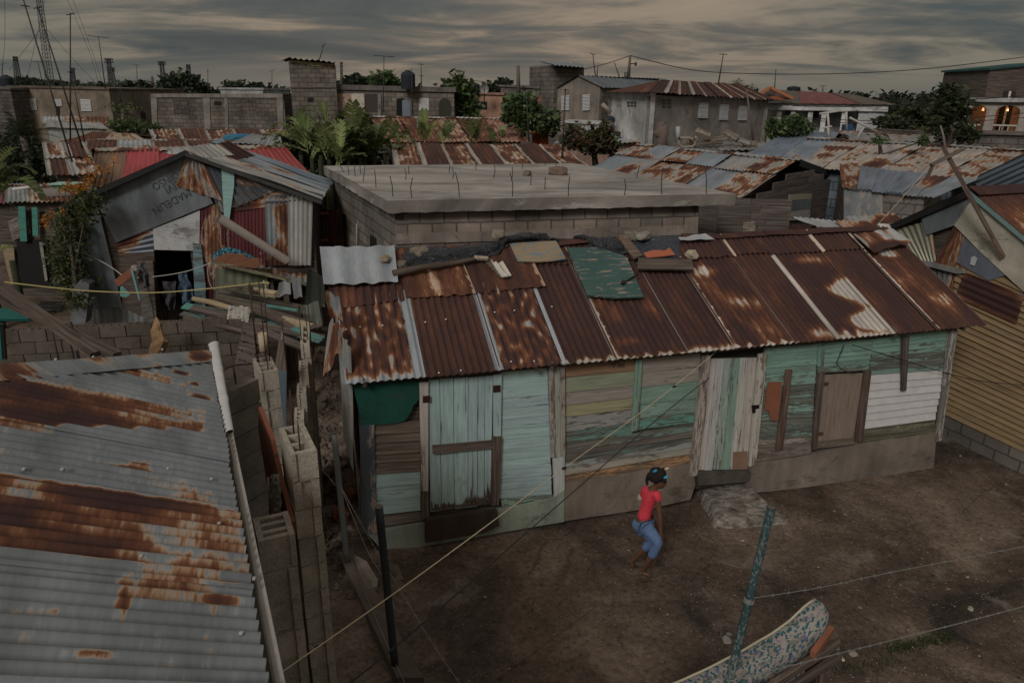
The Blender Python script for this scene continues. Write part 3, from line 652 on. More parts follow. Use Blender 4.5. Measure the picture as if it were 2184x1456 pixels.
def lettering(txt, size, origin, xdir, ydir, mat, parent, name='lettering'):
    cu = bpy.data.curves.new(name, 'FONT'); cu.body = txt; cu.size = size; cu.extrude = 0.0008; cu.offset = -size * 0.012
    t_ = bpy.data.objects.new(name, cu); col.objects.link(t_); dg = bpy.context.evaluated_depsgraph_get(); dg.update()
    me = bpy.data.meshes.new_from_object(t_.evaluated_get(dg)); bpy.data.objects.remove(t_); me.materials.clear(); me.materials.append(mat)
    o = bpy.data.objects.new(name, me); col.objects.link(o)
    x = Vector(xdir).normalized(); y = (Vector(ydir) - x * Vector(ydir).dot(x)).normalized(); z = x.cross(y)
    m = Matrix((x, y, z)).transposed().to_4x4(); o.parent = parent
    o.matrix_world = Matrix.Identity(4)
    o.rotation_euler = m.to_euler(); o.location = Vector(origin) - world_loc(parent)
    return o
def flat_mat(name, c):
    t = NT(name, 0.9); t.b.inputs['Base Color'].default_value = (*c, 1); return t.m
M['ink'] = flat_mat('black_paint', (0.045, 0.05, 0.055))
lettering('PRA', .11, FH.q(1334, 770, -.04), -FH.u, V(0, 0, -1), M['ink'], HOUSE)
# ---------------------------------------------------------------- loose things on the roof
def rock_mb(c, r, colr=(.2, .18, .15, 1), seed=0, sq=(1, 1, .8), sub=3, rough=.35):
    bm = bmesh.new(); bmesh.ops.create_icosphere(bm, subdivisions=sub, radius=1); mb = MB()
    for v in bm.verts:
        p = v.co; k = 1 + rough * mnoise.noise(p * 1.3 + Vector((seed * 7.1, seed, 0))) + rough * .5 * mnoise.noise(p * 3.5 + Vector((0, seed * 3.3, 0)))
        q = p * k; q = Vector([max(-.85, min(.85, q[i])) * sq[i] * r for i in range(3)])
        a = seed * 1.3; q = Vector((q.x * math.cos(a) - q.y * math.sin(a), q.x * math.sin(a) + q.y * math.cos(a), q.z)); mb.v.append(Vector(c) + q)
    for f in bm.faces: mb.face([v.index for v in f.verts], [(0, 0)] * 3, colr, False)
    bm.free(); return mb
def roof_board(name, px4, th, c, mat, label, cat, lift=.05, split=None, group=None):
    q = [onroof(x, y, lift + th) for x, y in px4]; mb = MB(); mb.poly(q, -_rn * th, c); return single(mb, name, mat, label, cat, group)
mb = MB(); q = [onroof(x, y, .12) for x, y in ((682, 527), (841, 523), (849, 600), (690, 606))]
mb.corr(*q, pitch=.24, amp=.012, cf=rust_cf('galv', (.31, .35, .385), -.1, vary=.1), nv=12, jag=.05, warp=.02, seed=9)
single(mb, 'zinc_sheet', M['tin'], 'clean pale zinc sheet laid on the near left end of the rusty roof', 'metal sheet')
for i, (x, y, r, c, lb) in enumerate(((822, 551, .075, (.26, .22, .16, 1), 'small tan stone weighing down the pale zinc sheet'), (858, 563, .075, (.16, .13, .11, 1), 'dark round stone at the left foot of the black plastic'),
        (894, 538, .12, (.2, .17, .13, 1), 'brown lump of rubble lying on the black plastic beside the zinc sheet'), (1475, 543, .105, (.42, .38, .28, 1), 'cream knobbly stone right of the dark board on the roof'),
        (1345, 503, .12, (.2, .18, .15, 1), 'grey brown rubble lump on the ridge above the brown plank'), (1063, 500, .11, (.24, .21, .17, 1), 'tan rubble lump half wrapped in black plastic on the ridge'))):
    single(rock_mb(onroof(x, y, .15 if i in (0, 5) else .1), r, c, i + 1, (1, .9, .72)), 'stone', M['rock'], lb, 'stone', 'stones holding down the roof')
single(rock_mb(onroof(1372, 503, .12), .16, (.26, .24, .21, 1), 8, (1.2, .6, .4), rough=.25), 'stone', M['rock'], 'flat grey slab of broken concrete on the roof ridge', 'stone', 'stones holding down the roof')
def crumple(path, wid, seed, amp=.05, c=(.022, .025, .032, 1), nv=12):
    mb = MB(); n = len(path) - 1; sub = 8
    def fn(i, j):
        k = min(n - 1, i // sub); t = (i - k * sub) / sub
        (x0, y0, a0, l0), (x1, y1, a1, l1) = path[k], path[k + 1]
        x, y, a, l = x0 + (x1 - x0) * t, y0 + (y1 - y0) * t, a0 + (a1 - a0) * t, l0 + (l1 - l0) * t
        f = j / nv; p = onroof(x, y + a * (f - .0), l * math.sin(math.pi * min(1, f * 1.15 + .1)) + .05)
        g = amp * (mnoise.noise(Vector((i * .16, j * .33, seed))) + .5 * mnoise.noise(Vector((i * .4, j * .75, seed + 5))) + 1.2 * abs(mnoise.noise(Vector((i * .1 + j * .25, j * .15, seed + 9)))))
        return p + _rn * max(-.02, g) + FH.u * g * .5, (i * .1, j * .08), c
    mb.grid(n * sub, nv, fn, sm=True); return mb
mb = crumple([(856, 540, 52, .03), (885, 524, 50, .07), (950, 530, 34, .06), (1020, 522, 32, .07), (1062, 514, 30, .07), (1082, 500, 26, .12), (1130, 496, 22, .12), (1163, 500, 18, .08), (1190, 510, 6, .03)], 0, 1)
single(mb, 'plastic_sheet', M['tarp'], 'long crumpled strip of black plastic along the left half of the ridge', 'plastic sheet')
mb = crumple([(1222, 506, 4, .02), (1250, 503, 16, .05), (1275, 506, 40, .08), (1305, 508, 42, .08), (1335, 512, 30, .05)], 0, 3)
single(mb, 'plastic_sheet', M['tarp'], 'small bunched black plastic hanging over the top of the teal board', 'plastic sheet')
mb = crumple([(1345, 508, 44, .02), (1400, 504, 48, .02), (1450, 503, 50, .01)], 0, 4, amp=.012, c=(.035, .042, .055, 1))
single(mb, 'plastic_sheet', M['tarp'], 'flat dark grey plastic square under the orange scrap and dark board', 'plastic sheet')
mb = MB(); a, b = onroof(838, 583, .13), onroof(1028, 549, .12); mb.tube([a, a.lerp(b, .3) + V(0, 0, .01), a.lerp(b, .7) - V(0, 0, .01), b], [.045, .042, .036, .03], 9, (.11, .08, .06, .2))
single(mb, 'wooden_pole', M['wood'], 'long round timber lying along the roof right of the zinc sheet', 'pole')
roof_board('wood_block', [(1012, 544), (1041, 547), (1041, 553), (1012, 551)], .03, (.36, .3, .22, .5), M['wood'], 'short pale wood offcut at the upper end of the round timber', 'wood scrap', .12)
roof_board('plank', [(1030, 552), (1042, 548), (1078, 588), (1068, 592)], .025, (.2, .17, .14, .2), M['wood'], 'narrow weathered plank under the broken white plank', 'plank', .06)
roof_board('plank', [(1047, 552), (1053, 560), (1058, 557), (1062, 562), (1072, 556), (1091, 587), (1072, 590), (1060, 575)], .025, (.55, .52, .46, .8), M['wood'], 'white painted plank with a splintered top end on the roof', 'plank', .085)
roof_board('plywood_sheet', [(1087, 519), (1186, 513), (1208, 552), (1180, 556), (1150, 558), (1105, 557)], .02, (1, 1, 1, 1), M['peel_blue'], 'blue washed plywood piece with visible grain left of the teal board', 'board', .07)
roof_board('board', [(1210, 528), (1275, 527), (1330, 545), (1338, 550), (1373, 633), (1310, 635), (1253, 629)], .028, (1, 1, 1, 1), M['peel_teal'], 'large teal board with flaking paint lying across the rusty roof', 'board', .07)
roof_board('plank', [(1316, 504), (1335, 502), (1371, 544), (1353, 551)], .03, (.26, .17, .11, .35), M['wood'], 'reddish brown plank slanting down beside the bunched black plastic', 'plank', .1)
roof_board('clay_scrap', [(1373, 539), (1395, 533), (1418, 534), (1428, 528), (1440, 543), (1410, 547), (1380, 549)], .012, (.35, .11, .06, 1), M['plain'], 'bright orange scrap on the flat dark plastic', 'scrap', .10)
roof_board('board', [(1362, 549), (1476, 553), (1480, 574), (1360, 572)], .03, (.11, .09, .08, .2), M['wood'], 'dark brown board below the orange scrap', 'board', .10)
mb = MB(); a, b = onroof(1329, 603, .12), onroof(1360, 585, .12); mb.tube([a, b], .014, 6, (.03, .03, .03, 1)); mb.tube([a - _rn * .02, a + _rn * .03], .03, 8, (.03, .03, .03, 1))
single(mb, 'iron_rod', M['metal'], 'short dark iron rod with a round head on the teal board', 'rod')
mb = MB(); q = [onroof(x, y, .12) for x, y in ((1446, 507), (1505, 498), (1524, 510), (1450, 514))]; mb.corr(*q, pitch=.3, amp=.012, cf=rust_cf('galv', (.42, .45, .47), -.05), nv=4, warp=.03, jag=.03, seed=2)
single(mb, 'zinc_strip', M['tin'], 'narrow pale zinc strip on the ridge right of the flat plastic', 'metal sheet')
mb = MB(); q = [onroof(x, y, .14) for x, y in ((1820, 500), (1900, 489), (1943, 516), (1864, 538))]; mb.corr(*q, pitch=.26, amp=.015, cf=rust_cf('mixed', (.40, .42, .43), -.1, patches=((.5, .95, .6, .3, 1.0),)), nv=12, warp=.05, jag=.04, seed=6)
single(mb, 'tin_sheet', M['tin'], 'loose bent tin sheet with a rusty lower edge at the right end of the ridge', 'metal sheet')
# ---------------------------------------------------------------- near zinc roof on the left
def plane_hit(px, py, p0, n):
    d = ray(px, py); return CAM + d * ((p0 - CAM).dot(n) / d.dot(n))
M['cmu'] = (lambda t: t.out(t.mix(1.0, t.mix(1.0, t.attr().outputs['Color'], t.math('MULTIPLY_ADD', t.noise(t.obj(), 5, 5, 0.65), 1.2, 0.35), 'MULTIPLY'), t.math('MULTIPLY_ADD', t.noise(t.obj(), 70, 3, 0.7), 1.1, 0.45), 'MULTIPLY')))((lambda t: (t.bump(t.noise(t.obj(), 60, 4, 0.75), 0.9, 0.02), t)[1])(NT('rough_block_concrete', 0.95, 0, 0.1)))
def near_roof():
    Z = 3.5; A = G(446, 756, Z); Bp = G(572, 1456, Z); e = (Bp - A).normalized(); w = Vector((-e.y, e.x, 0)); w = w if w.x < 0 else -w
    al = R_(24); d = w * math.cos(al) + V(0, 0, math.sin(al)); n = e.cross(d); n = n if n.z > 0 else -n
    T = thing('house', 'near house at lower left seen only as its streaked zinc roof', 'house', A + e * 2.2 + w * 1 - V(0, 0, 3.5))
    bands = [(1.56, 1.92, 1.35, 1.0), (2.52, 3.16, .55, 1.0)]
    def lvl(u, v, wv):
        r = .14 + .16 * ns(u * 2, v * 2, 3)
        r += .55 * max(0, ns(u * 3.1, v * 1.5, 8) - .22) * 2 + .34 * max(0, ns(u * 13, v * 3, 2) - .25)
        # upper stained sheet, narrowing towards the gutter
        lo, hi = 1.10 + .22 * (v), 1.58 + .36 * min(1, v / .9)
        f = min(1, max(0, (u - lo) / .18)) * min(1, max(0, (hi - u) / .03)) if v > .10 else 0
        r += f * (.50 + .55 * ns(u * 3, v * 1.6, 5) + .3 * ns(u * 11, v * 4, 7)) * min(1, .25 + v * 1.0) * (.75 + .5 * (u - lo) / (hi - lo))
        lo, hi = 2.52, 3.13
        f = min(1, max(0, (u - lo) / .02)) * min(1, max(0, (hi - u) / .03))
        r += f * (.54 + .6 * ns(u * 3.3, v * 1.8, 15) + .35 * ns(u * 12, v * 4, 17)) * (1 if v > .38 else .35 + .6 * v / .38)
        for cu, cv, ru, rv, a in ((3.34, .50, .11, .014, .62), (3.40, .585, .011, .035, .34), (3.30, .66, .012, .04, .36), (3.44, .70, .010, .04, .32), (2.18, .46, .03, .05, .55), (2.24, .50, .012, .09, .5), (.62, .22, .025, .05, .6), (.80, .13, .03, .03, .7), (1.0, .10, .03, .05, .6), (3.66, .60, .012, .09, .6), (3.18, .10, .015, .05, .6), (3.28, .12, .02, .07, .5)):
            q = ((u - cu) / ru) ** 2 + ((v - cv) / rv) ** 2
            if q < 6: r += a * math.exp(-q * .7) * (.45 + 1.3 * max(0, .5 + ns(u * 22, v * 9, 3)) * .8)
        return max(0, min(1, r - .05 * wv))
    mb = MB(); seams = [-.02, 1.08, 1.94, 2.52, 3.16, 3.8, 4.5]
    for k in range(6):
        a, b = seams[k], seams[k + 1] + .05; nu = int((b - a) / .076 * 8); nv = 60
        def fn(i, j):
            u = a + (b - a) * i / nu; vm = max(.004, min(2.1, (u + .02) * .93)); v = vm * j / nv
            wv = math.cos(2 * math.pi * u / .076)
            p = A + e * u + d * (v - (.02 * abs(ns(u * 2, 0)) if j == 0 else 0)) + n * (.0125 * wv + .006 * ns(u * 1.2, v * 1.4, k) + (.012 if k % 2 else .0) + .010 * max(0, (b - u - .05) / .6) * 0)
            return p, (v + k * 7.3, u + k * 3.1), (.215, .238, .255, lvl(u, v, wv))
        mb.grid(nu, nv, fn)
    roof = mb.build('roof', M['tin'], T)
    # verge flashing along the far cut edge
    mb = MB()
    def fl(i, j):
        t = i / 60; u = t * 2.0; v = u * .93 + .02; o = (A + e * u + d * v); dd = (e * .93 - d).normalized()
        off = (-.04, .0, .11, .17)[j]; hh = (-.06, .035, .03, .018)[j]
        p = o + (e - d * .93).normalized() * off + n * (hh + .006 * ns(t * 9, j)); return p, (t * 2.3, j * .06), (.25, .28, .30, max(0, .20 + .55 * max(0, ns(t * 7, j * .5, 4)) * 1.6))
    mb.grid(60, 3, fl); mb.build('verge_flashing', M['tin'], T, label='pale flashing strip along the far edge of the roof')
    # gutter: folded board along the low edge, white half pipe at its far end
    mb = MB(); mb.hexa([A - e * .1 - d * .02 - V(0, 0, .07), Bp + e * .3 - d * .02 - V(0, 0, .07), Bp + e * .3 - d * .05 - V(0, 0, .07), A - e * .1 - d * .05 - V(0, 0, .07),
             A - e * .1 - d * .02 - V(0, 0, .03), Bp + e * .3 - d * .02 - V(0, 0, .03), Bp + e * .3 - d * .06 - V(0, 0, .01), A - e * .1 - d * .06 - V(0, 0, .01)], (.20, .185, .17, 1)); mb.build('fascia_board', M['plain'], T)
    mb = MB()
    def gt(i, j):
        t = i / 24; c = A + e * (-.16 + t * 4.3) - d * .045 + n * (-.0 + .025 * max(0, 1 - t * 3)); an = math.pi * (j / 8) + math.pi * .02
        r = .016 * (1 + .04 * ns(t * 9, 0)) ; return c + w * (-math.cos(an) * r) * 1 - V(0, 0, 1) * math.sin(an) * r + V(0, 0, .01), (t * 4, j * .02), (.26, .25, .235, 1)
    mb.grid(24, 8, gt); mb.build('gutter', M['plain'], T, label='split pale gutter pipe')
    mb = MB()
    def gt2(i, j):
        t = i / 26; c = A + e * (-.20 + t * 1.75) - d * .035 + n * (.028 - .02 * t); an = math.pi * (j / 8) * .9
        r = (.040 if (i % 9) else .045) * (1 - .35 * t); return c - w * (math.cos(an) * r) + n * (math.sin(an) * r * .8), (t * 2, j * .02), (.46, .46, .46, 1)
    mb.grid(26, 8, gt2); mb.build('ridge_pipe', M['plain'], T, label='white half pipe capping the roof corner')
    # walls under it
    mb = MB(); Aw = A + w * .35; Bw = Bp + w * .35 + e * .3
    mb.box(Aw - V(0, 0, 3.5) + V(0, 0, .01), Bw - Aw, w * .15, V(0, 0, 3.42), (.17, .15, .13, 1), 'wall')
    mb.box(Aw - V(0, 0, 3.49), w * 2.2 + e * 2.0, e * .15, V(0, 0, 3.42), (.17, .15, .13, 1), 'wall'); mb.build('wall', M['block'], T)
    for x, y in ((118, 770), (198, 765), (345, 748), (50, 1005), (132, 1005), (300, 1190), (540, 1238), (466, 1120), (357, 1003), (513, 1355), (450, 1025)):
        p = plane_hit(x, y, A, n) + n * .008; k = MB(); k.tube([p, p + n * .012], [.012, .006], 8, (.35, .35, .34, 1)); k.build('roofing_nail', M['plain'], roof)
near_roof()
# ---------------------------------------------------------------- unfinished block pillars
CM = (.42, .375, .32, 1)
def block_course(mb, o, r, f, h, w=.19, l=.39, holes=False, notch=True, jig=.004, c=CM):
    # o: front left bottom corner, r: unit right, f: unit away
    up = V(0, 0, 1); o = o + r * random.uniform(-jig, jig) + f * random.uniform(-jig * 2, jig * 2); c = jc(c, 1, .16)
    if holes:
        t = .032
        mb.box(o, r * t, f * l, up * h, c); mb.box(o + r * (w - t), r * t, f * l, up * h, c)
        for k in range(4): mb.box(o + r * (t + .0005) + f * ((l - t) * k / 3 + (.012 if k == 0 else 0)), r * (w - 2 * t - .001), f * t, up * (h - .003), c)
        mb.box(o + r * t + f * t, r * (w - 2 * t), f * (l - 2 * t), up * (h - .10), (c[0] * .5, c[1] * .5, c[2] * .5, 1))
    else:
        if notch: pts = [(0, 0), (.05, 0), (.055, .022), (w - .055, .022), (w - .05, 0), (w, 0), (w, l), (0, l)]
        else: pts = [(0, 0), (w, 0), (w, l), (0, l)]
        mb.poly([o + r * x + f * y + up * h for x, y in pts], up * -h, c)
    mb.box(o + r * .008 + f * .01 - up * .013, r * (w - .014 + random.uniform(-.01, .012)), f * (l - .02), up * .0135, (.30, .28, .25, 1))
def pillar(label, pl, pr, z, ztop_holes=True, l=.39, n=15, zb=0.0, name='block_pillar', cat='pillar', rot=0.0, wmul=1.0):
    a = G(pl[0], pl[1], z); b = G(pr[0], pr[1], z); r = (b - a); r.z = 0; w = r.length * wmul; r.normalize(); f = Vector((-r.y, r.x, 0))
    T = thing(name, label, cat, (a + b) / 2 + f * l / 2 - V(0, 0, z - zb)); mb = MB(); h = (z - zb) / n
    for k in range(n):
        lean = 0
        block_course(mb, Vector((a.x, a.y, zb + k * h + .012)), r, f, h - .014, w, l, holes=(k == n - 1 and ztop_holes))
    mb.build('blockwork', M['cmu'], T); return T, a, b, r, f
def rebar(parent, pts, r=.006, nm='rebar'):
    mb = MB(); mb.tube(pts, r, 6, (.05, .03, .025, 1)); return mb.build(nm, M['metal'], parent)
def vert(p, dz, lean=(0, 0)): return [p - V(0, 0, .1), p + V(lean[0], lean[1], dz)]
T, a, b, r, f = pillar('nearest block pillar beside the zinc roof, open core at its top', (549, 1156), (628, 1138), 3.2, n=15, l=.26); rebar(T, vert((a + b) / 2 + f * .28, .22, (.01, .02)))
T, a, b, r, f = pillar('tallest pale block pillar with three open cores, right of the red leaning sheet', (618, 970), (675, 959), 3.35, n=16, l=.44); rebar(T, vert((a + b) / 2 + f * .12, .14)); rebar(T, vert((a + b) / 2 + f * .33, .3))
T, a, b, r, f = pillar('further block pillar with open cores and rusty bars, left of the upright plank', (552, 795), (593, 789), 2.9, n=14, l=.44)
for dx, dy, h in ((.03, .34, .82), (.05, .36, .80), (.12, .35, .84), (.15, .32, .80), (.1, .1, .12)): rebar(T, vert(a + r * dx + f * dy, h, (random.uniform(-.02, .02), 0)))
mb = MB(); q = []
for k in range(9): an = k / 8 * 2 * math.pi; q.append(a + r * (.09 + .08 * math.cos(an)) + f * (.34 + .05 * math.sin(an)) + V(0, 0, .07 + .01 * (k % 2)))
mb.tube(q, .006, 6, (.05, .03, .025, 1)); mb.build('tie_ring', M['metal'], T)
# stepped wall behind
a = G(612, 862, 2.1); b = G(634, 860, 2.1); r = (b - a).normalized(); f = Vector((-r.y, r.x, 0)); w = (b - a).length
T = thing('stepped_block_wall', 'narrow stepped block wall with small open cores behind the pillars', 'wall', (a.x, a.y, 0.02)); mb = MB()
for k, (z, yo) in enumerate(((1.55, 0), (1.75, .30), (1.95, .62), (2.15, .92), (2.40, 1.25))):
    nn = int(z / .2)
    for c in range(nn): block_course(mb, Vector((a.x, a.y, .02 + c * z / nn)) + f * yo + r * .04 * k, r, f, z / nn - .014, w, .39 if k < 4 else .8, holes=(c == nn - 1), notch=False)
mb.build('blockwork', M['cmu'], T)
for dx, h in ((.02, .5), (.10, .45), (.14, .55)): rebar(T, vert(Vector((a.x, a.y, 2.40)) + f * 1.4 + r * (dx + .15), h))
# wide wall face next to the gutter
a = W(425, 812, 4.85); b = W(551, 806, 5.35); FE = Frame(a, b); zt = b.z
T = thing('block_wall', 'dark block wall end face-on between gutter and pillars', 'wall', FE.P(FE.len / 2, 0, .1)); mb = MB(); nn = 17
for k in range(nn):
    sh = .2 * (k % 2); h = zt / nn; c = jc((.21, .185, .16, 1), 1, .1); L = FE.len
    for x0, x1 in ((0, .02 + sh), (.032 + sh, L)):
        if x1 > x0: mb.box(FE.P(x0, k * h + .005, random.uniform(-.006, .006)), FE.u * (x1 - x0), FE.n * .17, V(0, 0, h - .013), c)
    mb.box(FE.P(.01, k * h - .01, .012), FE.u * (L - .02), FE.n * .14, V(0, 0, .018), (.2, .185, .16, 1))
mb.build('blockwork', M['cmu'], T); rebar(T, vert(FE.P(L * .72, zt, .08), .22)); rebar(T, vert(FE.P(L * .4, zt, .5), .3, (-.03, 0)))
rebar(T, [FE.P(L * .15, zt + .02, .1), FE.P(L * .5, zt + .12, .12), FE.P(L * .8, zt + .12, .14), FE.P(L * 1.25, zt + .04, .2)], nm='bent_rebar')
# leaning red sheet + rag between wall and pillars
mb = MB(); FQ = Frame(W(545, 900, 5.0), W(625, 1100, 3.95))
pts = [plane_hit(x, y, FQ.o, FQ.n) for x, y in ((551, 868), (577, 936), (594, 1015), (620, 1113), (622, 1150), (588, 1150), (584, 1097), (568, 1024), (551, 917))]
mb.poly(pts, FQ.n * .03, (.20, .075, .05, .75)); single(mb, 'red_sheet', M['wood'], 'leaning red brown ribbed sheet wedged between the block pillars', 'sheet')
mb = MB()
def rg(i, j):
    x = 589 + 20 * j / 8 + 12 * (i / 14) * (j / 8) - 6 * i / 14; y = 1008 + 100 * i / 14; p = plane_hit(x, y, FQ.o, FQ.n) - FQ.n * (.03 + .025 * abs(ns(i * .5, j * .8, 3))); return p, (i * .03, j * .03), (.36, .35, .32, 1)
mb.grid(8, 14, lambda i, j: rg(j, i), sm=False); single(mb, 'rag', M['cloth'], 'torn whitish rag hanging over the red sheet', 'cloth')
# upright boards
def upright(name, pts, Y, th, c, mat, label, cat, lean=0.0):
    p0 = W(pts[0][0], pts[0][1], Y); n = Vector((0, 1, 0)); q = [plane_hit(x, y, p0, n) for x, y in pts]; mb = MB(); mb.poly(q, n * th, c); return single(mb, name, mat, label, cat)
upright('plank', [(584, 802), (600, 684), (611, 792), (593, 795)], 8.3, .03, (.24, .19, .17, .3), M['wood'], 'weathered ribbed board standing upright between the pillars', 'board')
upright('tin_strip', [(594, 791), (611, 791), (609, 1010), (599, 1010)], 7.6, .01, (.12, .16, .20, .1), M['tin'], 'blue grey tin strip standing under the upright ribbed board', 'metal sheet')
upright('board', [(645, 752), (658, 747), (655, 950), (628, 950)], 9.3, .04, (.12, .10, .09, .2), M['wood'], 'tall dark fence board right of the stepped wall', 'board')
def pallet():
    T = thing('pallet', 'grey slatted wooden pallet leaning under the pile of old timber', 'pallet', W(525, 790, 10.0)); Y0 = 10.0
    def q(x, y, o=0): return W(x, y, Y0 + o)
    for k in range(5):
        t = k / 4; L = (519 - 17 * t, 692 + 74 * t); Rr = (556 - 10 * t, 698 + 82 * t); h = 15
        mb = MB(); mb.hexa([q(L[0] - 2, L[1] + h), q(Rr[0] - 2, Rr[1] + h), q(Rr[0] - 2, Rr[1] + h, .03), q(L[0] - 2, L[1] + h, .03), q(*L), q(*Rr), q(*Rr, .03), q(*L, .03)], (.2, .17, .16, .15)); mb.build('slat', M['wood'], T)
    for x0, x1 in ((522, 504), (550, 541)):
        mb = MB(); mb.bar(q(x0, 695, .05), q(x1, 785, .05), .06, .05, (.16, .13, .12, .1)); mb.build('bearer', M['wood'], T)
pallet()
mb = MB(); mb.tube([W(563, 752, 8.6), W(561, 711, 8.6)], [.05, .065], 12, (.42, .33, .24, 1)); single(mb, 'plastic_pipe', M['plain'], 'short cream pipe standing behind the rusty bars', 'pipe')
# ---------------------------------------------------------------- low block wall on the left, old beams, sack
a = W(8, 702, 11.0); b = W(520, 672, 11.6); FL = Frame(a, b); zt = 2.1
T = thing('block_wall', 'long low block wall with open cores between zinc roof and graffiti shack', 'wall', FL.P(FL.len / 2, 0, .5)); mb = MB()
nn = 9; zt_l, zt_r = FL.px(8, 706)[1], FL.px(415, 683)[1]
for k in range(nn):
    h = zt_l / nn; x = -.2 + .2 * (k % 2)
    while x < FL.len:
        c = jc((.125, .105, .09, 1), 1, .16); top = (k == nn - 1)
        dz = (zt_r - zt_l) * max(0, x) / 3.2 * (k + 1) / nn
        block_course(mb, FL.P(x + .01, k * h + .02 + dz, random.uniform(-.006, .006)), FL.n * 1.0, -FL.u, .001, .001, .001) if False else None
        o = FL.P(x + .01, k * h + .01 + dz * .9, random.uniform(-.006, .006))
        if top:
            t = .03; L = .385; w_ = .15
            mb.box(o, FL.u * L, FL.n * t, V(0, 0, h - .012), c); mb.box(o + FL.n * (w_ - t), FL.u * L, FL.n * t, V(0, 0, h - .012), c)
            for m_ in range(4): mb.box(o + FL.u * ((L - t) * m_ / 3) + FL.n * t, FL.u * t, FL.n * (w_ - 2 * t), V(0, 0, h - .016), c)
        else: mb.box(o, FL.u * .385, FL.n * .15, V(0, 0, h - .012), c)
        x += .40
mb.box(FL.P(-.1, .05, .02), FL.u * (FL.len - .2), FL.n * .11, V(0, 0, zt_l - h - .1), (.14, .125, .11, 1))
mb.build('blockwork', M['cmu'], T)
for x0, y0, x1, y1 in ((123, 757, 110, 700), (156, 757, 140, 690), (168, 757, 152, 686), (398, 742, 395, 705), (582, 0, 0, 0)):
    if x0 != 582: mb = MB(); p0 = W(x0, y0, 10.2); p1 = W(x1, y1, 10.2); mb.tube([p0 - V(0, 0, 1.2), p0, p1], .012, 6, (.045, .03, .025, 1)); single(mb, 'rebar', M['metal'], {123: 'leftmost thin rusty bar in front of the low block wall', 156: 'middle thin rusty bar in front of the low block wall', 168: 'thin rusty bar just right of its twin before the low wall', 398: 'short bar standing near the hanging sack'}[x0], 'metal bar')
for (p, q, w_, lb) in (((-30, 590), (205, 755), .15, 'upper of two dark weathered beams sloping across the low block wall'), ((-30, 622), (250, 757), .12, 'lower of two dark weathered beams sloping across the low block wall')):
    mb = MB(); mb.bar(W(p[0], p[1], 9.4), W(q[0], q[1], 8.4), w_, .07, (.10, .075, .07, .1)); single(mb, 'beam', M['wood'], lb, 'beam')
mb = MB(); q = [W(-40, 655, 12.6), W(30, 658, 12.6), W(62, 680, 12.3), W(-40, 680, 12.3)]; mb.poly(q, V(0, .02, -.05), (.010, .085, .078, 1)); single(mb, 'teal_board', M['plain'], 'bright teal panel lying behind the low wall at the left edge', 'board')
mb = MB(); mb.bar(W(-2, 690, 9.8), W(3, 765, 9.8), .05, .05, (.02, .11, .10, 1)); mb.bar(W(4, 690, 9.9), W(10, 765, 9.9), .05, .05, (.05, .025, .02, 1)); single(mb, 'teal_post', M['plain'], 'teal and brown painted post at the left edge of the picture', 'post')
def sack():
    mb = MB(); Y0 = 10.85
    prof = [(333, 676, 2), (336, 690, 9), (334, 705, 13), (338, 718, 16), (343, 728, 18), (336, 742, 18), (332, 760, 16)]
    def fn(i, j):
        t = j / 18 * (len(prof) - 1); k = min(len(prof) - 2, int(t)); f = t - k
        x, y, wd = [prof[k][m] + (prof[k + 1][m] - prof[k][m]) * f for m in range(3)]
        a = 2 * math.pi * i / 20; s = 1 + .22 * ns(math.cos(a) * 2, math.sin(a) * 2 + j * .35, 2)
        px = x + wd * math.cos(a) * s; return W(px, y, Y0 - .10 * math.sin(a) * s * (wd / 14)), (i * .05, j * .05), (.26, .165, .09, 1)
    mb.grid(20, 18, fn, sm=False); single(mb, 'sack', M['cloth'], 'tan crumpled sack hanging on the low block wall', 'sack')
sack()
# ---------------------------------------------------------------- kerb, poles, wires
kl = [G(724, 1200), G(752, 1192), G(905, 1470), G(848, 1470)]
mb = MB(); mb.hexa([kl[3] - V(0, 0, .1), kl[2] - V(0, 0, .1), kl[1] - V(0, 0, .1), kl[0] - V(0, 0, .1)] + [p + V(0, 0, .15) for p in (kl[3], kl[2], kl[1], kl[0])], (.12, .095, .08, 1), 'wall')
single(mb, 'concrete_kerb', M['plaster'], 'raised brown concrete footing carrying the two left fence posts', 'kerb')
mb = MB(); q = [G(x, y, .15) for x, y in ((754, 1180), (782, 1196), (806, 1235), (804, 1250), (784, 1254), (766, 1222))]; mb.poly(q, V(0, 0, -.12), (.24, .21, .19, 1)); single(mb, 'broken_slab', M['plaster'], 'pale broken slab piece beside the footing', 'slab')
mb = MB(); q = [G(x, y, .03) for x, y in ((690, 1178), (735, 1170), (800, 1185), (850, 1205), (860, 1235), (820, 1240), (700, 1200))]; mb.poly(q, V(0, 0, -.12), (.13, .11, .10, 1)); struct(mb, 'concrete_patch', M['plaster'])
def pole(px0, px1, z0, r, c, label, mat='metal', c2=None, zb=None, Y1=None):
    b = G(px0[0], px0[1], z0); t = W(px1[0], px1[1], Y1 or b.y); 
    d = (t - b).normalized(); b0 = b - d * (z0 - (zb if zb is not None else z0)) / d.z
    mb = MB(); n = 10
    mb.tube([b0.lerp(t, k / n) for k in range(n + 1)], r, 14, c); mb.tube([t - d * .01, t + d * .005], r * 1.04, 14, (.12, .11, .1, 1)); single(mb, 'fence_post', M[mat], label, 'post'); return b, t
P1 = pole((741, 1197), (712, 922), .15, .034, (.20, .205, .21, 1), 'grey metal fence post nearer the house, barbed wire tied to it', 'metal')
P2 = pole((842, 1415), (808, 1080), .15, .038, (.045, .05, .06, 1), 'dark blue grey metal fence post at the near end of the footing')
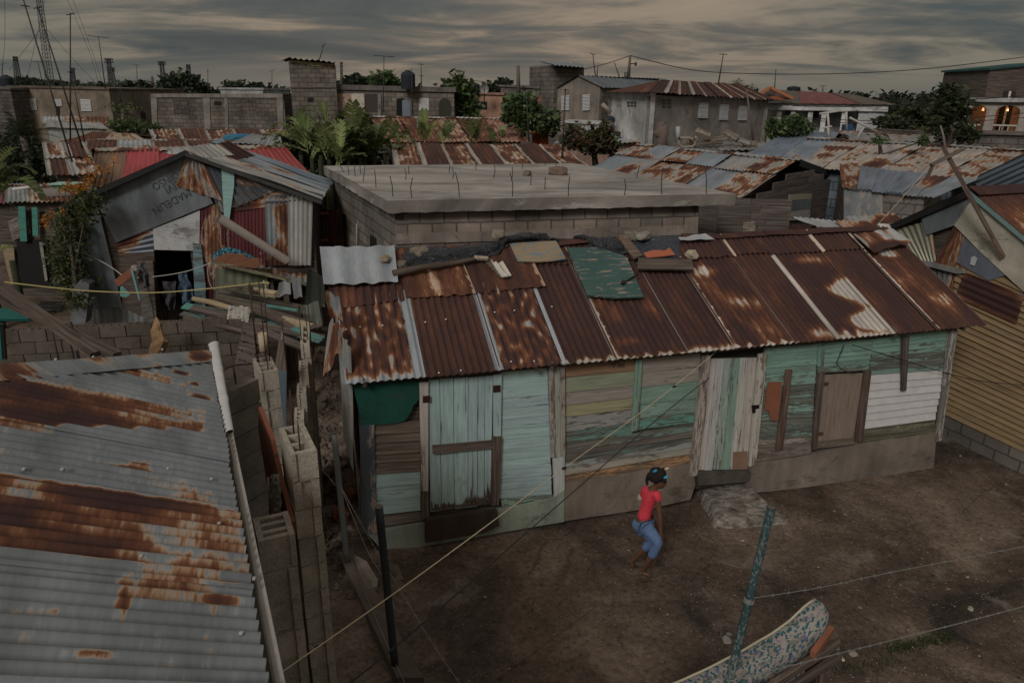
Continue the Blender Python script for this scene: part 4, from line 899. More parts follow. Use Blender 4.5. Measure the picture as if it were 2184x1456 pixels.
def gpole():
    t = W(1645, 1083, 4.62); b = W(1558, 1440, 4.40); d = (b - t).normalized(); e_ = t + d * (t.z / -d.z)
    TT = thing('fence_post', 'green flaking metal post in the right foreground', 'post', (e_.x, e_.y, 0)); n = 12
    mb = MB(); mb.tube([e_.lerp(t, k / n) for k in range(n + 1)], .031, 16, (.035, .085, .085, 1)); mb.build('pole', M['peel_green'], TT)
    mb = MB(); mb.tube([t - d * .0, t - d * .018], [.034, .030], 16, (.10, .085, .07, 1)); mb.build('pole_cap', M['plain'], TT)
    w_ = t.lerp(b, .53)
    for k in range(3): mb = MB(); mb.tube([w_ + d * .012 * k + Vector((.034 * math.cos(a), .034 * math.sin(a), .006 * math.sin(a * 2))) for a in [i * math.pi / 6 for i in range(13)]], .003, 5, (.3, .3, .29, 1)); mb.build('wire_tie', M['plain'], TT)
    return w_
M['peel_green'] = peel('flaking_green_paint', (0.022, 0.060, 0.068), (0.16, 0.17, 0.16), (26, 60), 0.53)
GW = gpole()
def wire(pts, r, c, label, name='barbed_wire', cat='wire', barbs=0.0, twist=True, mat='metal', group=None):
    # smooth path through 3D points
    q = []
    n = len(pts)
    for k in range(n - 1):
        p0, p1, p2, p3 = pts[max(k - 1, 0)], pts[k], pts[k + 1], pts[min(k + 2, n - 1)]
        L = max(4, min(40, int((p2 - p1).length / .12)))
        for i in range(L):
            t = i / L; q.append(.5 * ((2 * p1) + (p2 - p0) * t + (2 * p0 - 5 * p1 + 4 * p2 - p3) * t * t + (-p0 + 3 * p1 - 3 * p2 + p3) * t ** 3))
    q.append(pts[-1]); mb = MB(); mb.tube(q, r, 6, c)
    if barbs:
        acc = 0
        for i in range(1, len(q)):
            acc += (q[i] - q[i - 1]).length
            if acc > barbs:
                acc = 0; d = (q[i] - q[i - 1]).normalized(); s = d.orthogonal().normalized(); t = d.cross(s)
                for a in (0.4, 2.0):
                    v = s * math.cos(a) + t * math.sin(a); mb.tube([q[i] - v * .016 - d * .004, q[i] + v * .016 + d * .004], .0018, 4, c)
                mb.tube([q[i] - d * .008, q[i] + d * .008], r * 1.8, 6, c)
    return single(mb, name, M[mat], label, cat, group)
WC = (.22, .22, .215, 1)
wire([GW, W(1750, 1252, 4.7), W(1900, 1220, 5.0), W(2200, 1162, 5.6)], .0032, WC, 'barbed wire running right from the green post', barbs=.13)
wire([W(1555, 1452, 4.35), W(1740, 1405, 4.6), W(1900, 1365, 5.0), W(2060, 1325, 5.3), W(2200, 1288, 5.6)], .0045, WC, 'lower barbed wire at bottom right above the sofa', barbs=.13)
p1 = P1[0].lerp(P1[1], .60); wire([G(680, 998, 2.9).lerp(W(680, 998, 7.4), 1), W(697, 1012, 7.5), p1 + V(-.03, -.04, .03)], .004, WC, 'short barbed wire from the tall pillar to the grey post', barbs=.12)
wire([p1 + V(.03, -.04, 0), W(782, 1170, 7.0), W(820, 1235, 6.6), W(841, 1296, 6.3)], .0035, WC, 'barbed wire ending in a loose tail left of the dark post', barbs=.12)
wire([p1 + V(.03, -.05, .02), W(805, 1178, 6.9), W(850, 1250, 6.4), W(915, 1360, 5.6), W(985, 1462, 5.0)], .0032, WC, 'longest barbed wire crossing behind the dark post down to the frame edge', barbs=.12)
wire([W(686, 1075, 7.3), W(700, 1130, 7.3), W(730, 1158, 7.5)], .003, WC, 'thin wire drooping over the rubble beside the grey post')
wire([G(748, 1190, .16), G(790, 1290, .17), G(835, 1395, .17), G(868, 1465, .17)], .004, WC, 'loose wire lying along the concrete footing')
wire([W(590, 1440, 3.0), W(900, 1222, 4.3), W(1200, 1000, 6.2), W(1435, 826, 8.2), W(1700, 606, 11.0), W(1860, 490, 12.8), W(2010, 322, 14.5)], .0045, (.50, .42, .29, 1), 'taut beige rope rising diagonally across the yard and rusty roof', 'rope', 'rope', mat='plain')
for x, y, Yk in ((1203, 998, 6.2), (1438, 824, 8.2), (676, 1378, 3.33)): mb = rock_mb(W(x, y, Yk), .022 if Yk > 4 else .012, (.02, .02, .022, 1), 3, (1.5, 1, .8), 1); single(mb, 'knot', M['cloth'], {1203: 'black knot on the beige rope beside the lower pale batten', 1438: 'small dark knot on the beige rope over the green siding', 676: 'dark blue knot at the near end of the beige rope'}[x], 'knot')
wire([W(690, 1500, 3.0), W(900, 1330, 4.2), W(1200, 1068, 6.2), W(1435, 866, 8.2), W(1660, 690, 11.0), W(1865, 500, 12.8), W(1980, 395, 14.0)], .006, (.035, .037, .042, 1), 'dark cable running diagonally just below the beige rope', 'cable', 'cable')
wire([FH.q(1800, 735, -.1), FH.q(1790, 760, -.12), FH.q(1785, 775, -.12), FH.q(1800, 790, -.1), FH.q(1826, 796, -.08)], .006, (.012, .012, .012, 1), 'black cable looping down under the eave above the shutter', 'cable', 'cable')
wire([FH.q(1818, 735, -.15), W(1900, 760, 9.7), W(2000, 790, 10.0), W(2090, 812, 10.4), W(2200, 822, 10.2)], .006, (.012, .012, .012, 1), 'black cable hanging from the eave to the yellow house', 'cable', 'cable')
# ---------------------------------------------------------------- step, sofa, stones in the yard
def step_slab():
    pts = [(1482, 1022), (1592, 1018), (1640, 1050), (1685, 1112), (1672, 1124), (1600, 1108), (1552, 1112), (1535, 1108)]
    mb = MB(); n = 26
    TL, TR, BR, BL = G(1485, 1030, .13), G(1588, 1022, .15), G(1690, 1112, .04), G(1530, 1104, .17)
    def fn(i, j):
        a, b = i / n, j / n; p = TL.lerp(TR, a).lerp(BL.lerp(BR, a), b); ed = min(a, 1 - a, b, 1 - b)
        p = p + V(.03 * ns(a * 4, b * 4, 1), .03 * ns(a * 4, b * 4, 9), .010 * ns(a * 5, b * 5, 5)); 
        if ed < .001: p = Vector((p.x, p.y, -.03)) + (p - (TL + BR) / 2) * .05
        elif ed < .045: p.z -= .012
        return p, (a, b), (.2, .2, .2, 1)
    mb.grid(n, n, fn); single(mb, 'step_slab', M['mossy'], 'stained concrete step slab sloping down from the whitish green door', 'step')
step_slab()
def sofa():
    zt = .98; A = G(1732, 1300, zt); Bq = G(1395, 1466, zt); d = (Bq - A).normalized(); L = (Bq - A).length + .5; s = Vector((-d.y, d.x, 0)); s = s if s.y < 0 else -s   # s towards the viewer
    T = thing('sofa', 'worn sofa back in teal flowered fabric with torn end, bottom right', 'sofa', A + d * .7 - V(0, 0, zt)); 
    sec = [(0.0, 0.0), (.03, .02), (.10, .02), (.17, -.01), (.215, -.06), (.225, -.14), (.21, -.24)]
    mb = MB()
    def fn(i, j):
        u = i / 40 * L; o, z = sec[j]; k = math.sin(min(1, u / .12) * math.pi / 2); hump = .10 * math.exp(-((u) / .30) ** 2)
        droop = -.10 * math.sin(min(1, u / L) * math.pi) 
        return A + d * (u - .02 * (1 - k)) + s * (o * (.75 + .25 * k)) + V(0, 0, z * (1 if k > .9 else .9) + hump + droop * .9 + .012 * ns(u * 5, j * .8)), (u, o * 1.2 - z), (1, 1, 1, 1)
    mb.grid(40, 6, fn); cv = mb.build('flowered_cover', M['floral'], T)
    mb = MB(); mb.tube([fn(i, 0)[0] + V(0, 0, .012) for i in range(41)], .011, 8, (.40, .37, .28, 1)); mb.build('piping', M['plain'], T)
    mb = MB()
    def bk(i, j): p = fn(i, 0)[0]; return p + V(0, 0, -.05 * j * 1.2) - s * .01 * (j > 0), (i * .05, j * .05), (.28, .26, .2, 1)
    mb.grid(40, 8, lambda i, j: bk(i, 8 - j)); mb.build('back_panel', M['cloth'], T)
    # torn end: bare frame timbers
    for k, (o0, o1, z0, c) in enumerate(((.20, .30, -.16, (.25, .10, .06, .8)), (.27, .36, -.27, (.15, .11, .09, .2)), (.30, .40, -.40, (.10, .07, .06, .1)))):
        mb = MB(); mb.bar(A + d * (-.03 - .02 * k) + s * o0 + V(0, 0, z0 + .08), A + d * (L if k else .34) + s * o1 + V(0, 0, z0 - (.02 if k else -.03)), .05, .07, c); mb.build('frame_rail', M['wood'], T)
    for u in (.05, .4, .75, 1.1): mb = MB(); mb.bar(A + d * u + s * .22 + V(0, 0, -.2), A + d * (u + .05) + s * .30 + V(0, 0, -.97), .05, .04, (.14, .08, .06, .2)); mb.build('frame_strut', M['wood'], T)
    mb = MB(); mb.box(A + d * .02 + s * .05 + V(0, 0, -.97), d * (L - .1), s * .12, V(0, 0, .78), (.02, .015, .012, 1)); mb.build('dark_backing', M['cloth'], T)
    mb = MB()
    def tr(i, j): u = .35 + i * .08; p = A + d * u + s * (.24 + .05 * j / 4) + V(0, 0, -.25 - .06 * j + .02 * ns(i * .7, j)); return p, (u, j * .06), (1, 1, 1, 1)
    mb.grid(12, 4, tr); mb.build('torn_skirt', M['floral'], T)
sofa()
random.seed(21)
rk = [(668, 850, .10, 0), (690, 865, .07, 0), (700, 1010, .09, 1), (730, 905, .06, 2), (745, 1060, .16, 3), (728, 1100, .18, 3), (705, 1095, .14, 2), (690, 985, .06, 0), (735, 990, .06, 1), (700, 1140, .08, 0), (762, 1200, .05, 0), (715, 1165, .08, 0),
      (688, 760, .22, 1), (720, 800, .12, 0), (660, 900, .08, 0), (700, 935, .07, 0), (742, 1040, .08, 1), (672, 940, .07, 2), (745, 960, .07, 0), (722, 975, .05, 0), (690, 1050, .08, 0), (712, 1130, .10, 0), (690, 1180, .06, 0), (730, 1150, .07, 2)]
RUB = ['brown stone just right of the stepped block wall foot', 'smaller brown stone beside the one at the stepped wall foot', 'tan stone right of the tallest pillar top, level with the first barbed wire', 'grey stone between grey post top and tin corner of the house',
       'big reddish stone behind the middle of the grey post', 'largest reddish stone low on the grey post', 'grey stone half hidden left of the grey post, under the big reddish ones', 'small brown stone left of the upper grey post', 'small tan stone just right of the upper grey post', 'brown stone beside the thin drooping wire',
       'small brown stone under the near corner of the house', 'brown stone just above the near end of the footing patch', 'very large tan stone at the far end of the rubble strip', 'brown stone below the very large tan one', 'brown stone against the stepped wall, in the far half of the strip', 'brown stone in the middle of the strip just left of the post top',
       'tan stone against the tin cladding, above the big reddish ones', 'grey stone close to the right edge of the tallest pillar', 'brown stone touching the tin corner beside the upper grey post', 'tiny brown stone under the barbed wire tie of the grey post', 'brown stone left of the wire tie on the grey post', 'tan stone just left of the largest reddish stone',
       'small brown stone on the edge of the pale concrete patch', 'grey stone between the largest reddish stone and the footing']
colr = [(.10, .08, .065, 1), (.19, .15, .11, 1), (.17, .16, .15, 1), (.20, .10, .06, 1)]
for i, (x, y, r_, k) in enumerate(rk):
    yy = G(x, y); zz = terrain(yy.x, yy.y) + .08
    o = single(rock_mb(G(x, y, zz) + V(0, 0, r_ * .2), r_, colr[k], i + 11, (1, .8, .7), 2, .45), 'stone', M['rock'], RUB[i], 'stone', 'stones in the rubble strip')
# fine rubble and yard grit: far too many to count
mb = MB()
for i in range(9400):
    if i < 3400:
        x = random.uniform(-3.4, -1.75); y = random.uniform(6.9, 13.5); s = abs(random.gauss(.012, .022)) + .008; z = terrain(x, y) + .045
        if x > -1.9 - (y - 7.6) * .28 and y > 7.6: continue
    else: x = random.uniform(-3, 7.8); y = random.uniform(4.4, 10.6); s = random.uniform(.003, .009) * (3 if i % 60 == 0 else 1); z = .012 + terrain(x, y); 
    if i >= 3400 and (Vector((x, y, 0)) - FH.o).dot(FH.n) > -.15 and x < 7: continue
    k = random.uniform(.5, 1.5) * (1.0 if i < 3400 else 2.2); c = (.10 * k, .08 * k, .065 * k, 1); b = len(mb.v)
    for v in ((-1, -.7, 0), (1, -.8, 0), (.6, .9, 0), (-.8, .8, 0), (random.uniform(-.3, .3), 0, .9)): mb.v.append(Vector((x, y, z)) + Vector(v) * s * random.uniform(.7, 1.3))
    for f in ((0, 1, 4), (1, 2, 4), (2, 3, 4), (3, 0, 4)): mb.face([b + q for q in f], [(0, 0)] * 3, c)
struct(mb, 'gravel', M['rock'], 'stuff')
mb = MB()
for i in range(900):
    p = G(random.gauss(1965, 60), 0 + random.gauss(1372, 12)) if i < 420 else (G(random.uniform(690, 745), random.uniform(800, 1150)) if i < 700 else G(random.gauss(1830, 60), random.gauss(1415, 14)))
    if i < 420: p = G(1965 + (i % 60 - 30) * 2.2 + random.gauss(0, 8), 1372 - (i % 60 - 30) * .42 + random.gauss(0, 7))
    a = random.uniform(0, 6.3); h = random.uniform(.02, .06); w_ = .006; c = (.03, .055 * random.uniform(.6, 1.4), .015, 1); b = len(mb.v); p.z = terrain(p.x, p.y) + .005
    mb.v += [p - V(w_ * math.cos(a), w_ * math.sin(a), 0), p + V(w_ * math.cos(a), w_ * math.sin(a), 0), p + V(random.gauss(0, .025), random.gauss(0, .025), h)]
    mb.face([b, b + 1, b + 2], [(0, 0)] * 3, c)
struct(mb, 'grass', M['leaf'], 'stuff')
for i, (x, y, r_, c, lb) in enumerate(((1795, 1405, .035, (.45, .42, .36, 1), 'small pale stone right of the sofa end'), (1820, 1395, .05, (.3, .27, .22, 1), 'pale flat stone beside the small white one near the sofa'), (1550, 1365, .06, (.26, .25, .23, 1), 'pale grey stone on the yard left of the green post'),
        (1555, 1352, .03, (.2, .19, .18, 1), 'little grey pebble above the pale grey stone'), (2070, 1298, .04, (.3, .28, .24, 1), 'lone pale stone at the lower right of the yard'), (1780, 1380, .05, (.16, .14, .12, 1), 'brown stone near the torn sofa end'))):
    p = G(x, y); single(rock_mb(p + V(0, 0, r_ * .1), r_, c, i + 50, (1.2, .9, .45), 2), 'stone', M['rock'], lb, 'stone')
# ---------------------------------------------------------------- yellow clapboard house on the right
def yellow_house():
    FY = Frame(G(2000, 925), G(2184, 1010)); P = FY.P
    T = thing('clapboard_house', 'yellow clapboard house patched with rusty tin and a white gable panel', 'house', FY.P(-.5, .02, 2))
    B = lambda n, m, mb, **k: mb.build(n, m, T, **k)
    panel_ = lambda pts, off, th, c: panel(FY, pts, off, th, c)
    mb = MB(); u0 = FY.px(1895, 500)[0]; pk = FY.px(2075, 408); le = FY.px(1880, 500); re = FY.px(2200, 512)
    ue = 3.2; k = (re[1] - pk[1]) / (re[0] - pk[0]); kl_ = (le[1] - pk[1]) / (le[0] - pk[0]); ze = pk[1] + k * (ue - pk[0])
    mb.poly([P(le[0] + .2, 0.1, .06), P(ue, 0.1, .06), P(ue, ze - .1, .06), P(pk[0], pk[1] - .1, .06), P(le[0] + .2, le[1] - .05, .06)], FY.n * .08, (.06, .05, .04, .1)); B('wall', M['wood'], mb)
    B('foundation', M['block'], panel_([(2004, 880), (2300, 1015), (2300, 1068), (2000, 925), (1990, 918), (1992, 875)], -.03, .1, (.16, .145, .13, 1)))
    YC = [(.235, .165, .09, .86)] * 26
    mb = planks(MB(), FY, [(2045, 545), (2330, 675), (2330, 1030), (2008, 878)], [jc(c, random.uniform(.82, .97), .07) for c in YC], proud=.032, th=.02, hs=[1] * 26, jit=.002); B('yellow_siding', M['wood'], mb, label='yellow clapboards with dark laps')
    def pt(pts, off, c, r, nm, pitch=.09, amp=.01, lab=None, hz=False, kind='mixed', sd=1, patches=()):
        q = [FY.q(x, y) + FY.n * off for x, y in pts]
        if hz: q = [q[1], q[2], q[3], q[0]]
        mb = MB(); mb.corr(*q, pitch=pitch, amp=amp, cf=rust_cf(kind, c, r, patches=patches), nv=22, warp=.02, jag=.02, seed=sd); B(nm, M['tin'], mb, **({'label': lab} if lab else {}))
    pt([(2060, 578), (2190, 628), (2172, 690), (2044, 632)], -.05, (.12, .15, .19), .0, 'tin_patch', .11, .008, 'blue grey tin patch with dark rust', True, patches=((.5, .7, .4, .3, .8),), sd=2)
    pt([(2041, 478), (2062, 508), (2066, 577), (1995, 563)], -.035, (.26, .27, .27), .25, 'tin_patch', .09, .01, 'rusty streaked tin patch', sd=3)
    pt([(1890, 494), (1985, 470), (1998, 565), (1950, 556)], -.02, (.27, .26, .20), -.15, 'tin_patch', .09, .012, 'cream over blue corrugated patch', sd=4)
    B('tin_patch', M['tin'], panel_([(1968, 462), (2067, 417), (2078, 430), (2041, 480), (1980, 501)], -.05, .004, (.17, .19, .21, .12)))
    B('tin_patch', M['tin'], panel_([(2060, 505), (2150, 586), (2113, 598), (2046, 560)], -.05, .004, (.19, .21, .26, .1)), label='smooth blue grey tin patch')
    pt([(1960, 560), (2064, 584), (2044, 640), (1960, 640)], -.015, (.14, .15, .16), .15, 'tin_patch', .09, .012, None, sd=5)
    B('tin_strip', M['tin'], panel_([(1950, 551), (1985, 556), (2062, 574), (2064, 582), (2050, 583), (1990, 568), (1952, 560)], -.09, .03, (.28, .28, .27, .1)))
    B('gable_panel', M['plaster_w'], panel_([(2041, 480), (2073, 433), (2084, 420), (2300, 590), (2300, 712), (2184, 616), (2100, 540)], -.065, .01, (.40, .37, .31, 1)), label='smooth off white gable panel')
    B('paper_note', M['plain'], panel_([(2078, 548), (2084, 545), (2091, 550), (2085, 566), (2075, 563)], -.07, .003, (.4, .42, .42, 1)))
    # roof
    A0 = P(pk[0], pk[1] + .03, -.12); nn = FY.n
    E1 = P(ue, pk[1] + k * (ue - pk[0]) + .03, -.12); mb = MB()
    mb.corr(A0, A0 + nn * 6, E1 + nn * 6, E1, pitch=.09, amp=.013, cf=rust_cf('dark', (.3, .3, .3), -.05, patches=((.1, .25, .08, .12, -.5), (.5, .6, .2, .2, -.3))), nv=26, samp=5, seed=7)
    E0 = P(le[0] - .1, le[1] + .02, -.12); mb.corr(A0 + nn * 6, A0, E0, E0 + nn * 6, pitch=.09, amp=.013, cf=rust_cf('mixed'), nv=8, samp=4); B('roof', M['tin'], mb)
    mb = MB(); mb.poly([A0 + V(0, 0, .0), A0 + V(0, 0, -.13), E0 + V(0, 0, -.10), E0], nn * .16, (.012, .012, .012, 1)); B('rake_board', M['plain'], mb)
    mb = MB(); mb.poly([A0 + V(0, 0, .0), A0 + V(0, 0, -.07), E1 + V(0, 0, -.07), E1], nn * .05 - nn * .02, (.16, .25, .25, 1)); B('rake_board', M['plain'], mb, label='pale teal verge board')
    mb = MB(); mb.corr(A0 + V(0, 0, .05), A0 + nn * 6 + V(0, 0, .05), A0 + nn * 6 + FY.u * .2 + V(0, 0, -.06), A0 + FY.u * .2 + V(0, 0, -.06), pitch=2, amp=.005, cf=rust_cf('patchy', GALV, .2), nv=3); B('ridge_cap', M['tin'], mb)
M['plaster_w'] = plaster('smooth_panel', 0.3, 0.8)
yellow_house()
def leaning_timber():
    T = thing('timber_mast', 'long timber lashed aslant to the white gable with a crosspiece high up', 'pole', W(2140, 548, 10.9)); a, b = W(2140, 548, 10.9), W(2010, 312, 11.5)
    mb = MB(); mb.bar(a, b, .075, .06, (.16, .10, .08, .25)); mb.build('beam', M['wood'], T)
    mb = MB(); mb.tube([b.lerp(a, .06), W(2012, 290, 11.5), W(2006, 268, 11.5)], [.022, .016, .010], 8, (.2, .18, .16, .1)); mb.build('branch', M['bark'], T)
    mb = MB(); mb.bar(W(1985, 352, 11.4), W(2055, 318, 11.4), .09, .03, (.22, .19, .17, .1)); mb.build('crosspiece', M['wood'], T)
    mb = MB(); mb.bar(W(1978, 378, 11.4), W(1990, 352, 11.4), .06, .03, (.16, .13, .12, .1)); mb.build('bracket', M['wood'], T)
leaning_timber()
# ---------------------------------------------------------------- graffiti shack on the left
def shack():
    a, b = W(165, 440, 14.2), W(680, 415, 14.9); FS = Frame(a, b); P = FS.P
    T = thing('tin_shack', 'ramshackle tin shack with painted names on its gable and a dark doorway', 'shack', FS.P(FS.len / 2, .6, 1.5))
    B = lambda n, m, mb, **k: mb.build(n, m, T, **k)
    pn = lambda pts, off, th, c: panel(FS, pts, off, th, c)
    gl = terrain(-5, 14.5) - .1
    pk = FS.px(402, 322); le = FS.px(128, 442); re = FS.px(688, 424); wl, wr = FS.px(172, 440)[0], FS.px(664, 430)[0]
    hz = lambda u: pk[1] + (le[1] - pk[1]) * (pk[0] - u) / (pk[0] - le[0]) if u < pk[0] else pk[1] + (re[1] - pk[1]) * (u - pk[0]) / (re[0] - pk[0])
    dl, dr, dt = FS.px(332, 600)[0], FS.px(413, 600)[0], FS.px(370, 534)[1]
    mb = MB(); W0 = (.05, .045, .045, .1)
    mb.poly([P(wl, gl, .05), P(dl, gl, .05), P(dl, dt, .05), P(dr, dt, .05), P(dr, gl, .05), P(wr, gl, .05), P(wr, hz(wr) - .05, .05), P(pk[0], pk[1] - .05, .05), P(wl, hz(wl) - .05, .05)], FS.n * .05, W0); B('wall', M['wood'], mb)
    mb = MB()
    for u in (wl, wr - .05): mb.box(P(u, gl, .1), FS.u * .05, FS.n * 2.4, V(0, 0, hz(u) - gl - .1), (.08, .09, .1, .3))
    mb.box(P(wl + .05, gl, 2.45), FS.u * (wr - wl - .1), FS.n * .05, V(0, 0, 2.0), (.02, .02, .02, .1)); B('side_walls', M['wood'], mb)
    def tp(pts, off, c, r, pitch=.09, amp=.01, kind='mixed', sd=1, lab=None, hzt=False, patches=(), warp=.02, nm='tin_patch'):
        q = [FS.q(x, y) + FS.n * off for x, y in pts]
        if hzt: q = [q[1], q[2], q[3], q[0]]
        mb = MB(); mb.corr(*q, pitch=pitch, amp=amp, cf=rust_cf(kind, c, r - (.34 if kind == 'mixed' else 0), patches=patches), nv=20, warp=warp, jag=.03, seed=sd); B(nm, M['tin'], mb, **({'label': lab} if lab else {}))
    G1 = (.19, .225, .25)
    tp([(163, 434), (206, 428), (262, 655), (190, 657)], -.03, G1, -.1, .20, .012, 'galv', 3, 'tall grey tin sheet left of the door')
    tp([(197, 655), (330, 632), (333, 695), (203, 697)], -.015, (.20, .22, .23), .0, .12, .012, 'galv', 4, warp=.05)
    tp([(250, 517), (328, 486), (329, 535), (254, 541)], -.02, (.13, .15, .18), .25, .09, .01, 'mixed', 5, None, True)
    tp([(425, 442), (480, 430), (484, 700), (428, 700)], -.02, (.12, .04, .045), .0, .075, .008, 'mixed', 6, 'maroon painted corrugated sheet')
    tp([(482, 430), (566, 415), (568, 600), (486, 640)], -.03, (.12, .035, .04), .05, .075, .008, 'mixed', 7, 'maroon painted corrugated sheet')
    tp([(565, 415), (620, 412), (622, 565), (570, 565)], -.035, (.22, .25, .28), .12, .09, .01, 'mixed', 8)
    tp([(614, 415), (668, 412), (664, 565), (616, 565)], -.045, (.38, .38, .37), -.15, .09, .008, 'galv', 9, 'whitewashed corrugated sheet')
    tp([(430, 350), (520, 372), (600, 402), (470, 455)], -.05, (.10, .115, .13), .1, .12, .02, 'mixed', 10, warp=.05)
    tp([(505, 365), (690, 415), (688, 425), (500, 450)], -.04, (.10, .11, .125), .15, .12, .01, 'mixed', 11, None, True)
    mb = pn([(327, 487), (395, 462), (427, 448), (426, 526), (414, 534), (330, 532)], -.03, .01, (.40, .41, .42, 1)); B('white_sheet', M['plaster_w'], mb)
    mb = pn([(199, 411), (300, 366), (403, 328), (456, 433), (330, 484), (250, 516)], -.06, .008, (.155, .175, .195, .12)); gs = B('name_panel', M['tin'], mb, label='grey sheet with hand painted names upside down')
    tp([(402, 330), (440, 352), (478, 428), (378, 394)], -.10, (.19, .19, .19), .28, .11, .014, 'mixed', 12, 'rust streaked corrugated scrap under the peak')
    B('teal_board', M['wood'], pn([(475, 356), (502, 362), (502, 395), (492, 466), (481, 466), (477, 400)], -.12, .02, (.26, .42, .41, .9)))
    B('door_jamb', M['wood'], pn([(413, 518), (431, 520), (441, 612), (438, 700), (420, 700), (416, 600)], -.08, .05, (.16, .27, .30, .55)), label='peeling teal door jamb')
    B('wood_panel', M['wood'], pn([(254, 543), (329, 535), (334, 690), (262, 655)], -.01, .02, (.12, .09, .08, .1)))
    B('door_jamb', M['wood'], pn([(313, 555), (328, 553), (337, 692), (326, 693)], -.07, .03, (.24, .2, .17, .3)))
    # roof
    ov = -.25; A0 = P(pk[0], pk[1] + .02, ov); E1 = P(re[0], re[1] + .02, ov); E0 = P(le[0], le[1] + .02, ov); nn = FS.n * 2.9
    mb = MB()
    for k, (t0, t1, c, r, sd) in enumerate(((0, .36, (.36, .37, .37), .02, 1), (.34, .72, (.25, .29, .33), -.05, 2), (.70, 1, (.20, .25, .31), -.1, 3))):
        mb.corr(A0 + nn * t0, A0 + nn * t1, E1 + nn * t1, E1 + nn * t0, pitch=.11, amp=.02, cf=rust_cf('mixed', c, r - .34), nv=26, lift=.015 * k, warp=.06, jag=.05, seed=sd)
    mb.corr(A0 + nn, A0, E0, E0 + nn, pitch=.11, amp=.014, cf=rust_cf('mixed', GALV, .1), nv=6, samp=4); B('roof', M['tin'], mb)
    for (q, sd, c, r) in (([(392, 322), (470, 316), (500, 338), (420, 348)], 5, (.40, .40, .38), .0), ([(445, 318), (490, 309), (545, 340), (500, 352)], 6, (.24, .2, .18), .4), ([(355, 330), (405, 318), (440, 345), (350, 335)], 7, (.4, .42, .42), -.05)):
        pp = [FS.q(x, y, -.2 if sd != 6 else .6) + V(0, 0, .07) for x, y in q]; mb = MB(); mb.corr(*pp, pitch=.10, amp=.014, cf=rust_cf('mixed', c, r - .2), nv=10, warp=.06, jag=.04, seed=sd); B('loose_sheet', M['tin'], mb)
    mb = MB(); mb.poly([A0, A0 - V(0, 0, .09), E0 - V(0, 0, .11), E0], FS.n * .2, (.018, .02, .022, 1)); B('rake_board', M['plain'], mb)
    mb = MB(); mb.poly([A0 - V(0, 0, .03), A0 - V(0, 0, .10), E1 - V(0, 0, .10), E1 - V(0, 0, .03)], FS.n * .2, (.05, .05, .05, 1)); B('rake_board', M['wood'], mb)
    # the painted words, upside down as on the sheet
    sl = FS.q(395, 405) - FS.q(335, 437)
    for txt, (x, y), s in (('MADELIN.', (402, 403), .20), ('JEIVI', (385, 381), .21), ('EDINSO', (386, 360), .19)):
        lettering(txt, s, FS.q(x, y, -.07), -sl, V(0, 0, -1), M['ink'], gs)
    return FS
FS = shack()
FS2 = FS
def onS(x, y, off=0.0): return FS.q(x, y, off)
# loose things round the shack
upr = lambda name, pts, off, th, c, mat, label, cat: single((lambda mb: (mb.poly([FS.q(x, y, off) for x, y in pts], FS.n * th, c), mb)[1])(MB()), name, mat, label, cat)
upr('red_board', [(243, 598), (283, 568), (290, 575), (286, 585), (252, 612)], -.7, .05, (.22, .085, .05, 1), M['plain'], 'brick red board jutting out left of the shack door', 'board')
upr('teal_stick', [(278, 575), (283, 574), (299, 638), (296, 640)], -.75, .04, (.14, .32, .33, 1), M['plain'], 'thin teal stick hanging by the red board', 'stick')
upr('teal_cloth', [(256, 612), (262, 610), (278, 628), (268, 634), (256, 632)], -.5, .02, (.12, .28, .28, 1), M['cloth'], 'small teal rag low on the grey tin sheet', 'cloth')
upr('grey_plank', [(292, 560), (306, 556), (322, 640), (332, 700), (308, 700), (296, 620)], -.5, .04, (.18, .19, .19, .3), M['wood'], 'grey leaning plank between the red board and the doorway', 'plank')
upr('leaning_bin', [(158, 612), (172, 596), (190, 606), (188, 640), (182, 690), (150, 692), (152, 640)], -.6, .3, (.17, .175, .19, 1), M['plaster_w'], 'pale grey tilted slab with an orange stain at the shack corner', 'slab')
def hang(name, pts, off, c, label, cat, mat='cloth', sway=.05, n=12):
    mb = MB(); TL, TR, BR, BL = [FS.q(x, y, off) for x, y in pts]
    def fn(i, j):
        a, b = i / n, j / n; p = TL.lerp(TR, a).lerp(BL.lerp(BR, a), b); p += FS.n * sway * math.sin(a * 9 + ns(b * 3, 1) * 4) * (.3 + b) + FS.u * .03 * ns(a * 3, b * 3, 7); return p, (a, b), c
    mb.grid(n, n, lambda i, j: fn(i, j), sm=False); return single(mb, name, M[mat], label, cat)
hang('trousers', [(378, 583), (398, 580), (416, 640), (388, 650)], -.65, (.06, .10, .15, 1), 'blue trousers drying on the white line by the doorway', 'clothing')
hang('plastic_bag', [(345, 600), (376, 600), (372, 668), (352, 650)], -.6, (.045, .045, .05, 1), 'dark bag hanging in the doorway left of the blue trousers', 'bag')
hang('dark_cloth', [(292, 562), (310, 560), (320, 610), (306, 616)], -.8, (.08, .085, .095, 1), 'grey cloth draped at the top of the leaning plank', 'cloth')
single(rock_mb(FS.q(287, 572, -.8), .09, (.3, .28, .25, 1), 4, (1.3, .8, .7)), 'rag', M['cloth'], 'bunched pale rag at the upper end of the red board', 'cloth')
wire([FS.q(183, 541, -.1), FS.q(230, 565, -.3), FS.q(262, 588, -.6)], .008, (.45, .44, .40, 1), 'white line from the grey tin sheet down to the red board', 'clothes_line', 'line', mat='plain')
wire([FS.q(290, 592, -.7), FS.q(345, 588, -.7), FS.q(400, 578, -.7), FS.q(452, 560, -1.0)], .008, (.45, .44, .40, 1), 'white line across the doorway carrying the blue trousers', 'clothes_line', 'line', mat='plain')
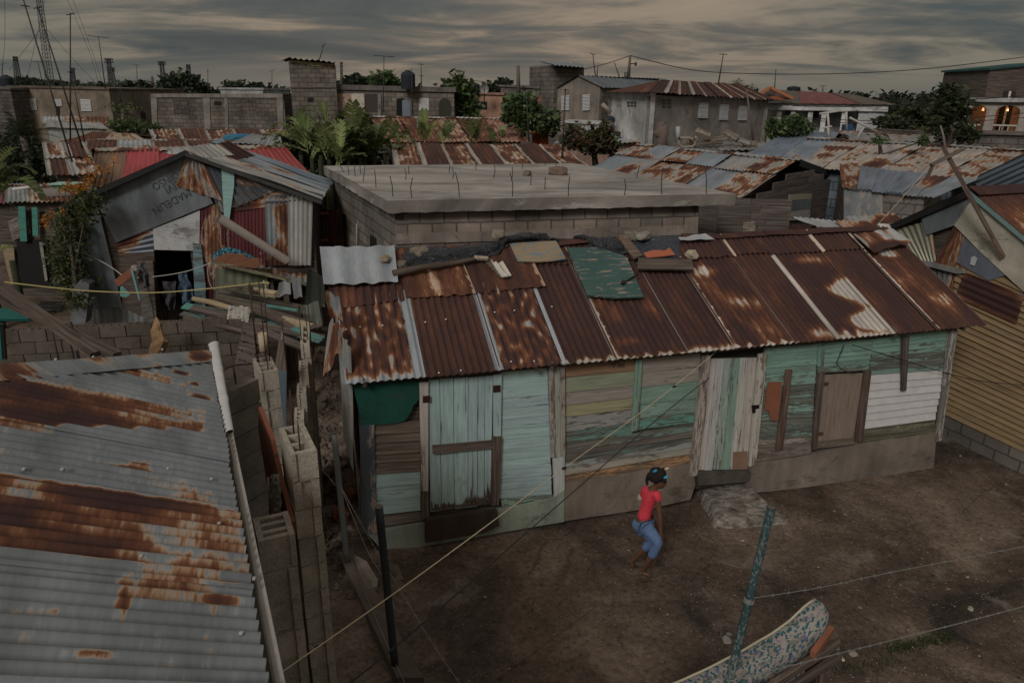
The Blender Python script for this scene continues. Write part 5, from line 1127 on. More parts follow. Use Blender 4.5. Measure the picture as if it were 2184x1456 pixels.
wire([FS.q(452, 560, -1.0), FS.q(470, 572, -1.0), FS.q(488, 585, -1.0), FS.q(480, 608, -1.0), FS.q(458, 617, -1.0), FS.q(446, 600, -1.0), FS.q(444, 568, -1.0), FS.q(456, 558, -1.0), FS.q(460, 572, -1.0), FS.q(448, 588, -1.0)], .007, (.45, .43, .38, 1), 'loops of white cord hanging at the right end of the clothes line', 'cord', 'cord', mat='plain')
wire([W(-20, 598, 11.0), W(100, 612, 11.2), W(200, 621, 11.4), W(330, 624, 11.6), W(450, 615, 11.8), W(562, 603, 12.0), W(572, 606, 12.0)], .011, (.42, .36, .16, 1), 'yellow rope sagging across in front of the graffiti shack', 'rope', 'rope', mat='plain')
hang('knotted_rags', [(560, 598), (570, 600), (574, 622), (564, 622)], -1.9, (.35, .33, .22, 1), 'frayed knot of pale rag at the right end of the yellow rope', 'rag', sway=.03)
# long white pipe, bundle and lean-to roof
mb = MB(); a, b = FS.q(466, 464, -1.1), FS.q(612, 556, -.5); mb.tube([a, b], .085, 16, (.40, .36, .33, 1), cap=False); mb.tube([a + (b - a) * .002, b], .077, 16, (.2, .18, .17, 1), cap=False); single(mb, 'drain_pipe', M['plain'], 'long fat white pipe leaning down across the maroon sheets', 'pipe')
def leanto():
    T = thing('lean_to', 'low lean-to of scrap tin with greenish wall beside the shack', 'shed', FS.q(560, 690, -.3))
    def q(x, y, o): return FS.q(x, y, o)
    mb = MB(); mb.corr(q(455, 548, -.1), q(690, 592, -.3), q(692, 612, -1.5), q(452, 556, -1.5), pitch=.12, amp=.012, cf=rust_cf('mixed', (.26, .27, .28), .1), nv=10, warp=.04, seed=3); mb.build('roof', M['tin'], T)
    mb = MB(); mb.hexa([q(450, 562, -1.52), q(692, 618, -1.52), q(692, 618, -1.45), q(450, 562, -1.45), q(450, 554, -1.52), q(692, 610, -1.52), q(692, 610, -1.45), q(450, 554, -1.45)], (.24, .24, .14, .5)); mb.build('fascia', M['wood'], T)
    mb = MB(); mb.corr(q(458, 572, -1.2), q(571, 573, -1.2), q(571, 690, -1.2), q(461, 690, -1.2), pitch=.16, amp=.008, cf=rust_cf('galv', (.19, .21, .15), .0), nv=14, warp=.02); mb.build('wall_sheet', M['tin'], T, label='greenish stained tin wall')
    mb = MB(); mb.box(q(571, 690, -1.15), q(592, 690, -1.15) - q(571, 690, -1.15), FS.n * .04, V(0, 0, 1.1), (.07, .055, .05, .1)); mb.build('post', M['wood'], T)
    mb = MB(); mb.box(q(592, 690, -.4), q(690, 690, -.4) - q(592, 690, -.4), FS.n * .04, V(0, 0, .9), (.03, .03, .03, .1)); mb.build('back_wall', M['wood'], T)
    mb = MB(); mb.box(q(610, 690, -1.3), q(622, 690, -1.3) - q(610, 690, -1.3), FS.n * .06, V(0, 0, 1.0), (.12, .10, .09, .1)); mb.build('post', M['wood'], T)
leanto()
def bundle():
    mb = MB(); c = FS.q(505, 552, -1.0)
    def fn(i, j):
        t = i / 30; a = math.pi * j / 10; p = FS.q(456 + 98 * t, 560 + 2 * t - 0, -1.35 + .5 * (j / 10)); h = .30 * math.sin(math.pi * min(1, t * .95 + .05)) ** .5 * math.sin(a) * (.7 + .5 * (1 - t)); return p + V(0, 0, h + .03 * ns(i * .4, j * .6)), (t * 2.2, j * .09), (1, 1, 1, 1)
    mb.grid(30, 10, fn, sm=False); single(mb, 'cloth_bundle', M['teal_print'], 'teal and black patterned cloth bundle on the lean-to roof', 'bundle')
    mb = MB(); q = [FS.q(x, y, -1.5) for x, y in ((458, 551), (480, 541), (520, 543), (528, 551), (552, 552), (556, 566), (540, 572), (500, 566), (456, 558))]; mb.poly(q, FS.n * .06, (.19, .085, .05, .9)); single(mb, 'torn_cardboard', M['wood'], 'torn reddish sheet sticking out under the teal bundle', 'scrap')
def tealprint():
    t = NT('teal_print', .9); v = t.N.new('ShaderNodeTexVoronoi'); v.feature = 'DISTANCE_TO_EDGE'; t.link(t.uv(9, 9), v.inputs[0]); v.inputs['Scale'].default_value = 1
    return t.out(t.mix(t.step(v.outputs['Distance'], .10, .14), (.012, .02, .04), (.05, .22, .28)))
M['teal_print'] = tealprint(); bundle()
# pile of old timber: every board its own thing
random.seed(5)
pile = [  # (x0,y0,x1,y1,width,thick,Y, colour, label)
 (392, 652, 600, 690, .16, .03, 12.4, (.08, .22, .20, .7), 'long teal plank at the left end of the timber pile'),
 (388, 668, 520, 705, .12, .03, 12.2, (.09, .23, .21, .65), 'lower teal plank poking out left of the timber pile'),
 (408, 657, 560, 690, .15, .04, 12.1, (.09, .08, .09, .1), 'dark wide board lying on the teal planks'),
 (412, 637, 540, 668, .10, .08, 12.3, (.32, .25, .16, .8), 'cream painted round timber at the top left of the pile'),
 (393, 678, 640, 735, .10, .10, 11.7, (.12, .08, .065, .1), 'long round pole along the lower edge of the timber pile'),
 (440, 682, 640, 722, .15, .04, 11.9, (.13, .10, .09, .1), 'broad dark board just above the long round pole'),
 (470, 622, 640, 655, .10, .05, 12.6, (.08, .06, .055, .1), 'dark beam crossing the top of the timber pile'),
 (465, 636, 645, 672, .09, .06, 12.5, (.12, .10, .085, .1), 'second dark beam parallel under the top one'),
 (480, 612, 535, 616, .10, .09, 12.4, (.16, .15, .10, .3), 'short olive block lying on top of the pile'),
 (535, 619, 590, 628, .10, .08, 12.3, (.36, .30, .21, .7), 'short pale timber end on top of the pile'),
 (480, 640, 660, 690, .13, .03, 12.3, (.14, .11, .10, .1), 'weathered board in the middle of the pile'),
 (500, 655, 680, 700, .10, .03, 12.0, (.17, .15, .14, .1), 'grey board in the middle of the pile, paler than its neighbours'),
 (570, 652, 635, 662, .05, .03, 12.2, (.10, .24, .22, .8), 'thin teal batten across the middle of the pile'),
 (540, 690, 690, 720, .13, .03, 11.6, (.10, .08, .075, .1), 'dark board at the right of the pile'),
 (600, 680, 665, 697, .12, .07, 11.7, (.34, .28, .19, .6), 'broken cream painted timber at the right of the pile'),
 (590, 700, 680, 722, .13, .03, 11.4, (.14, .11, .10, .1), 'short brown board under the broken cream timber'),
 (625, 700, 688, 722, .11, .02, 11.3, (.09, .22, .20, .7), 'teal board end at the far right of the pile'),
 (628, 712, 684, 728, .09, .02, 11.2, (.09, .20, .19, .6), 'lower teal board end at the far right of the pile'),
 (560, 665, 640, 705, .12, .04, 11.8, (.07, .055, .05, .1), 'short dark board slanting across the pile'),
 (560, 705, 650, 742, .12, .05, 11.3, (.13, .12, .115, .1), 'lowest grey board under the right of the pile'),
]
for x0, y0, x1, y1, w_, t_, Yp, c, lb in pile:
    mb = MB(); a, b = W(x0, y0, Yp), W(x1, y1, Yp - .5)
    if 'round' in lb: mb.tube([a, a.lerp(b, .35) + V(0, 0, .015), a.lerp(b, .7) - V(0, 0, .01), b], [w_ * .42, w_ * .5, w_ * .46, w_ * .4], 10, c)
    else: mb.bar(a, b, w_, t_, c, up=(random.uniform(-.25, .25), -.35, 1))
    single(mb, 'old_board', M['wood'], lb, 'board', 'boards in the old timber pile')
mb = MB()
def rag2(i, j):
    x = 488 + (46 * i / 10) - 4 * j / 10; y = 650 + 32 * j / 10 + (5 * i / 10); return W(x, y, 11.6) + V(0, -.05 * abs(ns(i * .5, j * .5, 4)), .05 * ns(i * .6, j * .4, 2)), (i * .04, j * .04), (.40, .38, .35, 1)
mb.grid(10, 10, lambda i, j: rag2(i, j), sm=False); single(mb, 'cloth', M['cloth'], 'whitish cloth lying on the old timber pile', 'cloth')
# trestle under the pile
T = thing('trestle', 'dark rough trestle carrying the old timber pile', 'trestle', W(560, 760, 12)); 
for x, y, Yt in ((470, 700, 12.2), (640, 725, 12.0), (560, 715, 12.6)):
    p = W(x, y, Yt); mb = MB(); mb.bar(p, Vector((p.x, p.y, .2)), .1, .1, (.06, .05, .045, .1)); mb.build('leg', M['wood'], T)
mb = MB(); mb.bar(W(440, 690, 12.5), W(660, 738, 12.2), .1, .08, (.06, .05, .045, .1)); mb.build('crossbeam', M['wood'], T)
# crumpled tin behind the pile and torn screens by the house end
for i, (pts, Yc, c, lb) in enumerate((([(640, 655), (680, 640), (690, 700), (640, 712)], 12.0, (.17, .18, .15), 'crumpled greenish tin between the pile and the rusty house'), ([(595, 605), (618, 600), (620, 632), (590, 632)], 12.8, (.34, .35, .36), 'pale scrap of tin above the pile left of the dark post'), ([(622, 590), (640, 592), (645, 635), (628, 632)], 12.8, (.3, .31, .32), 'pale bent tin scrap above the pile right of the dark post'), ([(655, 575), (690, 590), (692, 660), (650, 650)], 12.4, (.05, .055, .05), 'dark torn sheet hanging beside the rusty house end'))):
    mb = MB(); mb.corr(*[W(x, y, Yc) for x, y in pts], pitch=.2, amp=.02, cf=rust_cf('galv', c, .0), nv=14, warp=.12, jag=.08, seed=i + 3); single(mb, 'tin_scrap', M['tin'], lb, 'metal sheet')
# plank fence closing the alley behind the pillars
mb = MB(); a = W(600, 770, 12.6); b = W(702, 745, 12.8); F3 = Frame(a, b)
for k in range(9): mb.box(F3.P(k * F3.len / 9, terrain(-4, 12.6) - .2, random.uniform(-.02, .02)), F3.u * (F3.len / 9 - .01), F3.n * .03, V(0, 0, 1.3 + random.uniform(-.1, .1)), jc((.07, .06, .055, .1)))
single(mb, 'board_fence', M['wood'], 'dark board fence closing the alley behind the timber pile', 'fence')
# passage between shack and concrete building
a, b = W(640, 470, 16.4), W(712, 470, 16.4); Fq = Frame(a, b); mb = MB(); z1 = Fq.px(660, 446)[1]
mb.corr(Fq.P(-.3, z1), Fq.P(Fq.len + .2, z1), Fq.P(Fq.len + .2, .7), Fq.P(-.3, .7), pitch=.08, amp=.01, cf=rust_cf('dark', (.15, .12, .11), -.12), nv=16); single(mb, 'tin_fence', M['tin'], 'brown corrugated fence closing the passage beside the concrete building', 'fence')
for x0, y0, x1, y1, w_, Yq, lb in ((673, 478, 668, 562, .07, 15.6, 'orange painted post at the right corner of the graffiti shack'), (683, 398, 684, 448, .06, 17.4, 'short orange post under the red roof corner'), (664, 455, 700, 455, .03, 16.3, 'thin orange rail across the brown corrugated fence'), (664, 512, 700, 512, .03, 16.3, 'lower thin orange rail across the brown corrugated fence')):
    mb = MB(); mb.bar(W(x0, y0, Yq), W(x1, y1, Yq), w_, .05, (.33, .14, .03, 1)); single(mb, 'orange_post' if y0 != y1 else 'orange_rail', M['plain'], lb, 'post' if y0 != y1 else 'rail')
# ---------------------------------------------------------------- concrete building with the flat cast roof
def slab_house():
    z = 3.86; NL, NR, FR, FLc = G(826, 428, z), G(1570, 413, z), G(1262, 357, z), G(690, 354, z)
    NR.z = NL.z = FR.z = FLc.z = z
    Fw = Frame(NL, NR); FR = NR + (FLc - NL)
    T = thing('concrete_building', 'unfinished grey block building with a flat cast roof and bare bars', 'building', (NL + NR + FR + FLc) / 4 - V(0, 0, z - .85))
    mb = MB(); n = 60; m = 40
    def fn(i, j): a, b = i / n, j / m; p = NL.lerp(NR, a).lerp(FLc.lerp(FR, a), b); return p + V(0, 0, .02 * ns(p.x * .8, p.y * .8)), (p.x, p.y), (.27, .255, .24, 1)
    mb.grid(n, m, lambda i, j: fn(i, j))
    cr = [NL, NR, FR, FLc]
    for k in range(4):
        p, q = cr[k], cr[(k + 1) % 4]; N = 70; b0 = len(mb.v)
        d = (q - p).normalized(); o = Vector((d.y, -d.x, 0))
        for i in range(N + 1):
            t = p.lerp(q, i / N); e_ = o * .02 * ns(i * .3, k, 3); mb.v.append(t + V(0, 0, .0)); mb.v.append(t + e_ + V(0, 0, -.20 - .018 * ns(i * .5, k)))
        for i in range(N): L = (q - p).length; mb.face([b0 + 2 * i + 1, b0 + 2 * i + 3, b0 + 2 * i + 2, b0 + 2 * i], [(i * L / N, 0), ((i + 1) * L / N, 0), ((i + 1) * L / N, .2), (i * L / N, .2)], (.20, .18, .165, 1))
    b0 = len(mb.v); mb.v += [p - V(0, 0, .19) for p in cr]; mb.face([b0 + 3, b0 + 2, b0 + 1, b0], [(p.x, p.y) for p in reversed(cr)], (.18, .16, .15, 1))
    mb.build('cast_roof', M['slab'], T)
    ins = .13; c = sum((Vector(p) for p in cr), Vector()) / 4
    lu = Fw.u; ln = (FLc - NL).normalized()
    a = NL + lu * .16 + ln * .2; bb = NR - lu * .55 + ln * .2; dd = FLc + lu * .16 - ln * .2; ee = FR - lu * .55 - ln * .2
    for nm, p, q, inn in (('front_wall', a, bb, ln), ('side_wall', dd, a, lu), ('back_wall', ee, dd, -ln), ('side_wall', bb, ee, -lu)):
        p = Vector((p.x, p.y, .6)); q = Vector((q.x, q.y, .6)); mb = MB(); h = z - .2 - .6
        F4 = Frame(p, q); L = F4.len; N = 60; Mv = 20
        if nm == 'front_wall':
            def f4(i, j): u = L * i / N; zz = .6 + h * j / Mv; bul = .02 if abs(zz - 3.27) < .12 else 0; return F4.P(u, zz, -bul), (u, zz + .02), ((.185, .165, .15, 1) if bul == 0 else (.20, .17, .15, 1))
            mb.grid(N, Mv, f4, sm=False); mb.box(F4.P(0, .6, .03), F4.u * L, F4.n * .12, V(0, 0, h), (.16, .14, .13, 1), 'wall')
        else: mb.box(p, q - p, inn * .15, V(0, 0, h), (.165, .148, .135, 1), 'wall')
        mb.build(nm, M['block'], T)
        if nm == 'front_wall':
            mb = MB(); mb.box(F4.P(.0, 3.12, -.035), F4.u * L, F4.n * .04, V(0, 0, .17), (.21, .18, .16, 1)); mb.build('bond_beam', M['plaster'], T)
    # openings in the left side wall
    F5 = Frame(dd, a)
    for pts in (((728, 455), (737, 458), (737, 540), (729, 540)), ((789, 500), (802, 508), (802, 545), (789, 545))):
        q = [F5.q(x, y, -.012) for x, y in pts]; mb = MB(); mb.poly(q, F5.n * .01, (.008, .008, .008, 1)); mb.build('window_opening', M['plain'], T)
    mb = MB(); mb.tube([F5.q(761, 478, -.05), F5.q(761, 560, -.05)], .02, 8, (.25, .24, .23, 1)); mb.build('down_pipe', M['plain'], T)
    for x0, y0, x1, y1 in ((725, 352, 733, 366), (741, 350, 744, 374), (756, 350, 758, 377), (769, 350, 770, 372), (774, 350, 775, 387), (799, 363, 802, 399), (837, 375, 838, 418), (876, 379, 878, 421), (865, 360, 865, 383), (869, 354, 872, 371), (958, 352, 958, 368), (966, 356, 966, 381), (974, 368, 980, 420),
                           (1015, 350, 1015, 362), (1057, 352, 1053, 379), (1091, 356, 1092, 382), (1094, 368, 1093, 418), (1116, 348, 1113, 360), (1132, 366, 1132, 394), (1161, 378, 1162, 403), (1186, 337, 1186, 354), (1212, 377, 1212, 417), (1334, 382, 1332, 415), (1361, 353, 1358, 378), (1408, 357, 1411, 414), (1504, 360, 1506, 412), (1162, 340, 1163, 352)):
        p = G(x1, y1, z + .01); t = W(x0, y0, p.y); mid = p.lerp(t, .5) + V(random.uniform(-.02, .02), 0, 0); mb = MB(); mb.tube([p - V(0, 0, .05), p, mid, t + V(random.uniform(-.05, .05), 0, 0)], .008, 5, (.05, .035, .03, 1)); mb.build('rebar', M['metal'], T)
    for i, (x, y, r_, c_, sq) in enumerate(((1190, 373, .20, (.17, .12, .10, 1), (1.2, .7, .6)), (1124, 376, .13, (.17, .15, .13, 1), (1.0, .7, .7)))):
        p = G(x, y, z); single(rock_mb(p + V(0, 0, r_ * .35), r_, c_, i + 70, sq, 3, .18), 'concrete_lump', M['rock'], ['reddish brown block lump lying on the flat cast roof', 'smaller grey lump left of the reddish one on the flat roof'][i], 'rubble')
slab_house()
# ---------------------------------------------------------------- generic background houses
def gable_house(name, label, RL, RR, ER, EL, cfs, wall_c=(.14, .125, .115, 1), wall_m='block', pitch=.16, amp=.018, nv=18, zb=.7, n_sheet=1, samp=5, cap=None, split=None, ov=.25, both=True, strips=0, cat='house', group=None, gable_c=None, gable_m=None):
    # RL RR ridge points, ER EL the eave facing us; each (px, py, Y)
    RL, RR, ER, EL = [W(*p) if isinstance(p, tuple) else p for p in (RL, RR, ER, EL)]
    c0 = (EL + ER + RL * 1 + RR * 1) / 4; T = thing(name, label, cat, (c0.x, c0.y, zb), group)
    mb = MB(); n = len(cfs); rows = split or [(0, 1, 0)]
    for (s0, s1, dk) in rows:
        for i in range(n):
            a, b = i / n, (i + 1) / n; k, c, lv, st = cfs[(i + dk) % n]
            b2 = min(1, b + .0)
            f = lambda t, s: RL.lerp(RR, t).lerp(EL.lerp(ER, t), s)
            mb.corr(f(a, s0), f(b2, s0), f(b2, s1), f(a, s1), pitch=pitch, amp=amp, cf=rust_cf(k, c, lv - (.21 if k in ('mixed', 'patchy') else .04), st), nv=nv, lift=.02 * (i % 2) + (.03 if s0 == 0 and len(rows) > 1 else 0), warp=.04, seed=i + len(name) + dk * 5, samp=samp, jag=.03)
    mb.build('roof', M['tin'], T)
    if cap is not None:
        mb = MB(); d = (RR - RL).normalized(); s = ((EL - RL).normalized())
        mb.corr(RL + V(0, 0, .05), RR + V(0, 0, .05), RR + s * .28 + V(0, 0, .05), RL + s * .28 + V(0, 0, .05), pitch=.2, amp=.012, cf=rust_cf('mixed', cap, -.05), nv=3, samp=4, warp=.03, jag=.03); mb.build('ridge_cap', M['tin'], T)
    # walls: front under the eave, back and gables
    dn = (EL - RL); dn.z = 0; bL, bR = RL - dn, RR - dn; bL.z, bR.z = EL.z, ER.z
    if both:
        mb = MB(); mb.corr(RR, RL, bL, bR, pitch=pitch, amp=amp, cf=rust_cf('mixed', GALV, .1), nv=3, samp=3); mb.build('back_roof', M['tin'], T)
    inn = dn.normalized(); al = (RR - RL); al.z = 0; al.normalize()
    f0, f1 = EL - inn * ov + al * ov, ER - inn * ov - al * ov; g0, g1 = bL + inn * ov + al * ov, bR + inn * ov - al * ov
    F6 = Frame(f0, f1)
    mb = MB(); b0 = len(mb.v)
    ztL, ztR = EL.z - .02, ER.z - .02
    def wall4(p, q, zp, zq):
        mb.face([len(mb.v) + i for i in range(4)], [(0, 0), ((q - p).length, 0), ((q - p).length, zq - zb), (0, zp - zb)], wall_c); mb.v.extend([V(p.x, p.y, zb), V(q.x, q.y, zb), V(q.x, q.y, zq), V(p.x, p.y, zp)])
    wall4(f0, f1, ztL, ztR); mb.build('wall', M[wall_m], T); mb = MB(); wall4(g1, g0, ztR, ztL); mb.build('back_wall', M[wall_m], T)
    for (p, q, rg) in ((g0, f0, RL), (f1, g1, RR)):
        mb = MB(); m_ = (p + q) / 2; zt = ztL if rg is RL else ztR
        rz = zt + (rg.z - zt) * .93; L = (q - p).length
        mb.v.extend([V(p.x, p.y, zb), V(q.x, q.y, zb), V(q.x, q.y, zt), V(m_.x, m_.y, rz), V(p.x, p.y, zt)])
        mb.face([0, 1, 2, 3, 4], [(0, 0), (L, 0), (L, zt - zb), (L / 2, rz - zb), (0, zt - zb)], gable_c or wall_c); mb.build('gable_wall', M[gable_m or wall_m], T)
    return T, F6
def louver(F_, px4, T, c=(.43, .44, .45, 1), n=9, off=-.03, name='window'):
    TL, TR, BR, BL = [F_.q(x, y, 0) + F_.n * off for x, y in px4]; mb = MB()
    mb.hexa([BL, BR, BR + F_.n * .03, BL + F_.n * .03, TL, TR, TR + F_.n * .03, TL + F_.n * .03], tuple(v * .6 for v in c[:3]) + (1,)); w = mb.build(name, M['plain'], T)
    mb = MB(); st = -F_.n * .035
    for k in range(n):
        a, b = k / n, (k + .72) / n; l0, l1 = TL.lerp(BL, a), TL.lerp(BL, b); r0, r1 = TR.lerp(BR, a), TR.lerp(BR, b)
        mb.hexa([l1 + st, r1 + st, r1 - F_.n * .004, l1 - F_.n * .004, l0 + st * .3, r0 + st * .3, r0 - F_.n * .004, l0 - F_.n * .004], c)
    mb.build('louvres', M['plain'], w); return w
def opening(F_, pts, T, c=(.012, .012, .013, 1), off=-.01, name='window', mat='plain', th=.02, **k):
    mb = MB(); mb.poly([F_.q(x, y, 0) + F_.n * off for x, y in pts], F_.n * th, c); return mb.build(name, M[mat], T, **k)
def block_house(name, label, L, R, depth, c, mat='block', roof_th=.12, zb=.5, cat='building', over=.1, dirn=None, rc=None, group=None):
    # L, R: (px, py, Y) top corners of the front wall
    a, b = W(*L), W(*R); F_ = Frame(a, b); zt = (a.z + b.z) / 2; nn = F_.n * depth if dirn is None else Vector(dirn).normalized() * depth
    T = thing(name, label, cat, F_.P(F_.len / 2, zb, 0) + nn / 2, group)
    A, B_ = F_.P(0, 0), F_.P(F_.len, 0); mb = MB()
    b0 = 0; za, zb2 = a.z, b.z
    pts = [(A, za), (B_, zb2), (B_ + nn, zb2), (A + nn, za)]
    for k in range(4):
        (p, z0), (q, z1) = pts[k], pts[(k + 1) % 4]; i = len(mb.v); Lk = (q - p).length
        mb.v.extend([V(p.x, p.y, zb), V(q.x, q.y, zb), V(q.x, q.y, z1), V(p.x, p.y, z0)]); mb.face([i, i + 1, i + 2, i + 3], [(0, 0), (Lk, 0), (Lk, z1 - zb), (0, z0 - zb)], c)
    mb.build('wall', M[mat], T)
    if roof_th:
        mb = MB(); o = over; u = F_.u * o; v = nn.normalized() * o; q = [A - u - v, B_ + u - v, B_ + nn + u + v, A + nn - u + v]; zz = [za, zb2, zb2, za]
        mb.hexa([V(p.x, p.y, z + .001) for p, z in zip(q, zz)] + [V(p.x, p.y, z + roof_th) for p, z in zip(q, zz)], rc or c, 'wall'); mb.build('roof', M['plaster'], T)
    return T, F_
def antenna(x0, y0, x1, y1, Y, bars, label, r=.02, c=(.05, .05, .05, 1), group='television aerials', zb=None):
    a, b = W(x0, y0, Y), W(x1, y1, Y); T = thing('television_aerial', label, 'aerial', a, group)
    mb = MB(); mb.tube([a, a.lerp(b, .5), b], [r * 1.3, r * 1.1, r * .8], 6, c); mb.build('mast', M['metal'], T)
    for (t, hw, tl) in bars:
        p = a.lerp(b, t); sc_ = Y / F; mb = MB(); q0, q1 = p + V(-hw * sc_, -.1, tl * sc_), p + V(hw * sc_, .1, -tl * sc_); mb.tube([q0, q1], r * .7, 5, c); mb.build('boom', M['metal'], T)
        if hw > 12:
            for k in range(5): m_ = q0.lerp(q1, (k + .3) / 5); e = MB(); e.tube([m_ - V(0, 5 * sc_, 0), m_ + V(0, 5 * sc_, 0)], r * .4, 4, c); e.build('element', M['metal'], T)
    return T
def leaves(mb, c, rad, n, s, cols, seed, flat=1.0, dens=1.0):
    rnd = random.Random(seed)
    for i in range(n):
        while True:
            p = Vector((rnd.uniform(-1, 1), rnd.uniform(-1, 1), rnd.uniform(-1, 1)))
            if p.length < 1 and p.length > rnd.random() * .75: break
        k = .55 + .9 * mnoise.noise(p * 1.9 + Vector((seed, 0, 0))) + .45
        q = c + Vector((p.x * rad[0], p.y * rad[1], p.z * rad[2])) * min(1.5, k)
        a = rnd.uniform(0, 6.28); t = rnd.uniform(-.9, .9); d = Vector((math.cos(a), math.sin(a), t)).normalized(); w = d.cross(Vector((rnd.uniform(-1, 1), rnd.uniform(-1, 1), rnd.uniform(-.3, 1)))).normalized()
        cc = cols[int(rnd.random() * len(cols))]; v = rnd.uniform(.6, 1.35); cc = (cc[0] * v, cc[1] * v, cc[2] * v, 1); ss = s * rnd.uniform(.6, 1.3); b = len(mb.v)
        mb.v += [q - w * ss * .28, q + d * ss * .5 - w * ss * .25 + V(0, 0, .05 * ss), q + d * ss, q + d * ss * .5 + w * ss * .25, q + w * ss * .0]
        mb.face([b, b + 1, b + 2, b + 3], [(0, 0)] * 4, cc)
GREENS = [(.06, .10, .035, 1), (.085, .13, .05, 1), (.04, .07, .03, 1), (.11, .14, .06, 1)]
DARKG = [(.038, .055, .034, 1), (.05, .07, .04, 1), (.03, .045, .03, 1)]
def tree(label, blobs, Y, n, s, cols=GREENS, trunk=None, seed=1, name='tree', cat='tree', group=None, zb=.8):
    # blobs: (px, py, rx, ry) in photo pixels
    k = Y / F; b0 = W(blobs[0][0], blobs[0][1], Y); tx = trunk or (blobs[0][0], blobs[0][1] + 60)
    tb = W(tx[0], tx[1], Y); base = V(tb.x, tb.y, max(zb, tb.z) if tb.z > zb else zb)
    T = thing(name, label, cat, base, group); mb = MB()
    for i, (x, y, rx, ry) in enumerate(blobs):
        A = sum(q[2] * q[3] for q in blobs); leaves(mb, W(x, y, Y + random.uniform(-.3, .3)), (rx * k, rx * k * .8, ry * k), max(20, int(.72 * n * rx * ry / A)), s * random.uniform(.8, 1.1), cols, seed * 13 + i)
    mb.build('crown', M['leaf'], T); mb = MB(); top = W(blobs[0][0], blobs[0][1], Y); r = .035 * (Y / 12)
    mb.tube([base - V(0, 0, .1), base.lerp(top, .5) + V(.05, 0, 0), top], [r * 1.6, r * 1.1, r * .5], 7, (.09, .075, .06, 1))
    for x, y, rx, ry in blobs[1:]: mb.tube([base.lerp(top, .45), W(x, y, Y)], [r * .7, r * .25], 5, (.09, .075, .06, 1))
    mb.build('trunk', M['bark'], T); return T
def banana_leaf(mb, base, d, L, w, droop, cols, rnd, tear=.35):
    side = d.cross(V(0, 0, 1)).normalized(); n = 14; sp = []
    for i in range(n + 1):
        t = i / n; p = base + d * (L * t) + V(0, 0, -droop * L * t * t * t); sp.append(p)
    c = cols[rnd.randrange(len(cols))]; v = rnd.uniform(.6, 1.25); w *= 1.5; c = (c[0] * v, c[1] * v, c[2] * v, 1); mid = (c[0] * 1.7, c[1] * 1.5, c[2] * 1.3, 1)
    for sgn in (-1, 1):
        for i in range(2, n):
            t0, t1 = i / n, (i + 1) / n; wf = lambda t: w * max(.05, math.sin(math.pi * (t * .92 + .04)) ** .55)
            g = rnd.uniform(0, tear) / n; up = V(0, 0, .35)
            tn = (sp[i + 1] - sp[i]).normalized(); nn_ = side.cross(tn) * sgn
            dr = rnd.uniform(-.35, .10); o = side * sgn
            a, b = sp[i], sp[i + 1] - tn * g * L
            e0 = a + (o + V(0, 0, .25 + dr)).normalized() * wf(t0) + tn * w * .35; e1 = b + (o + V(0, 0, .25 + dr)).normalized() * wf(t1) * (1 - rnd.uniform(0, .15)) + tn * w * .35 - tn * g * L
            k = len(mb.v); mb.v += [a, b, e1, e0]; mb.face([k, k + 1, k + 2, k + 3], [(0, 0)] * 4, [mid, mid, c, c])
    mb.tube(sp, [w * .10 * (1 - i / n * .8) for i in range(n + 1)], 4, mid, cap=False)
def banana(label, leaves_, Y, seed, group=None, cols=((.11, .155, .06, 1), (.15, .195, .08, 1), (.08, .12, .045, 1)), root=None, name='banana_plant'):
    # leaves_: (base px, base py, tip px, tip py, width px, droop)
    tear = .2; rnd = random.Random(seed); k = Y / F; bx = sum(l[0] for l in leaves_) / len(leaves_); by = max(l[1] for l in leaves_)
    p = W(bx, by, Y); T = thing(name, label, 'banana plant', V(p.x, p.y, .8), group); mb = MB()
    for (x0, y0, x1, y1, w, dr) in leaves_:
        dy = rnd.uniform(-.5, .5); a, b = W(x0, y0, Y), W(x1, y1, Y + dy); d = b - a; L = d.length; d = (d + V(0, 0, dr * L)).normalized()
        banana_leaf(mb, a, d, L * (1 + dr * .2), w * k * .5, dr, cols, rnd, .22)
    mb.build('leaves', M['leaf'], T); mb = MB()
    for j in range(3):
        q = p + V((j - 1) * .3, rnd.uniform(-.2, .2), 0); mb2 = MB(); mb2.tube([V(q.x, q.y, .75), q], [.09, .06], 8, (.035, .04, .022, 1)); mb2.build('stem', M['bark'], T)
    return T
# ---------------------------------------------------------------- middle distance
# red roofed house and its neighbours on the left
RED = (.36, .055, .065)
T, F_ = gable_house('red_roof_house', 'house with faded red painted roof behind the graffiti shack', (205, 320, 22), (606, 312, 22), (690, 402, 18.8), (172, 418, 18.8), [('galv', (.20, .12, .08), -.05, (0, 0)), ('galv', RED, -.22, (0, 0)), ('galv', RED, -.2, (0, 0)), ('galv', RED, -.24, (0, 0)), ('galv', RED, -.2, (0, 0)), ('galv', (.30, .06, .06), -.1, (0, 0))], pitch=.14, amp=.012, wall_c=(.25, .12, .04, 1), wall_m='plaster', cap=(.3, .28, .25))
T, F_ = gable_house('tin_roof_house', 'rust and white streaked tin roof at the left end of the red roof', (90, 306, 21.6), (182, 308, 21.6), (215, 372, 18.3), (100, 372, 18.3), [('patchy', (.36, .36, .35), -.02, (.12, .0)), ('dark', (.36, .36, .35), -.05, (.12, .1))], pitch=.14, wall_c=(.10, .09, .085, 1), split=[(0, .55, 0), (.52, 1, 1)])
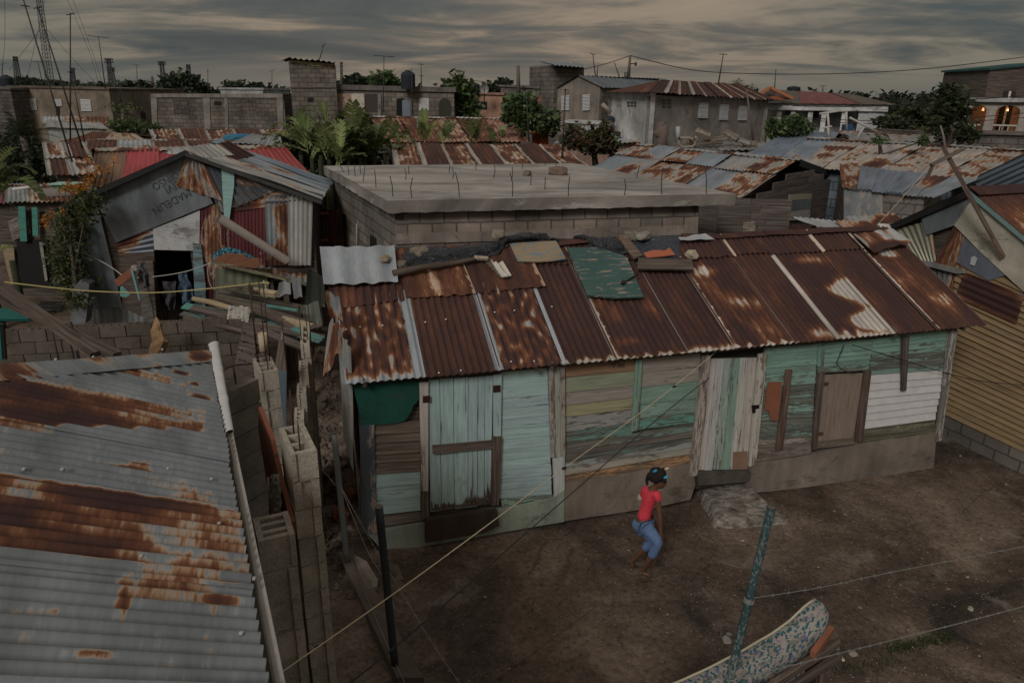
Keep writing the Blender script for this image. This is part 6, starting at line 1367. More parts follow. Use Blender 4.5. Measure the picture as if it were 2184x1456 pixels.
T, F_ = gable_house('tin_roof_house', 'long low tin roof strip just behind the red roof', (180, 300, 25.5), (600, 300, 25.5), (620, 318, 22.9), (176, 318, 22.9), [('dark', (.3, .3, .3), -.1, (.1, 0)), ('mixed', (.34, .36, .38), -.05, (.1, 0)), ('dark', (.3, .3, .3), -.15, (.12, 0)), ('dark', (.3, .3, .3), -.1, (.1, 0)), ('dark', (.3, .3, .3), -.1, (.1, 0)), ('galv', (.34, .36, .38), -.05, (.1, 0))], pitch=.16)
T, F_ = gable_house('tin_roof_house', 'rusty striped roof with a blue bag left of the banana plants', (316, 276, 30), (610, 276, 30), (625, 304, 26.8), (328, 303, 26.8), [('patchy', (.36, .35, .33), .1, (.15, 0)), ('dark', (.3, .3, .3), -.1, (.15, 0)), ('patchy', (.36, .35, .33), .12, (.12, 0)), ('dark', (.3, .3, .3), -.05, (.12, 0)), ('patchy', (.36, .35, .33), .1, (.12, 0))], pitch=.17)
T, F_ = gable_house('tin_roof_house', 'grey zinc roof slanting down left of the banana plants', (540, 285, 26.2), (600, 292, 25), (606, 312, 23.4), (490, 305, 23.4), [('galv', (.27, .28, .29), -.05, (0, 0))], pitch=.17)
mb = rock_mb(W(505, 296, 26.6), .32, (.04, .16, .26, 1), 3, (1.6, .8, .6)); single(mb, 'blue_bag', M['cloth'], 'bright blue bag lying on the rusty striped roof', 'bag')
T, F_ = gable_house('brown_roof_house', 'brown streaked gable roof with an ochre gable end at the left', (195, 281, 30), (290, 287, 27), (325, 306, 26), (122, 304, 28), [('dark', (.3, .27, .22), -.15, (.1, 0)), ('patchy', (.34, .3, .24), -.1, (.15, .1))], pitch=.17)
T, F_ = gable_house('pale_shack', 'pale washed plank shack with low arched gable behind the palm', (105, 258, 36), (215, 262, 33), (232, 275, 31), (95, 272, 34), [('galv', (.34, .34, .33), -.05, (0, 0))], wall_c=(.26, .26, .25, .8), wall_m='wood')
T, F_ = gable_house('tin_roof_house', 'rust patched low roof below the three white louvres', (90, 248, 41), (232, 250, 41), (235, 272, 37), (90, 262, 37), [('galv', (.4, .41, .42), -.05, (0, 0)), ('patchy', (.36, .33, .3), .0, (0, 0)), ('dark', (.3, .3, .3), -.2, (0, 0))], pitch=.2)
# low house at far left with teal posts
T, F_ = gable_house('low_house', 'low house with red and zinc roof edge and two teal posts at left', (-30, 400, 18.0), (150, 404, 17.6), (168, 432, 15.9), (-40, 434, 16.2), [('galv', (.16, .05, .055), -.05, (0, 0)), ('mixed', (.26, .28, .28), .0, (0, 0)), ('mixed', (.42, .36, .28), -.1, (0, 0)), ('dark', (.3, .25, .2), -.2, (0, 0))], wall_c=(.05, .045, .04, .3), wall_m='wood', pitch=.12)
for pts in (((49, 438), (64, 438), (68, 512), (54, 512)), ((78, 440), (90, 440), (92, 500), (80, 500))): opening(F_, pts, T, (.06, .21, .17, .8), -.15, 'post', 'wood')
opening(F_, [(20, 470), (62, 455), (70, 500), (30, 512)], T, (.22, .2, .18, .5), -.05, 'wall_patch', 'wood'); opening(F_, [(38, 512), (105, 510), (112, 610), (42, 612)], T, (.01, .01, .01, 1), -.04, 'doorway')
opening(F_, [(10, 520), (36, 522), (42, 600), (30, 605)], T, (.26, .2, .13, .7), -.1, 'post', 'wood'); opening(F_, [(90, 515), (97, 515), (108, 595), (103, 598)], T, (.24, .22, .2, .7), -.1, 'post', 'wood')
for i, x in enumerate((108, 137)):
    a = W(x, 393, 17.2); T = thing('birdhouse_box', ['left green painted box with pale lid on the low roof', 'right green and ochre box with pale lid on the low roof'][i], 'box', a - V(0, 0, .3))
    mb = MB(); mb.box(a - V(0, 0, .28), V(.30, 0, 0), V(0, .35, 0), V(0, 0, .26), (.03, .10, .06, 1) if i == 0 else (.10, .10, .04, 1)); mb.build('body', M['plain'], T)
    mb = MB(); mb.box(a - V(.03, .03, .015), V(.35, 0, 0), V(0, .4, 0), V(0, 0, .03), (.28, .42, .36, 1)); mb.build('lid', M['plain'], T)
mb = MB(); q = [W(72, 404, 17), W(110, 400, 17), (W(150, 412, 16.6)), W(85, 416, 16.6)]; mb.poly(q, V(0, 0, -.05), (.16, .15, .14, 1)); single(mb, 'grey_board', M['plain'], 'grey board lying on the low roof below the green boxes', 'board')
mb = MB(); mb.tube([W(26, 404, 16.8), W(90, 396, 17)], .035, 8, (.5, .5, .48, 1)); single(mb, 'white_pipe', M['plain'], 'thin white pipe lying on the low roof at the far left', 'pipe')
# metal grate on the ground
def grate():
    T = thing('metal_grate', 'flat barred metal grate lying on the grass at left', 'grate', G(100, 650, .85))
    for k in range(12):
        x = 76 + k * 4.6; mb = MB(); mb.tube([G(x, 664, .9), G(x + 12, 642, .92)], .012, 5, (.10, .11, .12, 1)); mb.build('bar', M['metal'], T)
    for y, dx in ((644, 10), (653, 5), (662, 0)): mb = MB(); mb.tube([G(76 + dx, y, .905), G(128 + dx, y - 1, .905)], .012, 5, (.10, .11, .12, 1)); mb.build('cross_bar', M['metal'], T)
grate()
mb = MB(); rnd = random.Random(3)
for i in range(9000):
    x = rnd.uniform(-13, -5.5); y = rnd.uniform(12.2, 19); z = terrain(x, y)
    if ns(x * .9, y * .9, 3) < -.15: continue
    h = rnd.uniform(.03, .12); a = rnd.uniform(0, 6.3); b = len(mb.v); g = rnd.uniform(.6, 1.5)
    mb.v += [V(x - .012, y, z), V(x + .012, y, z), V(x + rnd.gauss(0, .04), y + rnd.gauss(0, .04), z + h)]; mb.face([b, b + 1, b + 2], [(0, 0)] * 3, (.035 * g, .05 * g, .018 * g, 1))
struct(mb, 'grass', M['leaf'], 'stuff')
# long rust red roof and the striped roof behind the flat slab
T, F_ = gable_house('tin_roof_house', 'brown striped rusty roof directly behind the flat cast roof', (834, 306, 23.0), (1196, 308, 23.0), (1262, 360, 19.8), (842, 356, 19.8), [('patchy', (.36, .34, .31), .12, (.14, 0)), ('dark', (.36, .34, .31), -.04, (.14, 0)), ('patchy', (.36, .34, .31), .15, (.10, 0)), ('dark', (.36, .34, .31), -.05, (.12, 0)), ('patchy', (.36, .34, .31), .12, (.10, 0)), ('dark', (.36, .34, .31), -.02, (.10, 0)), ('patchy', (.36, .34, .31), .12, (.10, .05))], pitch=.13, amp=.014, nv=24)
T, F_ = gable_house('tin_roof_house', 'wide reddish pink worn roof behind the banana plants', (790, 250, 33.0), (1092, 254, 33.0), (1130, 302, 27.8), (820, 304, 27.8), [('patchy', (.30, .16, .13), .05, (0, 0)), ('dark', (.28, .13, .11), -.22, (0, 0)), ('patchy', (.34, .22, .18), -.0, (0, 0)), ('dark', (.25, .10, .09), -.2, (0, 0)), ('patchy', (.3, .14, .12), .0, (0, 0))], pitch=.18, nv=24, cap=(.45, .46, .46))
# roofs right of centre
T, F_ = gable_house('plank_house', 'grey plank house with zinc and rust roof right of the flat slab', (1300 + 60, 310, 21.5), (1708, 343, 16.6), (1580, 424, 14.6), (1245, 365, 18.2), [('patchy', (.30, .31, .31), -.02, (0, .05)), ('mixed', (.25, .28, .32), -.12, (0, 0)), ('patchy', (.30, .31, .31), .0, (0, .05)), ('galv', (.24, .28, .32), -.05, (0, 0)), ('mixed', (.28, .28, .28), .05, (0, .05)), ('patchy', (.30, .31, .31), .02, (0, 0))], wall_c=(.14, .13, .13, .25), wall_m='wood', pitch=.10, amp=.012, nv=26, cap=(.3, .31, .31), split=[(0, .45, 0), (.43, 1, 3)], both=True, ov=.22)
PH, PF = T, F_
def plank_gable():
    rr, er = W(1708, 343, 16.6), W(1580, 424, 14.6); dn = er - rr; dn.z = 0; e2 = rr - dn; e2.z = er.z
    FG = Frame(Vector((er.x, er.y, 0)), Vector((e2.x, e2.y, 0))); pk_ = FG.px(1708, 345)
    cols = [jc((.16, .15, .16, random.choice((.05, .1, .3))), None, .2) for _ in range(14)]
    zl = FG.px(1600, 425)[1]; L = FG.len
    mb = MB(); z = .9; k = 0
    while z < rr.z - .15:
        h = random.uniform(.13, .19); zz = z + h
        if zz < er.z - .05: ul, ur = .15, L - .15
        else:
            t = (zz - er.z + .05) / (rr.z - er.z); ul, ur = .15 + t * (L / 2 - .1), L - .15 - t * (L / 2 - .1)
        if ur - ul < .1: break
        um = ul + (ur - ul) * random.uniform(.3, .7)
        for a, b in ((ul, um), (um, ur)): mb.box(FG.P(a, z, -.05), FG.u * (b - a - .01), FG.n * .03, V(0, 0, h - .008), jc((.15, .135, .14, random.choice((0, .1, .25, .5))), None, .35))
        z = zz
    mb.build('gable_planks', M['wood'], PH)
    A0, E0, E2 = rr + (rr - W(1360, 310, 21.5)).normalized() * .15, None, None
    mb = MB(); mb.poly([rr + V(0, 0, .03), rr - V(0, 0, .12), e2 - V(0, 0, .10) + dn * -.08, e2 + V(0, 0, .03) + dn * -.08], (W(1360, 310, 21.5) - rr).normalized() * .12, (.012, .014, .014, 1)); mb.build('rake_board', M['plain'], PH)
    for pts, c, mt in (((1682, 430), (1731, 424), (1730, 445), (1683, 452)), (.2, .23, .25, .1), 'tin'), (((1683, 452), (1728, 446), (1728, 470), (1683, 470)), (.33, .31, .29, 1), 'plain'), (((1683, 415), (1732, 413), (1731, 424), (1683, 428)), (.3, .26, .2, 1), 'plain'), (((1586, 474), (1608, 474), (1608, 500), (1584, 500)), (.36, .32, .24, .6), 'wood'), (((1738, 385), (1760, 387), (1759, 392), (1738, 390)), (.3, .28, .18, 1), 'plain'):
        pass
    for pts, c, mt in ((((1682, 430), (1731, 424), (1730, 445), (1683, 452)), (.2, .23, .25, .1), 'tin'), (((1683, 452), (1728, 446), (1728, 470), (1683, 470)), (.33, .31, .29, 1), 'plain'), (((1684, 415), (1732, 413), (1731, 424), (1683, 428)), (.3, .26, .2, 1), 'plain')):
        mb = MB(); mb.poly([FG.q(x, y, -.09) for x, y in pts], FG.n * .02, c); mb.build('gable_patch', M[mt], PH)
plank_gable()
# grey plank front below the slab corner
a, b = W(1535, 422, 14.6), W(1690, 432, 14.4); FP = Frame(a, b); T = thing('plank_wall', 'weathered plank wall with a small shuttered opening beside the flat slab building', 'wall', FP.P(FP.len / 2, .85)); mb = MB(); z = .85
while z < a.z - .05:
    h = random.uniform(.11, .17); um = FP.len * random.uniform(.3, .7)
    for u0_, u1_ in ((0, um), (um, FP.len)): mb.box(FP.P(u0_, z, 0), FP.u * (u1_ - u0_ - .01), FP.n * .03, V(0, 0, h - .01), jc((.17, .155, .16, random.choice((0, .1, .3))), None, .3))
    z += h
mb.build('planks', M['wood'], T); opening(FP, [(1584, 472), (1610, 472), (1610, 512), (1584, 512)], T, (.32, .28, .22, .6), -.03, 'shutter', 'wood')
# the big pair of zinc roofs at right
T, F_ = gable_house('zinc_roof_house', 'blue grey zinc roof rising behind the whitish rusty one, no rust', (1690, 280, 26.5), (1790, 284, 24.5), (1745, 345, 19.5), (1572, 338, 21.0), [('galv', (.19, .235, .30), -.1, (0, 0)), ('galv', (.17, .21, .27), -.08, (0, 0))], pitch=.15, amp=.014, nv=20)
T, F_ = gable_house('zinc_roof_house', 'widest roof at right with chalky white and rust streaked sheets', (1722, 296, 22.5), (2190, 322, 20.0), (2060, 395, 15.8), (1652, 345, 18.6), [('mixed', (.22, .26, .31), -.1, (0, 0)), ('mixed', (.40, .36, .33), .0, (0, 0)), ('patchy', (.42, .38, .35), -.18, (.04, 0)), ('mixed', (.40, .37, .35), .03, (.05, 0)), ('patchy', (.42, .38, .35), -.15, (0, 0)), ('mixed', (.42, .38, .35), .0, (.04, 0)), ('patchy', (.36, .33, .3), -.05, (0, 0))], pitch=.12, amp=.013, nv=34, cap=(.36, .37, .37), wall_c=(.12, .15, .18, .1))
T, F_ = gable_house('zinc_roof_house', 'lower blue zinc roof edge with one rust stain, over a block wall', (1790, 350, 16.6), (2085, 384, 15.2), (1990, 422, 13.8), (1796, 402, 14.6), [('patchy', (.25, .25, .25), .12, (0, 0)), ('galv', (.19, .22, .27), -.1, (0, 0)), ('galv', (.18, .21, .26), -.1, (0, 0)), ('galv', (.19, .22, .27), -.12, (0, 0)), ('mixed', (.26, .28, .31), .10, (0, 0)), ('galv', (.24, .27, .3), -.1, (0, 0))], pitch=.10, amp=.012, nv=16, wall_c=(.20, .18, .165, 1), both=False, ov=.12)
opening(F_, [(1800, 404), (1883, 408), (1882, 520), (1800, 520)], T, (.20, .21, .22, .25), -.03, 'wall_sheet', 'tin')
# end wall of the wide roof (corrugated, blue) at the right edge
mb = MB(); mb.corr(W(2190, 322, 19.5), W(2250, 380, 15.5), W(2250, 470, 15.5), W(2100, 400, 15.6), pitch=.14, amp=.02, cf=rust_cf('galv', (.09, .12, .15), -.1), nv=20) ; o_ = None
a, b = W(2088, 372, 15.9), W(2230, 330, 17.4); Fz = Frame(a, b); T = thing('tin_wall', 'dark blue corrugated tin wall at the right edge below the chalky roof', 'wall', Fz.P(Fz.len / 2, .85)); mb = MB()
mb.corr(Fz.P(Fz.len, a.z + .6), Fz.P(Fz.len, .85), Fz.P(0, .85), Fz.P(0, a.z), pitch=.14, amp=.02, cf=rust_cf('galv', (.10, .13, .165), -.1), nv=20); mb.build('sheets', M['tin'], T)
# small tin roofs tucked between the rusty house and the yellow one
for (q, c, k, lv, lb, nm) in (([(1684, 461, 13.4), (1790, 471, 13.2), (1850, 497, 12.6), (1740, 483, 12.6)], (.32, .34, .36), 'galv', -.05, 'curled zinc sheet roof just behind the right end of the rusty roof', 'zinc_sheet'), ([(1800, 462, 14.0), (1905, 455, 13.8), (1925, 470, 13.4), (1830, 484, 13.2)], (.24, .26, .27), 'mixed', .0, 'grey scrap sheets lying in the gap left of the dark rake', 'tin_scrap'), ([(1776, 470, 13.1), (1850, 470, 13.0), (1880, 488, 12.8), (1800, 490, 12.8)], (.32, .20, .16), 'mixed', .12, 'pinkish rusty scrap sheet beside the curled zinc sheet', 'tin_scrap')):
    mb = MB(); mb.corr(*[W(*p) for p in q], pitch=.10, amp=.016, cf=rust_cf(k, c, lv), nv=12, warp=.06, jag=.06, seed=len(lb)); single(mb, nm, M['tin'], lb, 'metal sheet')
mb = MB(); q = [W(1690, 478, 12.9), W(1745, 485, 12.8), W(1745, 505, 12.8), W(1690, 505, 12.9)]; mb.corr(*q, pitch=.1, amp=.01, cf=rust_cf('patchy', (.3, .3, .3), .1), nv=8); single(mb, 'rusty_screen', M['tin'], 'rusty tin screen under the curled zinc sheet', 'metal sheet')
for i, x in enumerate((1852, 1870)): mb = MB(); q = [W(x + 20, 476 + i, 12.9), W(x + 48, 478, 12.9), W(x + 52, 483, 12.8), W(x + 26, 484, 12.8)]; (mb.poly(q, V(0, 0, -.04), (.45, .44, .42, 1)), single(mb, 'board_scrap', M['plain'], 'small white scrap board in the gap before the dark rake', 'scrap')) if i == 0 else None
# roofs and clutter at the foot of the hip roofed house
T, F_ = gable_house('zinc_roof_house', 'streaked silver roof left of the bare stump', (1250, 268, 29), (1440, 276, 27.5), (1385, 306, 24.5), (1180, 305, 25.5), [('mixed', (.28, .27, .27), .0, (0, 0)), ('galv', (.34, .36, .37), .0, (0, 0)), ('galv', (.36, .38, .39), .0, (0, 0)), ('mixed', (.33, .34, .34), -.1, (0, 0))], pitch=.17, nv=14, wall_c=(.26, .17, .14, 1), wall_m='plaster')
T, F_ = gable_house('low_shed', 'flat grey rubble strewn roof between stump and hip roofed house', (1440, 300, 26), (1640, 306, 25), (1650, 322, 23), (1420, 320, 24), [('galv', (.22, .21, .2), -.05, (0, 0)), ('galv', (.26, .25, .24), .05, (0, 0))], pitch=.2, nv=10)
rnd = random.Random(17)
for i, (x, y, w, a, c) in enumerate(((1500, 283, 30, -25, (.25, .22, .18)), (1535, 296, 34, 10, (.22, .2, .18)), (1560, 288, 26, -35, (.3, .27, .22)), (1585, 302, 30, -18, (.36, .36, .36)), (1520, 303, 44, 4, (.16, .13, .11)), (1478, 300, 26, 14, (.2, .18, .15)), (1600, 306, 30, 2, (.28, .26, .22)))):
    mb = MB(); p, q = W(x - w / 2, y + math.sin(R_(a)) * w / 2, 24.2), W(x + w / 2, y - math.sin(R_(a)) * w / 2, 24.0); mb.bar(p, q, .25, .05, (*c, .4), up=(0, -.6, 1)); single(mb, 'old_board', M['wood'], ['tilted tan board at the left of the heap before the hip roofed house', 'nearly level board in the middle of that heap under the louvres', 'steepest pale board of the heap before the hip roofed house', 'grey tilted board at the right of the heap before the hip roofed house', 'long dark brown board lying lowest in the heap before the hip roofed house', 'short board sloping the other way right of the upturned chair', 'flat pale board at the far right end of the heap by the crooked pole'][i], 'board', 'scrap boards before the hip roofed house')
def stump():
    T = thing('dead_tree', 'sawn off dead tree with short stubs before the grey walls', 'tree', W(1410, 318, 23.5)); mb = MB()
    mb.tube([W(1410, 325, 23.5), W(1411, 300, 23.5), W(1414, 268, 23.5)], [.2, .17, .2], 9, (.13, .10, .085, 1)); mb.build('trunk', M['bark'], T)
    for a in (((1412, 296), (1398, 280)), ((1412, 290), (1421, 268)), ((1414, 276), (1409, 263))): mb = MB(); mb.tube([W(*a[0], 23.5), W(*a[1], 23.4)], [.12, .09], 7, (.12, .095, .08, 1)); mb.build('branch_stub', M['bark'], T)
stump()
def chair():
    T = thing('plastic_chair', 'upturned cream plastic chair on the rubble roof by the stump', 'chair', W(1462, 315, 23.2)); c = (.27, .25, .22, 1); q = lambda x, y, o=0: W(x, y, 23.2 + o)
    mb = MB(); mb.tube([q(1448, 297), q(1447, 306), q(1456, 314), q(1476, 313), q(1483, 308), q(1481, 298), q(1470, 294), q(1452, 294), q(1448, 297)], .035, 6, c); mb.build('seat_frame', M['plain'], T)
    mb = MB(); mb.poly([q(1470, 296, .1), q(1480, 296, .1), q(1482, 310, .3), q(1472, 311, .3)], V(0, .05, 0), (.36, .30, .2, 1)); mb.build('backrest', M['plain'], T)
    for x, y, x1, y1 in ((1450, 296, 1446, 290), (1480, 297, 1484, 292)): mb = MB(); mb.tube([q(x, y), q(x1, y1, -.2)], .03, 6, c); mb.build('leg', M['plain'], T)
    mb = MB(); mb.tube([q(1449, 306, .3), q(1460, 317, .4)], .03, 6, c); mb.build('leg', M['plain'], T)
chair()
mb = MB(); mb.tube([W(1446, 300, 23.3), W(1446, 270, 23.3)], .07, 10, (.3, .33, .35, 1)); single(mb, 'vent_pipe', M['plain'], 'short pale upright pipe beside the upturned chair', 'pipe')
# ---------------------------------------------------------------- far houses, left to right
T, F_ = block_house('plastered_house', 'brown plastered flat house with three white louvres at far left', (20, 186, 48), (232, 192, 47), 8, (.20, .165, .13, 1), 'plaster', .1, rc=(.12, .10, .08, 1))
for q in (((50, 211), (77, 211), (81, 235), (53, 235)), ((116, 212), (132, 212), (134, 227), (118, 227)), ((172, 212), (194, 213), (197, 238), (175, 238))): louver(F_, q, T)
opening(F_, [(118, 228), (128, 228), (128, 246), (120, 246)], T)
T, F_ = block_house('block_house', 'dark rough block house end at the left edge', (-60, 188, 47), (22, 192, 46.5), 6, (.12, .105, .10, 1)); 
T, F_ = block_house('block_house', 'roofless unfinished block shell with pale concrete columns', (322, 201, 41), (604, 201, 40), 8, (.15, .135, .12, 1), 'block', 0, zb=.6)
for x0, x1 in ((322, 335), (433, 448), (478, 486), (590, 603)): opening(F_, [(x0, 201), (x1, 201), (x1 + 2, 276), (x0 + 4, 276)], T, (.22, .20, .18, 1), -.04, 'column', 'plaster', .06)
opening(F_, [(322, 200), (604, 200), (604, 209), (322, 208)], T, (.21, .19, .17, 1), -.06, 'ring_beam', 'plaster', .08)
for q in (((370, 213), (403, 213), (404, 243), (371, 243)), ((512, 213), (545, 213), (546, 243), (513, 243))): opening(F_, q, T, (.10, .085, .08, 1), -.015, 'blocked_window', 'block', .01)
opening(F_, [(457, 216), (473, 216), (473, 225), (457, 225)], T)
T, F_ = block_house('white_roof_house', 'grey building with white tin parapet behind the block shell', (470, 191, 60), (560, 192, 60), 7, (.34, .35, .36, 1), 'plaster', .15)
T, F_ = block_house('low_white_wall', 'white painted low wall behind the leafless bush', (235, 231, 52), (325, 232, 52), 1, (.50, .52, .54, 1), 'plaster', .1, cat='wall')
mb = MB(); mb.tube([W(296, 262, 50), W(296, 240, 50), W(296, 236, 50)], [.42, .42, .3], 14, (.02, .022, .025, 1)); single(mb, 'water_tank', M['plain'], 'black water tank before the low white wall', 'tank')
def tank(x, y0, y1, r, Y, label, c=(.018, .024, .032, 1)):
    k = Y / F; b, t = W(x, y1, Y), W(x, y0, Y); h = t.z - b.z; T = thing('water_tank', label, 'water tank', b); mb = MB(); R1 = r * k
    pr = [(R1 * .97, 0), (R1, .06), (R1 * .97, .2), (R1, .25), (R1 * .97, .42), (R1, .47), (R1 * .97, .62), (R1, .67), (R1 * .98, .78), (R1 * .75, .88), (R1 * .4, .95)]
    n = len(pr) - 1; mb.grid(20, n, lambda i, j: (b + V(pr[j][0] * math.cos(i * math.pi / 10), pr[j][0] * math.sin(i * math.pi / 10), pr[j][1] * h), (i * .1, j * .1), c)); mb.build('tank_body', M['plain'], T)
    mb = MB(); mb.tube([b + V(0, 0, h * .93), b + V(0, 0, h)], R1 * .35, 12, c); mb.build('lid', M['plain'], T); return T
tank(871, 150, 190, 14.5, 36, 'tall black ribbed water tank on the carport roof')
tank(1010, 176, 201, 13, 41, 'squat black water tank beside the satellite dish')
tank(17, 160, 190, 13, 50, 'dark tank under a teal frame on the roof at far left')
tank(1692, 184, 196, 13, 44, 'black tank top showing over the red roof at right')
T, F_ = block_house('block_tower', 'tall square block stair tower with ragged tin lid', (615, 128, 36), (714, 137, 36), 3.2, (.15, .135, .12, 1), 'block', 0, zb=.6, dirn=(-.22, 1, 0))
A_ = W(598, 128, 37.5); mb = MB(); q = [W(596, 129, 40), W(612, 123, 35.6), W(716, 134, 35.6), W(712, 139, 39.5)]; mb.corr(q[0], q[3], q[2], q[1], pitch=.3, amp=.03, cf=rust_cf('dark', (.2, .2, .2), -.1), nv=6, warp=.05); mb.build('tin_lid', M['tin'], T)
opening(F_, [(618, 128), (712, 137), (712, 140), (690, 139), (688, 143), (660, 141), (655, 138), (620, 133)], T, (.30, .26, .16, 1), -.03, 'torn_plaster', 'plaster', .02); opening(F_, [(656, 208), (669, 208), (669, 218), (656, 218)], T)
opening(F_, [(612, 186), (716, 186), (716, 188), (612, 188)], T, (.10, .09, .085, 1), -.05, 'ledge', 'plaster', .05)
T, F_ = block_house('carport_house', 'flat roofed block house with open carport, white panel and arch', (715, 191, 36.5), (968, 197, 36.5), 8, (.165, .15, .135, 1), 'block', .22, zb=.6, rc=(.13, .12, .11, 1))
opening(F_, [(717, 200), (776, 200), (776, 250), (717, 250)], T, (.32, .28, .26, .35), -.03, 'tin_door', 'tin'); opening(F_, [(750, 200), (777, 200), (779, 250), (752, 250)], T, (.42, .39, .33, 1), -.06, 'white_panel', 'plaster_w')
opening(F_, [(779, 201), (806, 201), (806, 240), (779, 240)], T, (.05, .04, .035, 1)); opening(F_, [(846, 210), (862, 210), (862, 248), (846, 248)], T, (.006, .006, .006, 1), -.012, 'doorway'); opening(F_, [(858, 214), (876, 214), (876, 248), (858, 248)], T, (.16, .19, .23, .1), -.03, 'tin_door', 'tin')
opening(F_, [(894, 209), (915, 209), (915, 236), (894, 236)], T, (.42, .42, .42, 1), -.03, 'shutter', 'plaster_w'); opening(F_, [(806, 200), (813, 200), (813, 250), (806, 250)], T, (.19, .175, .16, 1), -.05, 'column', 'plaster')
ar = [(936, 248), (936, 222), (939, 214), (945, 210), (953, 210), (959, 214), (962, 222), (962, 248)]; opening(F_, ar, T, (.03, .035, .025, 1), -.012, 'arch_opening')
# satellite dish, pink house
T, F_ = block_house('pink_house', 'small salmon pink house with dark window behind trees', (998, 201, 41), (1072, 203, 41), 6, (.36, .22, .16, 1), 'plaster', .12, rc=(.28, .16, .12, 1)); opening(F_, [(1018, 217), (1039, 217), (1039, 234), (1018, 234)], T)
def dish():
    T = thing('satellite_dish', 'pale round satellite dish on the pink house roof', 'dish', W(1033, 203, 40)); c = W(1033, 190, 40); mb = MB(); k = 9 * 40 / F
    mb.grid(18, 5, lambda i, j: (c + V(math.cos(i * math.pi / 9) * k * j / 5, .12 * (j / 5) ** 2 * -1, math.sin(i * math.pi / 9) * k * j / 5), (0, 0), (.28, .27, .25, 1))); mb.build('reflector', M['plain'], T)
    mb = MB(); mb.tube([c, c - V(0, 0, .4)], .04, 6, (.1, .1, .1, 1)); mb.build('mount', M['metal'], T)
dish()
T, F_ = block_house('block_house', 'low broken block wall house left of the second tower', (1068, 185, 42), (1150, 189, 40), 6, (.15, .135, .125, 1), 'block', .1, zb=.6); opening(F_, [(1148, 206), (1164, 206), (1164, 222), (1148, 222)], T, (.25, .09, .05, 1), -.03)
T, F_ = block_house('block_tower', 'square block tower with thin tin lid behind the louvred gable house', (1182, 139, 38.5), (1246, 144, 39.5), 3.0, (.15, .135, .125, 1), 'block', 0, zb=.6, dirn=(-.42, 1, 0)); mb = MB(); q = [W(1150, 132, 41), W(1236, 134, 43), W(1252, 144, 38.6), W(1180, 139, 37.8)]; mb.corr(*q, pitch=.3, amp=.03, cf=rust_cf('galv', (.2, .24, .26), .0), nv=5); mb.build('tin_lid', M['tin'], T)
# louvred gable house
a, b = W(1187, 200, 31.5), W(1310, 204, 29.5); FGH = Frame(a, b)
def gable_front():
    T = thing('gable_house', 'grey plastered house with steep gable, two white louvres and blue grey roof', 'house', FGH.P(FGH.len / 2, .7) + FGH.n * 3); pts = [FGH.px(x, y) for x, y in ((1189, 188), (1233, 163), (1280, 183))]
    zb = .7; L = FGH.len; uR = FGH.px(1280, 200)[0]; mb = MB(); P = FGH.P
    mb.poly([P(0, zb), P(uR, zb), P(pts[2][0], pts[2][1]), P(pts[1][0], pts[1][1]), P(pts[0][0], pts[0][1])], FGH.n * .15, (.21, .185, .16, 1)); mb.build('gable_wall', M['plaster'], T)
    D = FGH.n * 6; mb = MB(); mb.box(P(uR, zb, .15), D, FGH.u * -.15, V(0, 0, pts[2][1] - zb - .1), (.15, .135, .12, 1), 'wall'); mb.box(P(0, zb, .15), D, FGH.u * .15, V(0, 0, pts[0][1] - zb), (.17, .15, .14, 1), 'wall'); mb.build('side_wall', M['block'], T)
    mb = MB(); rp = P(pts[1][0], pts[1][1] + .03, -.1); e1 = P(pts[2][0] + .15, pts[2][1] - .07, -.1); e0 = P(pts[0][0] - .1, pts[0][1] - .03, -.1); D = W(1420, 170, 36) - rp; D.z = 0
    mb.corr(rp, rp + D, e1 + D, e1, pitch=.3, amp=.015, cf=rust_cf('galv', (.12, .145, .165), -.15), nv=6, samp=4); mb.corr(rp + FGH.n * 6, rp, e0, e0 + FGH.n * 6, pitch=.3, amp=.02, cf=rust_cf('galv', (.16, .18, .2), -.1), nv=4, samp=4); mb.build('roof', M['tin'], T)
    louver(FGH, ((1199, 205), (1216, 204), (1215, 236), (1199, 236)), T, n=11); louver(FGH, ((1244, 203), (1260, 202), (1259, 236), (1244, 237)), T, n=11)
gable_front()
